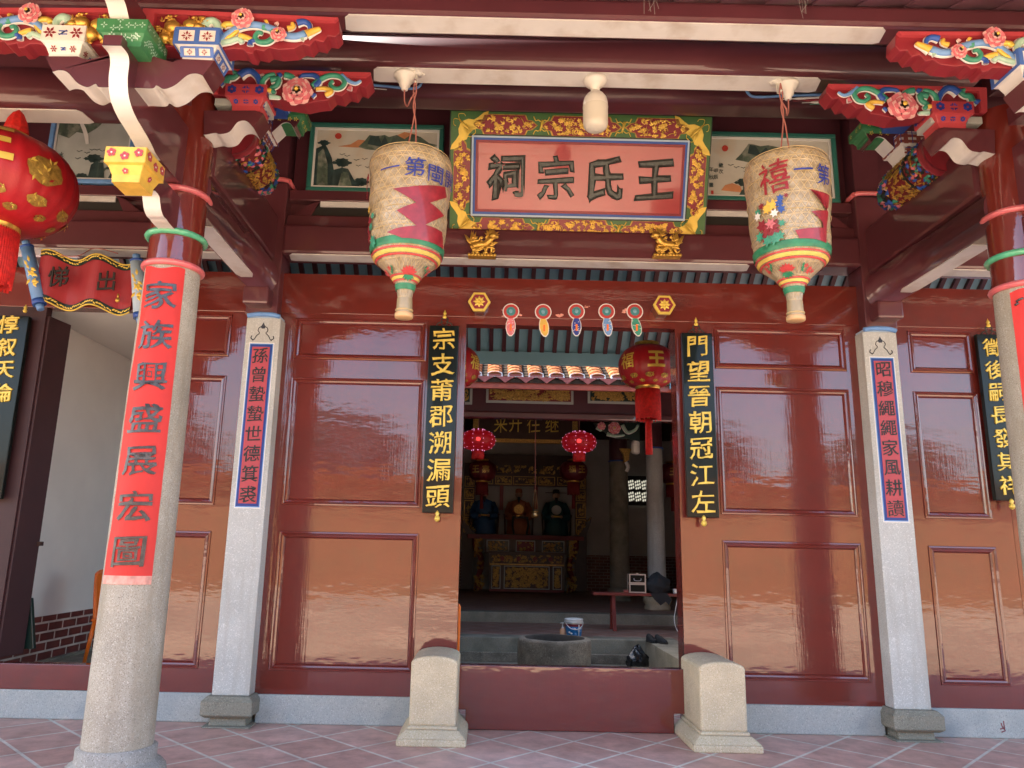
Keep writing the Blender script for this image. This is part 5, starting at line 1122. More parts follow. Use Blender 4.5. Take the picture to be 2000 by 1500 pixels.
    def dab(mb, px, py, r, m, k=.012, n=5, leafy=False, rot=0, el=1.0):
        a0, z0 = angz(px, py); sl_ = (R(z0+.01)-R(z0-.01))/.02; d = Vector((cos(a0), sin(a0), -sl_)).normalized(); u = Vector((-sin(a0), cos(a0), 0)); zz_ = d.cross(u).normalized(); zz_ = zz_ if zz_.z > 0 else -zz_; c = on(a0, z0, k)+d*.004
        for i in range(n):
            q = 2*pi*i/n+rot; w = u*cos(q)+zz_*sin(q)*el; mb.leaf(c, w, d.cross(w), d, r, r*.55, m, .08)
    if side < 0:
        mb = MB(); decal(mb, [(768, 378), (800, 374), (835, 371), (866, 374), (869, 394), (838, 405), (864, 430), (829, 448), (860, 462), (862, 496), (822, 478), (785, 474), (757, 463), (775, 455), (812, 450), (775, 420), (812, 405)], 'motif_red'); mb.build('red_character', t)
        mb = MB()
        for ch, a, b in (('一', 762, 337), ('第', 810, 335), ('閩', 849, 350), ('開', 874, 362)): char(mb, ch, a, b, .15, .145, 'motif_blue')
        mb.build('blue_lettering', t)
        fl = [(727, 400, 'motif_red'), (729, 370, 'motif_red')]; bx = 727; dots = [(724, 418, 7, 'yellow'), (726, 440, 9, 'carve_red'), (724, 458, 10, 'carve_red'), (725, 474, 8, 'carve_red'), (731, 430, 6, 'carve_green'), (731, 478, 9, 'carve_green'), (728, 452, 7, 'carve_green'), (733, 484, 8, 'carve_green'), (722, 390, 8, 'motif_red'), (722, 372, 8, 'motif_red'), (724, 356, 8, 'motif_red')]
        lot = (797, 540)
    else:
        mb = MB(); decal(mb, [(1582, 391), (1600, 395), (1618, 402), (1616, 425), (1610, 435), (1584, 434), (1596, 447), (1608, 455), (1606, 465), (1586, 470), (1606, 472), (1614, 480), (1611, 495), (1590, 488), (1565, 486), (1554, 471), (1575, 470), (1604, 468), (1586, 458), (1584, 436), (1611, 432)][:4]+[(1612, 432), (1584, 434), (1605, 455), (1607, 466), (1554, 471), (1562, 487), (1590, 488), (1612, 496), (1613, 465), (1616, 436)], 'motif_red'); mb.build('red_character', t)
        mb = MB()
        for ch, a, b in (('一', 1569, 351), ('第', 1607, 362)): char(mb, ch, a, b, .135, .16, 'motif_blue')
        mb.build('blue_lettering', t)
        mb = MB(); char(mb, '禧', 1513, 366, .22, .25, 'motif_red'); mb.build('red_lettering', t)
        dots = [(1504, 472, 13, 'carve_red'), (1492, 462, 11, 'carve_red'), (1514, 462, 12, 'carve_red'), (1500, 482, 11, 'carve_red'), (1518, 478, 10, 'carve_red'), (1508, 458, 9, 'pink'), (1506, 425, 11, 'yellow'), (1514, 420, 9, 'yellow'), (1502, 430, 8, 'yellow'), (1492, 424, 6, 'carve_red'), (1524, 418, 7, 'blue'), (1528, 430, 7, 'blue'), (1526, 408, 6, 'blue'), (1486, 436, 7, 'carve_green'), (1490, 484, 9, 'carve_green'), (1516, 488, 10, 'carve_green'), (1504, 492, 9, 'carve_green'), (1526, 482, 8, 'carve_green'), (1486, 444, 7, 'pure_white'), (1516, 438, 7, 'pure_white'), (1530, 458, 6, 'carve_green'), (1537, 404, 4, 'carve_red')]
        lot = (1540, 547)
    mb = MB()
    for i, (a, b, r, m) in enumerate(dots): dab(mb, a, b, r*.0042*1.15, m, .010+.0007*i, 6, rot=i)
    mb.build('painted_flowers', t)
    mb = MB(); a, b = lot
    for i in range(7): dab(mb, a, b+2, .062, 'lantern_band_red', .010, 1, rot=pi/2+(i-3)*.42)
    for i in range(5): dab(mb, a, b+5, .05, 'lantern_band_green', .011, 1, rot=-pi/2+(i-2)*.5)
    for sg in (-1, 1):
        for i, (dx, dy) in enumerate(((34, -6), (40, 0), (36, 6), (44, 5))): dab(mb, a+sg*dx, b+dy-2, .022, 'lantern_band_red', .011, 5)
        for i in range(3): dab(mb, a+sg*28, b-6+5*i, .035, 'lantern_band_green', .012, 1, rot=pi/2+sg*.3*i)
    mb.build('lotus', t)
    mb = MB(); rg = random.Random(5)
    for dx in (-.018, .018): mb.tube(spline([(xc+dx*2.5, yc, 4.22), (xc+dx*1.6, yc-.005, 4.36), (xc+dx*.5+.008, yc, 4.55), (xc-dx*.4, yc, 4.68), (xc+dx*.6, yc, 4.80), (xc, yc, 4.90)]), .0055, 'string', 6)
    mb.build('hanging_cord', t)
    mb = MB()
    for i in range(5): mb.tube(spline([(xc-.16+.02*i, yc-.03*i, 4.215), (xc-.08, yc+.05-.03*i, 4.27+.012*i), (xc+.02*i, yc, 4.285+.01*i), (xc+.10, yc-.05, 4.255), (xc+.17, yc, 4.215)]), .004, 'bamboo_strip', 5)
    mb.build('wire_loop', t)
    t.location.z += .03 if side < 0 else .075
    hx = xc+(-.09 if side < 0 else .09)
    h = thing('ceiling_rose', (hx, -1.77, 5.03), 'white ceiling rose with a drooping flex beside the %s bamboo lantern hook' % ('left' if side < 0 else 'right'), 'ceiling rose', 'white ceiling roses')
    mb = MB(); mb.lathe([(.0, 5.03), (.085, 5.03), (.085, 5.005), (.065, 4.998), (.062, 4.975), (.045, 4.97), (.042, 4.935), (.028, 4.925), (.024, 4.90), (0, 4.90)], 'plastic_white', (hx, -1.78, 0), 28); mb.build('rose', h)
    mb = MB(); mb.tube(spline([(hx, -1.78, 4.90), (hx-.005*side, -1.78, 4.80), (hx-.03*side, -1.80, 4.75), (xc+.03*side, yc, 4.76), (xc, yc, 4.82)]), .006, 'string', 6); mb.build('flex', h)
    k = thing('ceiling_hook', (xc, -1.80, 4.9), 'small white hook holding the %s bamboo lantern cord' % ('left' if side < 0 else 'right'), 'hook', 'white ceiling hooks')
    mb = MB(); mb.lathe([(0, 5.03), (.045, 5.03), (.045, 5.02), (0, 5.018)], 'plastic_white', (xc, -1.80, 0), 16)
    for q in range(4): mb.blob((xc+.05*cos(q*pi/2), -1.80+.05*sin(q*pi/2), 5.022), .014, .014, .006, 'plastic_white', 8, 4)
    mb.build('plate', k)
    mb = MB(); mb.tube([(xc, -1.80, 5.02), (xc, -1.81, 4.93), (xc, -1.85, 4.905), (xc, -1.88, 4.91)], .008, 'plastic_white', 8); mb.build('hook', k)
bamboo(-1.365, 'woven bamboo lantern hanging left of the name plaque, red emblem facing the viewer', -1)
bamboo(1.386, 'woven bamboo lantern hanging right of the name plaque, red flowers facing the viewer', 1)
# ------------------------------------------------------------------ bulb on the porch beam
def bulb(c, label, s=1.0, grp=None):
    t = thing('light_bulb', c, label, 'light bulb', grp); x, y, z = c
    P = lambda L: [(r*s, z+h*s) for r, h in L]
    mb = MB(); mb.lathe(P([(0, 0), (.085, 0), (.09, -.012), (.085, -.03), (.07, -.045), (.045, -.06), (.036, -.075), (.034, -.10), (0, -.10)]), 'plastic_white', (x, y, 0), 36); mb.build('holder', t)
    mb = MB(); mb.lathe(P([(.03, -.10), (.04, -.115), (.065, -.135), (.085, -.165), (.093, -.20), (.094, -.235)]), 'plastic_white', (x, y, 0), 36); mb.build('bulb_body', t)
    mb = MB(); mb.lathe(P([(.096, -.235), (.096, -.245), (.094, -.25), (.094, -.37), (.088, -.40), (.07, -.42), (.04, -.43), (.001, -.433)]), 'lamp_shade', (x, y, 0), 36); mb.build('globe', t)
    return t
bulb((0.0, -1.78, 5.03), 'unlit white led bulb hanging in front of the name plaque')
# ================================================================== RED SILK LANTERNS
def silk(c, R, H, label, chars, lit=False, cap=75, dz=0.0, big=True, tassel=None, grp='red silk lanterns', ch_rot=-pi/2, deco=True, name='red_lantern', folds=24, cord=None, cord_top=None):
    """c: centre, R: radius, H: half height"""
    t = thing(name, (c[0], c[1], c[2]-H), label, 'red lantern', grp); x, y, z = c; seg = folds*4
    prof = [(R*cos(q)**.62, H*sin(q)) for q in [radians(-cap+2*cap*i/22) for i in range(23)]]
    mb = MB(); o = len(mb.v); k = seg
    for i, (r, h) in enumerate(prof):
        for j in range(k):
            a = 2*pi*j/k; f = 1-.018*(abs(cos(a*folds/2)))*1.0; mb.v.append(Vector((x+r*f*cos(a), y+r*f*sin(a), z+h)))
    for i in range(len(prof)-1):
        for j in range(k): a = i*k+j; b = i*k+(j+1) % k; mb.face((a, b, b+k, a+k), 'lantern_lit' if lit else ('lantern_shaded' if 'dim' in label else 'lantern_red'), True)
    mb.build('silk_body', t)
    rt = prof[0][0]; m = 'gold' if not lit else 'lantern_red'; dim = 'dim' in label; TS = 'tassel_shaded' if dim else 'tassel'
    mb = MB(); mb.lathe([(rt*.98, z+H*.95), (rt*.98, z+H*1.13), (rt*.8, z+H*1.15), (0.01, z+H*1.15)], m, (x, y, 0), 32); mb.build('top_cap', t)
    mb = MB(); mb.lathe([(rt*.98, z-H*.95), (rt*.98, z-H*1.10), (0.01, z-H*1.10)], m, (x, y, 0), 32); mb.build('bottom_cap', t)
    L = tassel or R*1.05; mb = MB(); n = 60; rg = random.Random(3); zt = z-H*1.08
    mb.lathe([(rt*.90, zt), (rt*.92, zt-L*.2), (rt*.92, zt-L*.96), (rt*.7, zt-L*.98)], TS, (x, y, 0), 30)
    for i in range(n):
        a = 2*pi*i/n; l = L*rg.uniform(.92, 1.06); mb.tube([(x+rt*.93*cos(a), y+rt*.93*sin(a), zt), (x+rt*.97*cos(a), y+rt*.97*sin(a), zt-l*.5), (x+rt*.95*cos(a), y+rt*.95*sin(a), zt-l)], R*.022, TS, 4)
    mb.build('fringe', t)
    if lit:
        mb = MB(); mb.blob((x, y, z+H*.15), R*.14, R*.14, R*.12, 'lamp_core', 12, 8); mb.build('lamp', t)
        mb = MB(); rg = random.Random(8)
        for a in range(10):
            for q in (-50, -25, 0, 25, 50): qq = radians(q); rr = R*cos(qq)**.62+.004; b = 2*pi*a/10; mb.blob((x+rr*cos(b), y+rr*sin(b), z+H*sin(qq)), .007, .007, .007, 'lamp_bead', 6, 4)
        for a in range(8):
            b = 2*pi*a/8
            for zz in (1.05, -1.02): mb.blob((x+rt*cos(b), y+rt*sin(b), z+H*zz), .012, .012, .012, 'lamp_bead', 6, 4)
        w = mb.build('fairy_lights', t)
    else:
        mb = MB(); l2 = L*1.15; mb.tube([(x, y, zt-L*.9), (x, y, zt-L-l2*.35)], rt*.10, 'gold', 8)
        for i in range(22): a = 2*pi*i/22; mb.tube([(x+.2*rt*cos(a), y+.2*rt*sin(a), zt-L*.98), (x+.24*rt*cos(a), y+.24*rt*sin(a), zt-L-l2)], R*.02, TS, 4)
        mb.build('tail_tassel', t)
    def on(a, zz, kk=.006): q = asin(max(-.99, min(.99, (zz-z)/H))); r = R*cos(q)**.62+kk; return Vector((x+r*cos(a), y+r*sin(a), zz))
    if chars:
        mb = MB()
        for ch, a0, sz in chars:
            vs, fs = glyph(ch, off=.035, ext=.0, rough=.006, shear=.03); bm = bmesh.new(); bv = [bm.verts.new((a0+v.x*sz/R, z+H*.08+dz+v.y*sz, 0)) for v in vs]
            for f in fs:
                try:
                    ff = bm.faces.new([bv[i] for i in f]); ff.normal_update()
                    if ff.normal.z < 0: bm.faces.remove(ff)
                except ValueError: pass
            for q in range(-70, 71):
                g = bm.verts[:]+bm.edges[:]+bm.faces[:]; bmesh.ops.bisect_plane(bm, geom=g, plane_co=(q*.08, 0, 0), plane_no=(1, 0, 0))
            for q in range(-8, 9):
                g = bm.verts[:]+bm.edges[:]+bm.faces[:]; bmesh.ops.bisect_plane(bm, geom=g, plane_co=(0, z+q*H*.12, 0), plane_no=(0, 1, 0))
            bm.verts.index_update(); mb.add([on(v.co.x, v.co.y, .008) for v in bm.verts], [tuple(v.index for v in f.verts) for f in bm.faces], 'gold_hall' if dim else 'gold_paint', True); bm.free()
        mb.build('lettering', t)
    if deco:
        mb = MB(); rg = random.Random(12)
        def patch(a0, z0, w, h, k):
            n = 18; P = [on(a0+(w/R)*cos(-2*pi*i/n)*(1+.08*sin(6*2*pi*i/n)), z0+h*sin(-2*pi*i/n)*(1+.07*sin(5*2*pi*i/n)), k) for i in range(n)]; cc = on(a0, z0, k+.004); o = mb.add(P+[cc], [(i, n, (i+1) % n) for i in range(n)], 'gold_dull')
            for i in range(10): a = a0+rg.uniform(-.7, .7)*w/R; zz = z0+rg.uniform(-.7, .7)*h; d = Vector((cos(a), sin(a), 0)); u = Vector((-sin(a), cos(a), 0)); q = rg.uniform(0, 6); e = u*cos(q)+Z*sin(q); mb.leaf(on(a, zz, k+.008), e, d.cross(e), d, w*.4, w*.14, rg.choice(('gold_paint', 'gold_paint', 'lantern_red')), .2)
        for i in range(10):
            patch(2*pi*i/10+.2, z-H*.62, R*.17, H*.10, .006); patch(2*pi*i/10+.5, z-H*.84, R*.13, H*.05, .006)
        for i in range(3 if big else 0):
            a0 = 2*pi*i/3+deco if deco is not True else 2*pi*i/3
            patch(a0, z+H*.0, R*.26, H*.30, .006)
        mb.build('gilt_print', t)
    if cord_top:
        mb = MB(); mb.tube(spline([(x, y, z+H*1.1), (x+.004, y, (z+H+cord_top)/2), (x, y, cord_top)]), .006, 'string', 6); mb.build('hanging_cord', t)
    return t
bl = at(2, 362, y=-1.87)
silk((bl.x, -1.87, 4.00), .50, .33, cap=80, dz=.10, label='very large red silk lantern cut by the left edge of the view', chars=[('王', -1.20, .34)], tassel=.40, deco=-.45, cord_top=4.50, folds=28)
mb = MB(); c = Vector((bl.x+.04, -1.87, 4.55)); mb.lathe([(.001, 4.60), (.04, 4.56), (.07, 4.50), (.085, 4.43), (.07, 4.40), (.0, 4.40)], 'tassel', (c.x, c.y, 0), 9, smooth=False); mb.tube([(c.x, c.y, 4.58), (c.x, c.y+.05, 4.63)], .01, 'plastic_white', 6); tag(mb.build('lantern_knot'), 'crumpled red cloth knot and hook above the very large lantern', 'knot')
rl = at(1264, 715, y=2.3)
silk((rl.x, 2.3, 3.775), .36, .27, 'red silk lantern in the right half of the doorway under the blue eave', [('王', -pi/2+.12, .23), ('福', -pi/2-.95, .21)], tassel=.38, deco=.35, big=False, cord_top=4.30)
ll = at(884, 718, y=2.3)
silk((ll.x, 2.3, 3.72), .345, .26, 'red silk lantern half hidden behind the left door edge under the blue eave', [('福', -pi/2+1.0, .2)], tassel=.38, deco=.0001, big=False, cord_top=4.30)
p1 = at(934, 860, y=8.7); p2 = at(1131, 864, y=8.7)
silk((p1.x, 8.7, p1.z), .36, .21, 'glowing red lantern with fairy lights, left of the pair inside the hall', None, lit=True, cap=79, tassel=.16, deco=None, grp='glowing red lanterns', folds=12, cord_top=4.25)
silk((p2.x, 8.7, p2.z), .36, .21, 'glowing red lantern with fairy lights, right of the pair inside the hall', None, lit=True, cap=79, tassel=.16, deco=None, grp='glowing red lanterns', folds=12, cord_top=4.25)
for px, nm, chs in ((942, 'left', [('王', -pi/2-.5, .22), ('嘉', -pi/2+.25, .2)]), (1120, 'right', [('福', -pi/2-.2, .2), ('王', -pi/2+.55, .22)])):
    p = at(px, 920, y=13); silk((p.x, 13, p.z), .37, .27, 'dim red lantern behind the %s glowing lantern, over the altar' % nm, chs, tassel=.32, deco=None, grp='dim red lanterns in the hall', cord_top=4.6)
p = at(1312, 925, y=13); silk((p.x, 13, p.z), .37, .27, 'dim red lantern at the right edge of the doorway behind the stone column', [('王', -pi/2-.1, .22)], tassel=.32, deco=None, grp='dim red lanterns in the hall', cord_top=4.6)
# ================================================================== SCROLL SIGN in the left bay
yS = -.30; a0 = at(58, 500, y=yS); a1 = at(262, 520, y=yS); b0 = at(82, 580, y=yS); b1 = at(268, 590, y=yS)
t = thing('scroll_sign', ((a0.x+a1.x)/2, yS, b0.z), 'red scroll shaped sign with two black characters hanging over the left door', 'sign')
xL, xR = (a0.x+b0.x)/2+.03, (a1.x+b1.x)/2-.02; zc = (a0.z+b0.z)/2-.02; hh = .215; N = 40
def wav(q): return -.06*q+.030*sin(2*pi*q*1.9+.6), -.035*sin(2*pi*q*1.9+.6)
mb = MB(); o = []
for i in range(N+1):
    q = i/N; dz, dy = wav(q); xx = xL+(xR-xL)*q
    o.append((Vector((xx, yS+dy, zc+dz+hh)), Vector((xx, yS+dy, zc+dz-hh))))
for i in range(N):
    (A, B), (C_, D) = o[i], o[i+1]; th = Vector((0, .03, 0)); mb.add([A, B, D, C_, A+th, B+th, D+th, C_+th], [(0, 1, 2, 3), (7, 6, 5, 4), (0, 3, 7, 4), (1, 5, 6, 2)], 'scroll_red', False)
mb.build('sheet', t)
for sg in (1, -1):
    mb = MB(); k = 0 if sg > 0 else 1
    P = [o[i][k]-Y*.008 for i in range(N+1)]
    for i in range(N): A, B = P[i], P[i+1]; mb.add([A+Z*.028, A-Z*.028, B-Z*.028, B+Z*.028], [(0, 1, 2, 3)], 'dark_green'); 
    rg = random.Random(4)
    for i in range(0, N): d = (P[i+1]-P[i]).normalized(); mb.leaf(P[i]-Y*.004, (d+Z*rg.uniform(-.7, .7)).normalized(), Z, -Y, .035, .018, 'gold_paint', .3)
    mb.tube([p+Z*.028*sg for p in P], .008, 'gold_paint', 5); mb.build('gilt_edge', t)
for xx, zt_, nm in ((a0.x-.02, a0.z-.02, 0), (a1.x+.03, a1.z-.05, 1)):
    mb = MB(); A = Vector((xx, yS-.03, zt_+.10)); B = A+Vector((.20 if nm == 0 else .10, 0, -.56)); d = (A-B).normalized()
    mb.tube([B, A], .055, 'pale_blue' if nm else 'blue_light', 20); mb.tube([A, A+d*.05], [.03, .035], 'blue_light', 12); mb.tube([B-d*.05, B], [.03, .035], 'blue_light', 12); mb.tube([A-d*.02, A], .058, 'blue', 20); mb.tube([B, B+d*.05], .058, 'blue', 20)
    rg = random.Random(6)
    for i in range(14): p = A.lerp(B, .3+.4*i/13)+Vector((rg.uniform(-.03, .03), -.052, 0)); e = (d*rg.uniform(-1, 1)+X*rg.uniform(-1, 1)).normalized(); mb.leaf(p, e, Y.cross(e), -Y, .07, .03, 'gold_paint', .4)
    mb.build('scroll_roll', t)
mb = MB()
for ch, px, py in (('悌', 114, 540), ('出', 208, 548)): p = at(px, py, y=yS-.06); put_glyph(mb, ch, p, X, Z, -Y, .20, .21, 'hair_black', depth=.3, off=.004, ext=.02, rough=.010, shear=.06)
mb.build('lettering', t)
mb = MB()
for px in (90, 230): p = at(px, 582, y=yS-.02); mb.blob((p.x, p.y, p.z-.02), .022, .015, .022, 'gold', 10, 6); mb.tube([p, p+Z*.04], .008, 'gold', 6)
mb.tube(spline([at(95, 497, y=yS), at(150, 500, y=yS-.01), at(185, 485, y=yS+.1), at(230, 495, y=yS)]), .005, 'string', 5)
mb.build('hanger', t)
# ================================================================== SIDE ROOM behind the left door
t = thing('side_wall', (-5.3, 3, 0), 'glossy white side room wall with red brick wainscot behind the left door', 'wall')
mb = MB(); mb.box(-5.42, -5.26, .16, 6.5, .73, 3.8, 'white_wall'); mb.build('white_tiling', t)
mb = MB(); mb.box(-5.40, -5.25, .16, 6.5, .30, .73, 'brick_x'); mb.build('brick_wainscot', t)
mb = MB(); mb.box(-5.41, -5.20, .16, 6.5, 0.0, .30, 'court_stone'); mb.build('stone_base', t, bevel=.01)
mb = MB(); mb.box(-5.25, -3.1, .16, 3.2, 3.70, 3.78, 'white_wall'); tag(mb.build('room_ceiling'), 'white ceiling of the side room behind the left door', 'ceiling')
mb = MB(); mb.box(-5.25, -3.05, .17, 3.2, .06, .27, 'court_stone'); tag(mb.build('room_step'), 'dark stone floor step inside the left door', 'step')
t = thing('door_leaf', (-5.0, 0, .5), 'dark maroon door leaf standing open at the left edge with a bolt', 'door')
e = at(135, 635, z=3.58); h = Vector((-4.998, .02, 0)); d = Vector((e.x-h.x, e.y-h.y, 0)); n_ = Vector((d.y, -d.x, 0)).normalized()
mb = MB(); mb.frame_box(h+d/2+Z*2.03, d.normalized(), Z, n_, d.length/2, 1.55, .025, 'leaf_maroon'); mb.build('leaf', t, bevel=.006)
mb = MB(); p = at(80, 1062, y=e.y); mb.box(e.x-.04, e.x+.05, e.y-.04, e.y+.02, p.z-.02, p.z+.02, 'dark_wood'); mb.build('bolt', t, bevel=.004)
t = thing('door_surround', (-5.2, 0, .2), 'dark maroon panel and threshold of the left side door', 'door frame')
mb = MB(); mb.box(-18, -4.998, .0, .09, .45, 3.66, 'leaf_maroon'); mb.build('panel', t, bevel=.004)
mb = MB(); mb.box(-8.5, -3.83, -.02, .10, .236, .445, 'lacquer'); mb.build('threshold', t, bevel=.006)
mb = MB(); mb.box(-3.90, -3.83, .0, .16, .445, 3.66, 'maroon'); mb.build('jamb', t, bevel=.006)
q0, q1, q2, q3 = (at(a, b, y=e.y+.03) for a, b in ((60, 1168), (63, 1225), (65, 1268), (46, 1268)))
mb = MB(); mb.prism([q3, q2, q1, q0, q0-X*.012], (0, .05, 0), 'dark_green'); tag(mb.build('folded_cloth', bevel=.006), 'dark blue green cloth hanging at the open left door edge', 'cloth')
def plastic_chair(c, rz, label):
    t = thing('plastic_chair', (c[0], c[1], c[2]), label, 'chair'); Mx = Matrix.Translation(c) @ Matrix.Rotation(rz, 4, 'Z')
    def tf(mb): mb.v = [Mx @ p for p in mb.v]; return mb
    mb = MB(); mb.box(-.21, .21, -.20, .20, .42, .45, 'orange'); tf(mb).build('seat', t, bevel=.02)
    mb = MB(); N_ = 12
    for sgn, m in ((1, 'orange'),):
        o = []
        for i in range(N_+1):
            z = .43+.50*i/N_; w = .21*(1-.25*(i/N_)**3); y = .19+.09*(i/N_)**1.3
            o.append([Vector((-w+2*w*j/8, y+.035*(abs(j-4)/4)**2*-1, z+(-.05*(abs(j-4)/4)**3 if i == N_ else 0))) for j in range(9)])
        for i in range(N_):
            for j in range(8):
                A, B, C_, D = o[i][j], o[i][j+1], o[i+1][j+1], o[i+1][j]; th = Vector((0, .018, 0)); mb.add([A, B, C_, D, A+th, B+th, C_+th, D+th], [(0, 1, 2, 3), (7, 6, 5, 4)]+([(2, 6, 7, 3)] if i == N_-1 else [])+([(3, 7, 4, 0)] if j == 0 else [])+([(1, 5, 6, 2)] if j == 7 else []), m, True)
    tf(mb).build('backrest', t)
    for sx in (-1, 1):
        for sy in (-1, 1): mb = MB(); mb.tube([(sx*.18, sy*.17, .43), (sx*.215, sy*.21, 0)], [.022, .017], 'orange', 8); tf(mb).build('leg', t)
p = at(188, 1112, y=1.25)
plastic_chair((p.x+.33, 1.25, p.z-.93), radians(75), 'orange plastic chair behind the left granite column by the white wall')
t = thing('folding_board', (-1.12, .5, 0), 'bright orange plastic board standing just inside the left door edge', 'plastic board')
mb = MB(); mb.prism([Vector(p) for p in ((-1.30, .45, 0), (-.985, .45, 0), (-.985, .45, .96), (-1.0, .45, .985), (-1.28, .45, .985), (-1.30, .45, .96))], (0, .03, 0), 'orange'); mb.build('front_panel', t, bevel=.006)
mb = MB(); mb.prism([Vector(p) for p in ((-1.30, .75, 0), (-1.0, .75, 0), (-1.0, .50, .96), (-1.30, .50, .96))], (0, .025, 0), 'orange'); mb.build('rear_panel', t, bevel=.006)
# ================================================================== COURT AND FAR HALL
def hall_column(x, y, z0, m, label, r=.205, ztop=3.95):
    t = thing('hall_column', (x, y, z0), label, 'column', 'columns of the far hall')
    mb = MB(); mb.lathe([(.30, z0), (.30, z0+.07), (.27, z0+.09), (.32, z0+.16), (.335, z0+.23), (.30, z0+.31), (.25, z0+.35), (.22, z0+.36)], 'granite_yellow' if m == 'granite_grey' else 'court_stone', (x, y, 0), 28); mb.build('base', t)
    mb = MB(); mb.lathe([(r+.012, z0+.36), (r, z0+2), (r-.01, ztop)], m, (x, y, 0), 32); mb.build('shaft', t)
    mb = MB(); mb.lathe([(r-.008, ztop), (r-.01, 5.3)], 'maroon_dark', (x, y, 0), 28); ring(mb, (x, y, ztop), r+.005, .02, 'blue', 28); mb.build('wooden_top', t)
hall_column(3.215, 11.3, .2, 'granite_grey', 'pale granite column rising behind the bench')
hall_column(-2.36, 11.3, .2, 'granite_grey', 'pale granite column hidden left of the doorway')
p = at(1209, 1000, y=14.2); hall_column(p.x, 14.2, .2, 'court_stone', 'dark stone column between the altar and the pale column', .26)
mb = MB(); mb.lathe([(.52, -.40), (.545, -.2), (.55, .05), (.545, .17), (.525, .205), (.45, .21)], 'well_stone', (.285, 5.0, 0), 56); mb.lathe([(.45, .21), (.425, .19), (.40, .05), (.38, -.3)], 'well_inner_shade', (.285, 5.0, 0), 56)
for i, v in enumerate(mb.v): k = 1+.012*sin(7*atan2(v.y-5, v.x-.285)+v.z*9)+.008*sin(17*atan2(v.y-5, v.x-.285)); mb.v[i] = Vector((.285+(v.x-.285)*k, 5+(v.y-5)*k, v.z+.003*sin(5*atan2(v.y-5, v.x-.285))))
mb.cap(.40, -.25, 'hair_black', (.285, 5, 0)); tag(mb.build('stone_well'), 'round rough stone well in the sunken court', 'well')  # black disc stands for the dark down the shaft
# bucket and soap
t = thing('paint_bucket', (.80, 7.03, 0), 'blue and white plastic bucket on the far kerb behind the well', 'bucket')
mb = MB(); mb.lathe([(.001, .0), (.125, .0), (.13, .01), (.148, .19)], 'bucket_blue', (.80, 7.03, 0), 32); mb.lathe([(.148, .19), (.152, .235)], 'carve_red', (.80, 7.03, 0), 32); mb.lathe([(.152, .235), (.155, .25), (.168, .255), (.168, .275), (.158, .28), (.165, .29), (.165, .315), (.15, .32), (.145, .31), (.12, .05)], 'plastic_white', (.80, 7.03, 0), 32); mb.build('body', t)
mb = MB(); mb.tube(spline([(.645, 6.98, .25), (.72, 6.86, .17), (.83, 6.86, .15), (.93, 6.92, .20), (.965, 7.0, .26)]), .007, 'plastic_white', 6); mb.tube([(.87, 6.885, .0), (.875, 6.88, .23)], .009, 'plastic_white', 6); mb.build('handle', t)
mb = MB(); rg = random.Random(2)
for i in range(9): a = -pi/2+rg.uniform(-.8, .8); z = rg.uniform(.05, .17); r = .128+z*.1+.004; mb.blob((.80+r*cos(a), 7.03+r*sin(a), z), .022, .01, .016, rg.choice(('pure_white', 'blue_light', 'blue')), 8, 5)
mb.build('label_print', t)
t = thing('soap_bottle', (.60, 7.0, 0), 'small soap pump bottle with peach body left of the bucket', 'soap bottle')
mb = MB(); mb.lathe([(.001, 0), (.045, 0), (.048, .02), (.048, .12), (.03, .15), (.018, .155)], 'pump_orange', (.60, 7.0, 0), 20); mb.build('bottle', t)
mb = MB(); mb.lathe([(.02, .155), (.02, .175), (.008, .18), (.008, .235), (.02, .237), (.02, .25), (.001, .252)], 'plastic_white', (.60, 7.0, 0), 14); mb.tube([(.60, 7.0, .243), (.555, 6.99, .238)], .007, 'plastic_white', 6); mb.build('pump', t)
# shoes
for x, y, rz, lb in ((2.20, 6.42, 1.35, 'black shoe, front one of the pair on the right kerb'), (2.06, 6.52, 1.15, 'black shoe, rear one of the pair on the right kerb')):
    t = thing('shoe', (x, y, 0), lb, 'shoe', 'pair of black shoes'); Mx = Matrix.Translation((x, y, 0)) @ Matrix.Rotation(rz-pi/2-.9, 4, 'Z')
    mb = MB(); N_ = 14
    secs = [(-.13, .035, .10), (-.12, .042, .115), (-.08, .046, .12), (-.03, .046, .105), (.03, .05, .085), (.09, .054, .062), (.13, .045, .05), (.155, .02, .03)]
    o = [];
    for a, w, hgt in secs: o.append([Vector((a, w*cos(pi*j/8), .015+hgt*sin(pi*j/8)**.7)) for j in range(9)])
    base = len(mb.v); [mb.v.extend(r) for r in o]
    for i in range(len(secs)-1):
        for j in range(8): a = base+i*9+j; mb.face((a, a+1, a+10, a+9), 'black_cloth', True)
    mb.face(range(base, base+9), 'black_cloth'); mb.v = [Mx @ v for v in mb.v]; mb.build('upper', t)
    mb = MB(); mb.prism([Vector((a, w*1.1, 0)) for a, w, _ in secs]+[Vector((a, -w*1.1, 0)) for a, w, _ in reversed(secs)], (0, 0, .022), 'hair_black'); mb.v = [Mx @ v for v in mb.v]; mb.build('sole', t)
    mb = MB()
    for i in range(3): mb.tube([(.0+.03*i, -.03, .10-.012*i), (.01+.03*i, 0, .112-.012*i), (.0+.03*i, .03, .10-.012*i)], .005, 'dark_metal', 5)
    mb.v = [Mx @ v for v in mb.v]; mb.build('laces', t)
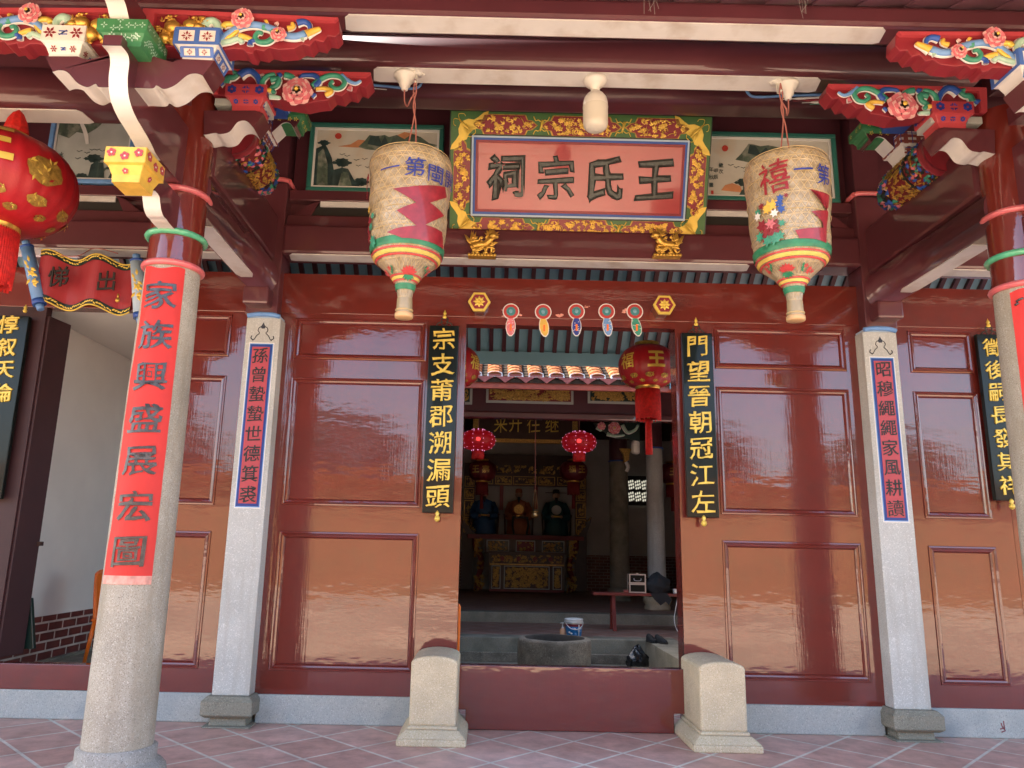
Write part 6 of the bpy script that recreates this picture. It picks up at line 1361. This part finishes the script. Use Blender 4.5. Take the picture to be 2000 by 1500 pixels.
# rubbish bag
def crumple(c, rx, ry, rz, m, name, label, cat, seed):
    mb = MB(); rg = random.Random(seed); mb.blob((0, 0, 0), 1, 1, 1, m, 28, 18); P = [rg.uniform(0, 6) for _ in range(8)]
    for i, v in enumerate(mb.v):
        a = atan2(v.y, v.x); k = 1+.10*sin(5*a+P[0]+3*v.z)+.07*sin(9*a-4*v.z+P[1])+.05*sin(16*a+8*v.z+P[2])+.06*sin(11*v.z+P[3]+2*a); s_ = 1 if v.z < .4 else 1-.75*(v.z-.4)
        mb.v[i] = Vector((c[0]+v.x*rx*k*s_, c[1]+v.y*ry*k*s_, c[2]+max(v.z, -.75)*rz*k))
    return tag(mb.build(name), label, cat)
p = at(1246, 1280, y=5.9)
crumple((p.x, 5.95, p.z-.12), .17, .16, .24, 'black_plastic', 'rubbish_bag', 'black plastic rubbish bag in the corner of the sunken court', 'rubbish bag', 3)
# bench with case, jacket and charger
t = thing('wooden_bench', (2.6, 8.45, 0), 'long red wooden bench on splayed legs in front of the pale column', 'bench')
mb = MB(); mb.box(1.32, 3.75, 8.29, 8.58, .655, .71, 'bench_red'); mb.build('seat', t, bevel=.008)
for bx in (1.72, 3.35):
    for sy in (-1, 1):
        mb = MB(); y = 8.435; mb.frame_box((bx, y+sy*.12, .33), X, Vector((0, sy*.13, -.66)).normalized(), Vector((0, 1, 0)), .035, .335, .028, 'bench_red'); mb.build('leg', t, bevel=.004)
    mb = MB(); mb.box(bx-.02, bx+.02, 8.33, 8.54, .28, .33, 'bench_red'); mb.build('stretcher', t)
t = thing('tool_case', (2.19, 8.45, .71), 'black case with silver edges standing on the bench', 'case')
for z0, z1, nm in ((.712, .885, 'lower_box'), (.89, 1.07, 'upper_box')):
    mb = MB(); mb.box(2.04, 2.345, 8.34, 8.56, z0, z1, 'black_lacquer'); bb = mb.build(nm, t, bevel=.006)
    mb = MB(); k = .011
    for xx in (2.04, 2.345):
        for yy in (8.34, 8.56): mb.box(xx-k, xx+k, yy-k, yy+k, z0, z1, 'steel')
    for zz in (z0+k, z1-k):
        mb.box(2.04, 2.345, 8.34-k*1.1, 8.34+k, zz-k, zz+k, 'steel'); mb.box(2.04-k*1.1, 2.04+k, 8.34, 8.56, zz-k, zz+k, 'steel'); mb.box(2.345-k, 2.345+k*1.1, 8.34, 8.56, zz-k, zz+k, 'steel')
    mb.build('metal_edge', bb)
mb = MB(); mb.tube(spline([(2.12, 8.325, .985), (2.13, 8.31, .95), (2.19, 8.305, .94), (2.25, 8.31, .95), (2.26, 8.325, .985)]), .008, 'steel', 6); mb.box(2.17, 2.215, 8.33, 8.345, 1.06, 1.09, 'steel'); mb.build('handle', t)
crumple((2.60, 8.44, .84), .24, .17, .24, 'black_cloth', 'black_jacket', 'crumpled black jacket lying on the bench beside the case', 'jacket', 8)
mb = MB(); q = [Vector(p) for p in ((2.42, 8.28, .72), (2.75, 8.28, .72), (2.84, 8.275, .60), (2.78, 8.27, .50), (2.72, 8.27, .56), (2.62, 8.27, .49), (2.50, 8.27, .60))]; mb.prism(q[::-1], (0, .012, 0), 'black_cloth'); tag(mb.build('jacket_sleeve'), 'black sleeve of the jacket hanging down in front of the column base', 'cloth')
mb = MB(); mb.box(1.93, 2.02, 8.36, 8.44, .712, .765, 'terracotta_pink'); tag(mb.build('small_box', bevel=.006), 'small pink box on the bench left of the case', 'box')
t = thing('power_adapter', (2.98, 8.4, .71), 'white power adapter with a loose cable at the right end of the bench', 'adapter')
mb = MB(); mb.box(2.90, 3.08, 8.33, 8.43, .712, .80, 'plastic_white'); mb.build('body', t, bevel=.012)
mb = MB(); mb.tube(spline([(2.98, 8.32, .76), (2.93, 8.25, .55), (2.86, 8.2, .25), (2.90, 8.1, .03), (3.02, 8.0, .015)]), .009, 'plastic_white', 6); mb.build('cable', t)
# far hall shell
t = thing('rear_wall', (0, 19.1, .2), 'grey plaster rear wall of the far hall over brown brick wainscot', 'wall')
mb = MB(); mb.box(-9, 9, 19.0, 19.2, 1.35, 6.5, 'plaster'); mb.build('plaster_face', t)
mb = MB(); mb.box(-9, 9, 18.98, 19.2, .2, 1.35, 'brick_y'); mb.build('brick_wainscot', t)
for s in (-1, 1):
    t = thing('hall_side_wall', (5.6*s, 12, 0), '%s side wall of the far hall, white over brown brick' % ('left' if s < 0 else 'right'), 'wall', 'side walls of the far hall')
    mb = MB(); mb.box(*sorted((5.6*s, 5.8*s)), 3.3, 19.0, 1.1, 6.5, 'plaster'); mb.build('plaster_face', t)
    mb = MB(); mb.box(*sorted((5.58*s, 5.8*s)), 3.3, 19.0, 0, 1.1, 'brick_x'); mb.build('brick_wainscot', t)
    mb = MB(); a, b = sorted(((2.6 if s > 0 else 1.95)*s, 9*s)); mb.prism([Vector((a, 3.3, 4.3)), Vector((b, 3.3, 4.3)), Vector((b, 7.0, 4.5)), Vector((a, 7.0, 4.5))], (0, 0, .1), 'sky_blue'); tag(mb.build('gallery_roof'), 'sky blue %s gallery roof beside the sunken court' % ('left' if s < 0 else 'right'), 'roof', 'gallery roofs')  # left roof edge carried further in to keep sun off the right kerb
# lattice window
wa, wb = at(1226, 935, y=18.95), at(1266, 982, y=18.95)
t = thing('lattice_window', ((wa.x+wb.x)/2, 18.95, wb.z), 'bright pierced lattice window in the dark rear wall', 'window')
mb = MB(); mb.box(wa.x, wb.x, 18.955, 18.975, wb.z, wa.z, 'white'); nodes(M['white'])
mat('window_glow', (0.8, 0.8, 0.7), 0.5, emit=(1.0, 0.95, 0.75, 0.12)); mb.mats = ['window_glow']; mb.build('daylight', t)  # emission stands in for the light outside the wall
mb = MB(); mb.box(wa.x-.1, wb.x+.1, 18.951, 18.954, wb.z-.1, wa.z+.1, 'hair_black'); mb.build('lattice_plate', t)
mb = MB(); mb.mats = ['window_glow']  # glowing petals laid on the plate imitate light through the piercings
for i in range(3):
    for j in range(2):
        cx = wa.x+(wb.x-wa.x)*(i+.5)/3; cz = wb.z+(wa.z-wb.z)*(j+.5)/2; r = (wa.z-wb.z)*.19
        for q in range(8):
            a = q*pi/4+.2; rr = r*(1.0 if q % 2 else .75); c = Vector((cx+rr*cos(a)*.62, 18.948, cz+rr*sin(a))); mb.prism([c+Vector((r*.23*cos(-2*pi*k/7)*.8, 0, r*.3*sin(-2*pi*k/7))) for k in range(7)], (0, .002, 0), 'window_glow')
        mb.prism([Vector((cx+r*.25*cos(-2*pi*k/7), 18.948, cz+r*.3*sin(-2*pi*k/7))) for k in range(7)], (0, .002, 0), 'window_glow')
mb.build('glowing_petal', t)
# far hall roof: tiled front slope
t = thing('tiled_roof', (0, 7, 4.6), 'orange tiled roof slope of the far hall with white rimmed eave tiles', 'roof')
ys, zs_, ye, ze = 6.95, 4.66, 12.5, 7.6; dr = Vector((0, ye-ys, ze-zs_)); dn = Vector((0, -dr.z, dr.y)).normalized(); L_ = dr.length; dr.normalize()
mb = MB(); mb.prism([Vector((-9, ys, zs_-.03)), Vector((9, ys, zs_-.03)), Vector((9, ye, ze-.03)), Vector((-9, ye, ze-.03))], (0, 0, -.08), 'roof_dark'); mb.prism([Vector((-9, ye, ze-.11)), Vector((9, ye, ze-.11)), Vector((9, 20, 4.9)), Vector((-9, 20, 4.9))], (0, 0, .1), 'roof_dark'); mb.build('roof_deck', t)
mb = MB(); st = .388; x0 = at(967, 720, y=7).x; rg = random.Random(1); nrow = 16
for i in range(-8, 9):
    xc = x0+i*st
    for r in range(nrow):
        A = Vector((xc, ys, zs_))+dr*(r*L_/nrow*.5); k = 6; m = rg.choice(('roof_tile', 'roof_tile', 'terracotta_pink', 'cream'))
        P = [A+X*(.145*cos(pi*q/k))+dn*(.085*sin(pi*q/k)+.012) for q in range(k+1)]; Q = [p+dr*(L_/nrow*.5)-dn*.014 for p in P]
        for q in range(k): mb.add([P[q], P[q+1], Q[q+1], Q[q]], [(3, 2, 1, 0)], 'roof_tile' if r else 'roof_tile', True)
        mb.add(P, [tuple(range(k+1))], 'roof_tile')
        B = Vector((xc+st/2, ys, zs_))+dr*(r*L_/nrow*.5)+dn*.02; mb.add([B-X*.06, B+X*.06, B+X*.06+dr*(L_/nrow*.5)-dn*.015, B-X*.06+dr*(L_/nrow*.5)-dn*.015], [(0, 1, 2, 3)], 'roof_dark')
mb.build('tile_row', t)['kind'] = 'stuff'
mb = MB()
for i in range(-6, 7):
    xc = x0+i*st; y = ys-.02; P = [Vector((xc-.15, y, zs_-.005)), Vector((xc+.15, y, zs_-.005)), Vector((xc+.135, y, zs_+.075)), Vector((xc+.06, y, zs_+.10)), Vector((xc-.06, y, zs_+.10)), Vector((xc-.135, y, zs_+.075))]
    mb.prism(P, (0, .04, 0), 'pure_white'); c = sum(P, Vector())/6; mb.prism([c+(p-c)*.78-Y*.004 for p in P], (0, .01, 0), 'terracotta_pink')
    Q = [Vector((xc+st/2-.19, y-.01, zs_)), Vector((xc+st/2-.09, y-.01, zs_-.05)), Vector((xc+st/2, y-.015, zs_-.12)), Vector((xc+st/2+.09, y-.01, zs_-.05)), Vector((xc+st/2+.19, y-.01, zs_))]
    mb.prism(Q, (0, .03, 0), 'terracotta_pink')
mb.build('eave_tile', t)['kind'] = 'stuff'
mb = MB(); mb.box(-9, 9, 6.98, 7.05, 4.44, 4.60, 'fascia_red'); mb.build('fascia', t, bevel=.008)
mb = MB(); mb.prism([Vector((-9, 7.05, 4.56)), Vector((9, 7.05, 4.56)), Vector((9, 12.4, 7.0)), Vector((-9, 12.4, 7.0))], (0, 0, .03), 'maroon_dark'); mb.build('soffit', t)
# carved beam
t = thing('carved_beam', (0, 8.4, 4.1), 'dark beam of the far hall with gilt carved panels under the tiled eave', 'beam')
mb = MB(); mb.box(-9, 9, 8.35, 8.6, 4.16, 5.2, 'maroon_dark'); mb.build('body', t); mb = MB(); mb.box(-9, 9, 8.28, 8.5, 4.10, 4.24, 'maroon'); mb.build('lower_rail', t, bevel=.03)
for a, b, m, sd in ((950, 1120, 'deep_red', 1), (1148, 1262, 'dark_green', 2), (850, 922, 'dark_green', 3)):
    P0, P1 = at(a, 752, y=8.33), at(b, 790, y=8.33); za, zb = P1.z, 4.80
    mb = MB(); mb.box(P0.x, P1.x, 8.325, 8.349, za, zb, 'grey_blue'); mb.box(P0.x+.05, P1.x-.05, 8.318, 8.33, za+.05, zb-.04, m); f = mb.build('panel', t)
    mb = MB(); relief(mb, ((P0.x+P1.x)/2, 8.312, (za+zb)/2), X, Z, -Y, P1.x-P0.x-.14, zb-za-.12, int((P1.x-P0.x)*90), .10, 'gold_hall', sd); mb.build('gilt_carving', f)
# sign in the hall
t = thing('hall_sign', (.2, 13, 4.3), 'dark red hall sign with four gold characters half hidden by the beam', 'sign')
p0, p1 = at(930, 822, y=13), at(1122, 858, y=13)
mb = MB(); mb.box(p0.x, p1.x, 13, 13.06, 4.33, 5.1, 'dark_wood'); mb.build('board', t); mb = MB()
for (a, b, c_, d_) in ((p0.x-.06, p1.x+.06, 4.25, 4.35), (p0.x-.08, p0.x+.06, 4.35, 5.1), (p1.x-.06, p1.x+.08, 4.35, 5.1)): mb.box(a, b, 12.97, 13.07, c_, d_, 'gold_hall')
mb.build('frame', t); mb = MB()
for ch, px in zip('来开往继', (978, 1007, 1042, 1078)): p = at(px, 828, y=12.99); put_glyph(mb, ch, p, X, Z, -Y, .38, .50, 'gold_paint', depth=.3, off=.0, ext=.02)
mb.build('lettering', t)
# painted bracket and bulb by the pale column
t = thing('hall_bracket', (2.2, 10.2, 4.2), 'painted peony bracket under the dark beam beside the pale column', 'bracket')
yb = 9.6; mb = MB(); P = [at(a, b, y=yb) for a, b in ((1160, 826), (1250, 826), (1250, 862), (1225, 856), (1205, 856), (1190, 850), (1180, 842), (1168, 838))]; mb.prism(P[::-1] if (P[1]-P[0]).cross(P[2]-P[1]).y > 0 else P, (0, .12, 0), 'dark_green'); mb.build('board', t)
for q_ in ((1200, 836, .17), (1175, 832, .11)): mb = MB(); peony(mb, at(q_[0], q_[1], y=yb-.05), q_[2]); mb.build('peony', t)
mb = MB()
for px in ([(1215, 830), (1225, 845), (1240, 840), (1246, 830)], [(1185, 848), (1200, 852), (1220, 850)], [(1165, 835), (1175, 842)]): curl(mb, px, yb, .035, .02, 'mint')
mb.build('scrollwork', t)
bp_ = at(1241, 858, y=9.7); bulb((bp_.x, 9.7, bp_.z+.1), 'small dusty bulb in the hall beside the painted peony bracket', 1.0)
t = thing('hall_capital', (2.9, 12.2, 3.5), 'small painted capital with a white wave near the pale column', 'capital')
c = at(1222, 895, y=12.2); mb = MB(); mb.prism([c+Vector(q) for q in ((-.14, 0, .25), (.16, 0, .25), (.10, 0, .12), (.08, 0, -.05), (-.04, 0, -.12), (-.05, 0, .1))][::-1], (0, .15, 0), 'gold_hall'); mb.build('carved_block', t)
mb = MB(); mb.tube(spline([c+Vector((.0, -.02, -.10)), c+Vector((.05, -.03, -.22)), c+Vector((.01, -.03, -.34))]), .05, 'white', 6); mb.build('white_wave', t)
# hanging incense burner
bx = .21; t = thing('incense_burner', (bx, 9, 2.13), 'small brass incense burner hanging on a long thin string before the altar', 'incense burner')
mb = MB(); mb.tube([(bx, 9, 2.72), (bx-.02, 9, 5.4)], .008, 'string', 5); mb.build('string', t)
mb = MB(); mb.lathe([(.001, 2.135), (.05, 2.14), (.075, 2.165), (.085, 2.20), (.06, 2.225), (.065, 2.25), (.09, 2.262), (.085, 2.275), (.05, 2.28)], 'brass', (bx, 9, 0), 24); mb.build('bowl', t)
mb = MB(); mb.lathe([(.03, 2.68), (.02, 2.71), (.008, 2.73)], 'brass', (bx, 9, 0), 12)
for i in range(3): a = 2*pi*i/3+.5; mb.tube([(bx+.08*cos(a), 9+.08*sin(a), 2.27), (bx+.015*cos(a), 9, 2.69)], .004, 'brass', 4)
mb.build('chain', t)
# ------------------------------------------------------------------ altar
AX = .435
t = thing('offering_table', (AX, 17, .2), 'gilt carved offering table in front of the high altar table', 'table')
x0, x1 = AX-1.13, AX+1.13
mb = MB(); mb.box(x0-.05, x1+.05, 16.65, 17.35, 1.36, 1.42, 'dark_wood'); mb.build('top', t, bevel=.01)
mb = MB(); mb.box(x0, x1, 16.70, 17.3, .24, 1.36, 'dark_wood'); mb.box(x0+.0, x1, 16.685, 16.7, 1.02, 1.06, 'gold_hall'); mb.box(x0, x1, 16.685, 16.7, .24, .30, 'deep_red'); mb.build('carcass', t)
mb = MB(); relief(mb, (AX, 16.695, 1.21), X, Z, -Y, 2.2, .24, 120, .08, 'gold_hall', 3)
for q in (-.75, -.25, .25, .72): mb.prism([Vector((AX+q+.07*cos(-2*pi*i/16), 16.675, 1.21+.07*sin(-2*pi*i/16))) for i in range(16)], (0, .01, 0), 'deep_red')
mb.build('apron_carving', t)
for a, b, sd, n in ((x0+.06, x0+.34, 5, 60), (x0+.44, x1-.44, 6, 260), (x1-.34, x1-.06, 7, 60)):
    mb = MB(); mb.box(a, b, 16.68, 16.7, .32, 1.0, 'grey_blue'); mb.box(a+.025, b-.025, 16.674, 16.69, .345, .975, 'dark_wood'); f = mb.build('panel', t)
    mb = MB(); relief(mb, ((a+b)/2, 16.67, .66), X, Z, -Y, b-a-.08, .60, n, .10, 'gold_hall', sd); mb.build('gilt_carving', f)
t = thing('altar_table', (AX, 17.9, .2), 'high altar table with upturned gilt ends behind the offering table', 'table')
mb = MB(); mb.box(AX-1.85, AX+1.85, 17.6, 18.2, 1.86, 1.95, 'dark_wood'); mb.box(AX-1.85, AX+1.85, 17.58, 17.6, 1.80, 1.93, 'deep_red'); mb.build('top', t, bevel=.01)
for s in (-1, 1):
    mb = MB(); P = [(1.55, 1.95), (1.70, 2.02), (1.85, 2.25), (1.98, 2.45), (2.10, 2.55), (2.06, 2.36), (2.0, 2.15), (1.9, 1.95)]; Q = [Vector((AX+s*a, 17.6, b)) for a, b in P]; mb.prism(Q if s < 0 else Q[::-1], (0, .5, 0), 'dark_wood'); up_ = mb.build('upturned_end', t)
    mb = MB()
    for i in range(46): q = random.Random(i*7+s).random(); a, b = 1.62+.40*q, 1.97+.48*q**1.1; r_ = random.Random(i); mb.leaf((AX+s*a, 17.585, b+r_.uniform(-.02, .04)), X*r_.uniform(-1, 1)+Z*.6, Z, -Y, .09, .05, 'gold_hall', .5)
    mb.build('gilt_carving', up_)
    mb = MB(); mb.tube(spline([(AX+s*1.62, 17.7, 1.80), (AX+s*1.58, 17.66, 1.5), (AX+s*1.42, 17.64, 1.25), (AX+s*1.40, 17.64, .9), (AX+s*1.50, 17.66, .5), (AX+s*1.42, 17.66, .22)]), .09, 'deep_red', 10); mb.build('leg', t)
    mb = MB(); relief(mb, (AX+s*1.50, 17.54, 1.5), X, Z, -Y, .26, .6, 46, .09, 'gold_hall', 9); relief(mb, (AX+s*1.45, 17.54, .45), X, Z, -Y, .34, .5, 50, .09, 'gold_hall', 10); relief(mb, (AX+s*1.42, 17.54, .98), X, Z, -Y, .24, .3, 22, .08, 'gold_hall', 11); mb.build('leg_carving', t)
mb = MB(); mb.box(AX-1.3, AX+1.3, 17.7, 17.75, 1.36, 1.80, 'dark_wood'); f = mb.build('apron', t)
for a, w, sd in ((-.88, .72, 1), (0, .62, 2), (.88, .72, 3)):
    mb = MB(); mb.box(AX+a-w/2, AX+a+w/2, 17.69, 17.7, 1.40, 1.77, 'grey_blue'); mb.box(AX+a-w/2+.03, AX+a+w/2-.03, 17.684, 17.695, 1.43, 1.74, 'dark_green' if a else 'deep_red'); relief(mb, (AX+a, 17.68, 1.585), X, Z, -Y, w-.1, .3, 50 if a else 14, .08, 'gold_hall', sd); mb.build('apron_panel', t)
t = thing('altar_screen', (AX, 18.7, .2), 'gilt panelled screen framing the three seated figures', 'altar screen')
mb = MB(); mb.box(AX-2.05, AX+2.05, 18.6, 18.68, .2, 4.3, 'plaster'); mb.build('back_board', t)
mb = MB()
for s in (-1, 1): mb.box(*sorted((AX+s*1.66, AX+s*2.05)), 18.5, 18.6, .2, 4.3, 'dark_wood')
mb.box(AX-1.66, AX+1.66, 18.5, 18.6, 3.55, 4.6, 'dark_wood'); mb.build('frame', t)
for s in (-1, 1):
    for z0, z1 in ((2.0, 2.5), (2.55, 3.05), (3.1, 3.45), (3.5, 3.85)):
        mb = MB(); xx = AX+s*1.855; mb.box(xx-.16, xx+.16, 18.485, 18.5, z0, z1, 'gold_hall'); mb.box(xx-.135, xx+.135, 18.48, 18.49, z0+.025, z1-.025, 'dark_wood'); relief(mb, (xx, 18.475, (z0+z1)/2), X, Z, -Y, .25, z1-z0-.08, 24, .08, 'gold_hall', int(z0*10)); mb.build('side_panel', t)
for i, (a, w) in enumerate(((-1.35, .55), (-.72, .55), (.0, .80), (.72, .55), (1.35, .55))):
    mb = MB(); mb.box(AX+a-w/2, AX+a+w/2, 18.485, 18.5, 3.60, 3.88, 'gold_hall'); mb.box(AX+a-w/2+.025, AX+a+w/2-.025, 18.48, 18.49, 3.625, 3.855, 'dark_wood'); relief(mb, (AX+a, 18.475, 3.74), X, Z, -Y, w-.08, .2, 24, .08, 'gold_hall', 60+i); relief(mb, (AX+a, 18.46, 4.1), X, Z, -Y, w, .3, 26, .09, 'gold_hall', 80+i); mb.build('top_panel', t)
def figure(xc, m, label, hat):
    y = 18.25; zb = 1.97
    t = thing('seated_statue', (xc, y, zb), label, 'statue', 'seated ancestor statues on the altar')
    mb = MB(); k = 24
    secs = [(0, .40, .24, -.06), (.10, .39, .25, -.06), (.30, .37, .25, -.05), (.45, .36, .25, -.03), (.55, .33, .20, .0), (.70, .29, .16, .03), (.85, .285, .14, .04), (.98, .30, .13, .04), (1.06, .24, .11, .04), (1.10, .12, .08, .03), (1.13, .065, .065, .02), (1.17, .065, .068, .01), (1.20, .095, .10, .0), (1.26, .112, .12, .0), (1.33, .108, .118, .0), (1.39, .085, .09, .0), (1.42, .03, .03, .0)]
    o = len(mb.v)
    for z, a, b, dy in secs:
        for j in range(k):
            q = 2*pi*j/k; fold = 1+(.03*sin(9*q) if z < .6 else 0); mb.v.append(Vector((xc+a*cos(q)*fold, y+dy+b*sin(q)*fold, zb+z)))
    for i in range(len(secs)-1):
        for j in range(k): a = o+i*k+j; b = o+i*k+(j+1) % k; mb.face((a, b, b+k, a+k), 'skin' if i >= 10 else m, True)
    mb.blob((xc, y-.125, zb+1.27), .016, .025, .028, 'skin', 8, 6)
    for s in (-1, 1):
        mb.tube(spline([(xc+s*.26, y+.02, zb+1.0), (xc+s*.36, y-.06, zb+.78), (xc+s*.34, y-.2, zb+.58), (xc+s*.18, y-.30, zb+.56)]), [.09]*6+[.10]*6+[.13]*7, m, 12); mb.blob((xc+s*.14, y-.33, zb+.57), .05, .04, .045, 'skin', 8, 6); mb.blob((xc+s*.11, y-.01, zb+1.27), .018, .03, .04, 'skin', 8, 6)
    mb.build('body', t)
    mb = MB(); mb.lathe([(.112, 1.33), (.115, 1.40), (.10, 1.46), (.06, 1.48), (.001, 1.485)], 'hair_black' if hat != 'red' else 'robe_orange', (xc, y, zb), 20)
    if hat == 'wings': mb.tube([(xc-.35, y+.05, zb+1.37), (xc+.35, y+.05, zb+1.37)], .012, 'hair_black', 6)
    mb.build('hat', t)
    mb = MB(); mb.lathe([(.05, 1.20), (.045, 1.12), (.02, 1.03), (.001, 1.0)], 'hair_black', (xc, y-.10, zb), 10, scale=(1, .5))
    for s in (-1, 1): mb.blob((xc+s*.042, y-.112, zb+1.30), .014, .008, .007, 'hair_black', 8, 5)
    mb.build('beard_and_eyes', t)
    mb = MB(); mb.lathe([(.305, .56), (.31, .61)], 'gold_hall', (xc, y, zb), 24, scale=(1.02, .68)); mb.prism([Vector((xc+.16*cos(-2*pi*i/18), y-.19, zb+.80+.15*sin(-2*pi*i/18))) for i in range(18)], (0, .05, 0), 'gold_hall' if hat == 'red' else ('grey_blue' if hat == 'wings' else m)); mb.build('belt_and_badge', t)
for px, m, nm, hat in ((946, 'robe_blue', 'seated ancestor statue in a blue robe, left of the altar', 'plain'), (1013, 'robe_orange', 'seated ancestor statue in an orange robe with a round badge, centre of the altar', 'red'), (1086, 'robe_green', 'seated ancestor statue in a dark green robe with winged hat, right of the altar', 'wings')):
    p = at(px, 1000, y=18.25); figure(p.x, m, nm, hat)
    t = thing('armchair', (p.x, 18.4, 1.96), 'dark wooden armchair holding the %s robed statue' % m.split('_')[1], 'armchair', 'dark armchairs of the statues')
    mb = MB(); mb.box(p.x-.36, p.x+.36, 18.46, 18.5, 1.96, 2.75, 'dark_wood'); mb.build('back', t)
    for s in (-1, 1):
        mb = MB(); mb.tube(spline([(p.x+s*.42, 18.46, 2.72), (p.x+s*.46, 18.2, 2.62), (p.x+s*.47, 18.0, 2.58)]), .035, 'dark_wood', 8); mb.tube([(p.x+s*.46, 18.05, 2.58), (p.x+s*.44, 18.05, 1.96)], .03, 'dark_wood', 8); mb.build('arm', t)
p = at(1016, 1030, y=17.75); t = thing('incense_stand', (p.x, 17.75, 1.96), 'small dark wooden stand on the altar in front of the orange statue', 'stand')
mb = MB(); mb.box(p.x-.26, p.x+.26, 17.62, 17.9, 2.46, 2.52, 'hair_black'); mb.build('top', t, bevel=.01)
for s in (-1, 1): mb = MB(); mb.tube(spline([(p.x+s*.22, 17.66, 2.46), (p.x+s*.25, 17.66, 2.25), (p.x+s*.20, 17.66, 1.96)]), .035, 'hair_black', 8); mb.build('leg', t)
for px, z0, z1, nm in ((980, 2.75, 3.55, 'left'), (1048, 2.8, 3.55, 'right')):
    p = at(px, 960, y=18.0); mb = MB(); mb.box(p.x-.06, p.x+.06, 18.45, 18.47, z0, z1, 'deep_red'); tag(mb.build('red_banner'), 'narrow dark red banner %s of the orange statue' % nm, 'banner', 'narrow banners behind the altar')
# ================================================================== WHAT STANDS ACROSS THE COURT (seen in the lacquer)
t = thing('screen_wall', (0, -24, -.36), 'tan screen wall across the courtyard facing the hall', 'wall')
mb = MB(); mb.box(-26, 26, -24.4, -24, -.36, 4.0, 'opposite_wall'); mb.build('wall_face', t)
mb = MB(); mb.prism([Vector((-26.2, -24.8, 4.0)), Vector((-26.2, -23.6, 4.0)), Vector((-26.2, -24.2, 4.5))], (52.4, 0, 0), 'roof_tile'); mb.build('coping', t)
rg = random.Random(77)
for i, (x, y, h) in enumerate(((-17, -29, 7.8), (-8.5, -31, 8.2), (1, -30, 7.0), (9, -31, 8.0), (18, -29, 7.4))):
    t = thing('tree', (x, y, -.36), 'broad tree standing behind the far screen wall', 'tree', 'trees behind the screen wall')
    mb = MB(); mb.tube(spline([(x, y, -.4), (x+.1, y, h*.3), (x-.1, y+.1, h*.6)]), [.35-.018*j for j in range(13)], 'bark', 8); mb.build('trunk', t)
    mb = MB()
    for _ in range(900):
        v = Vector((rg.gauss(0, 1), rg.gauss(0, 1), rg.gauss(0, .8))).normalized()*rg.uniform(.5, 1)**.5; c = Vector((x, y, h*.72))+Vector((v.x*h*.42, v.y*h*.4, v.z*h*.3)); d = Vector((rg.uniform(-1, 1), rg.uniform(-1, 1), rg.uniform(-1, .4))).normalized(); s_ = d.cross(Z).normalized(); mb.leaf(c, d, s_, d.cross(s_), .7, .45, 'foliage', .2)
    mb.build('crown', t)

for px, py, nm, seed in ((1562, 4, 'right', 2), (1270, 6, 'left', 5)):
    rg = random.Random(seed); mb = MB(); c = at(px, py, y=-2.78)
    for i in range(5):
        x = c.x+rg.uniform(-.03, .03); mb.tube(spline([(x, -2.78, 5.0), (x+rg.uniform(-.02, .02), -2.79, 4.93), (x+rg.uniform(-.03, .03), -2.79, 4.86-rg.uniform(0, .05))]), 0.0014, 'cobweb', 4)
    tag(mb.build('cobweb'), 'dusty grey cobweb strands hanging from the eave at the %s' % nm, 'cobweb', 'cobwebs on the eave')
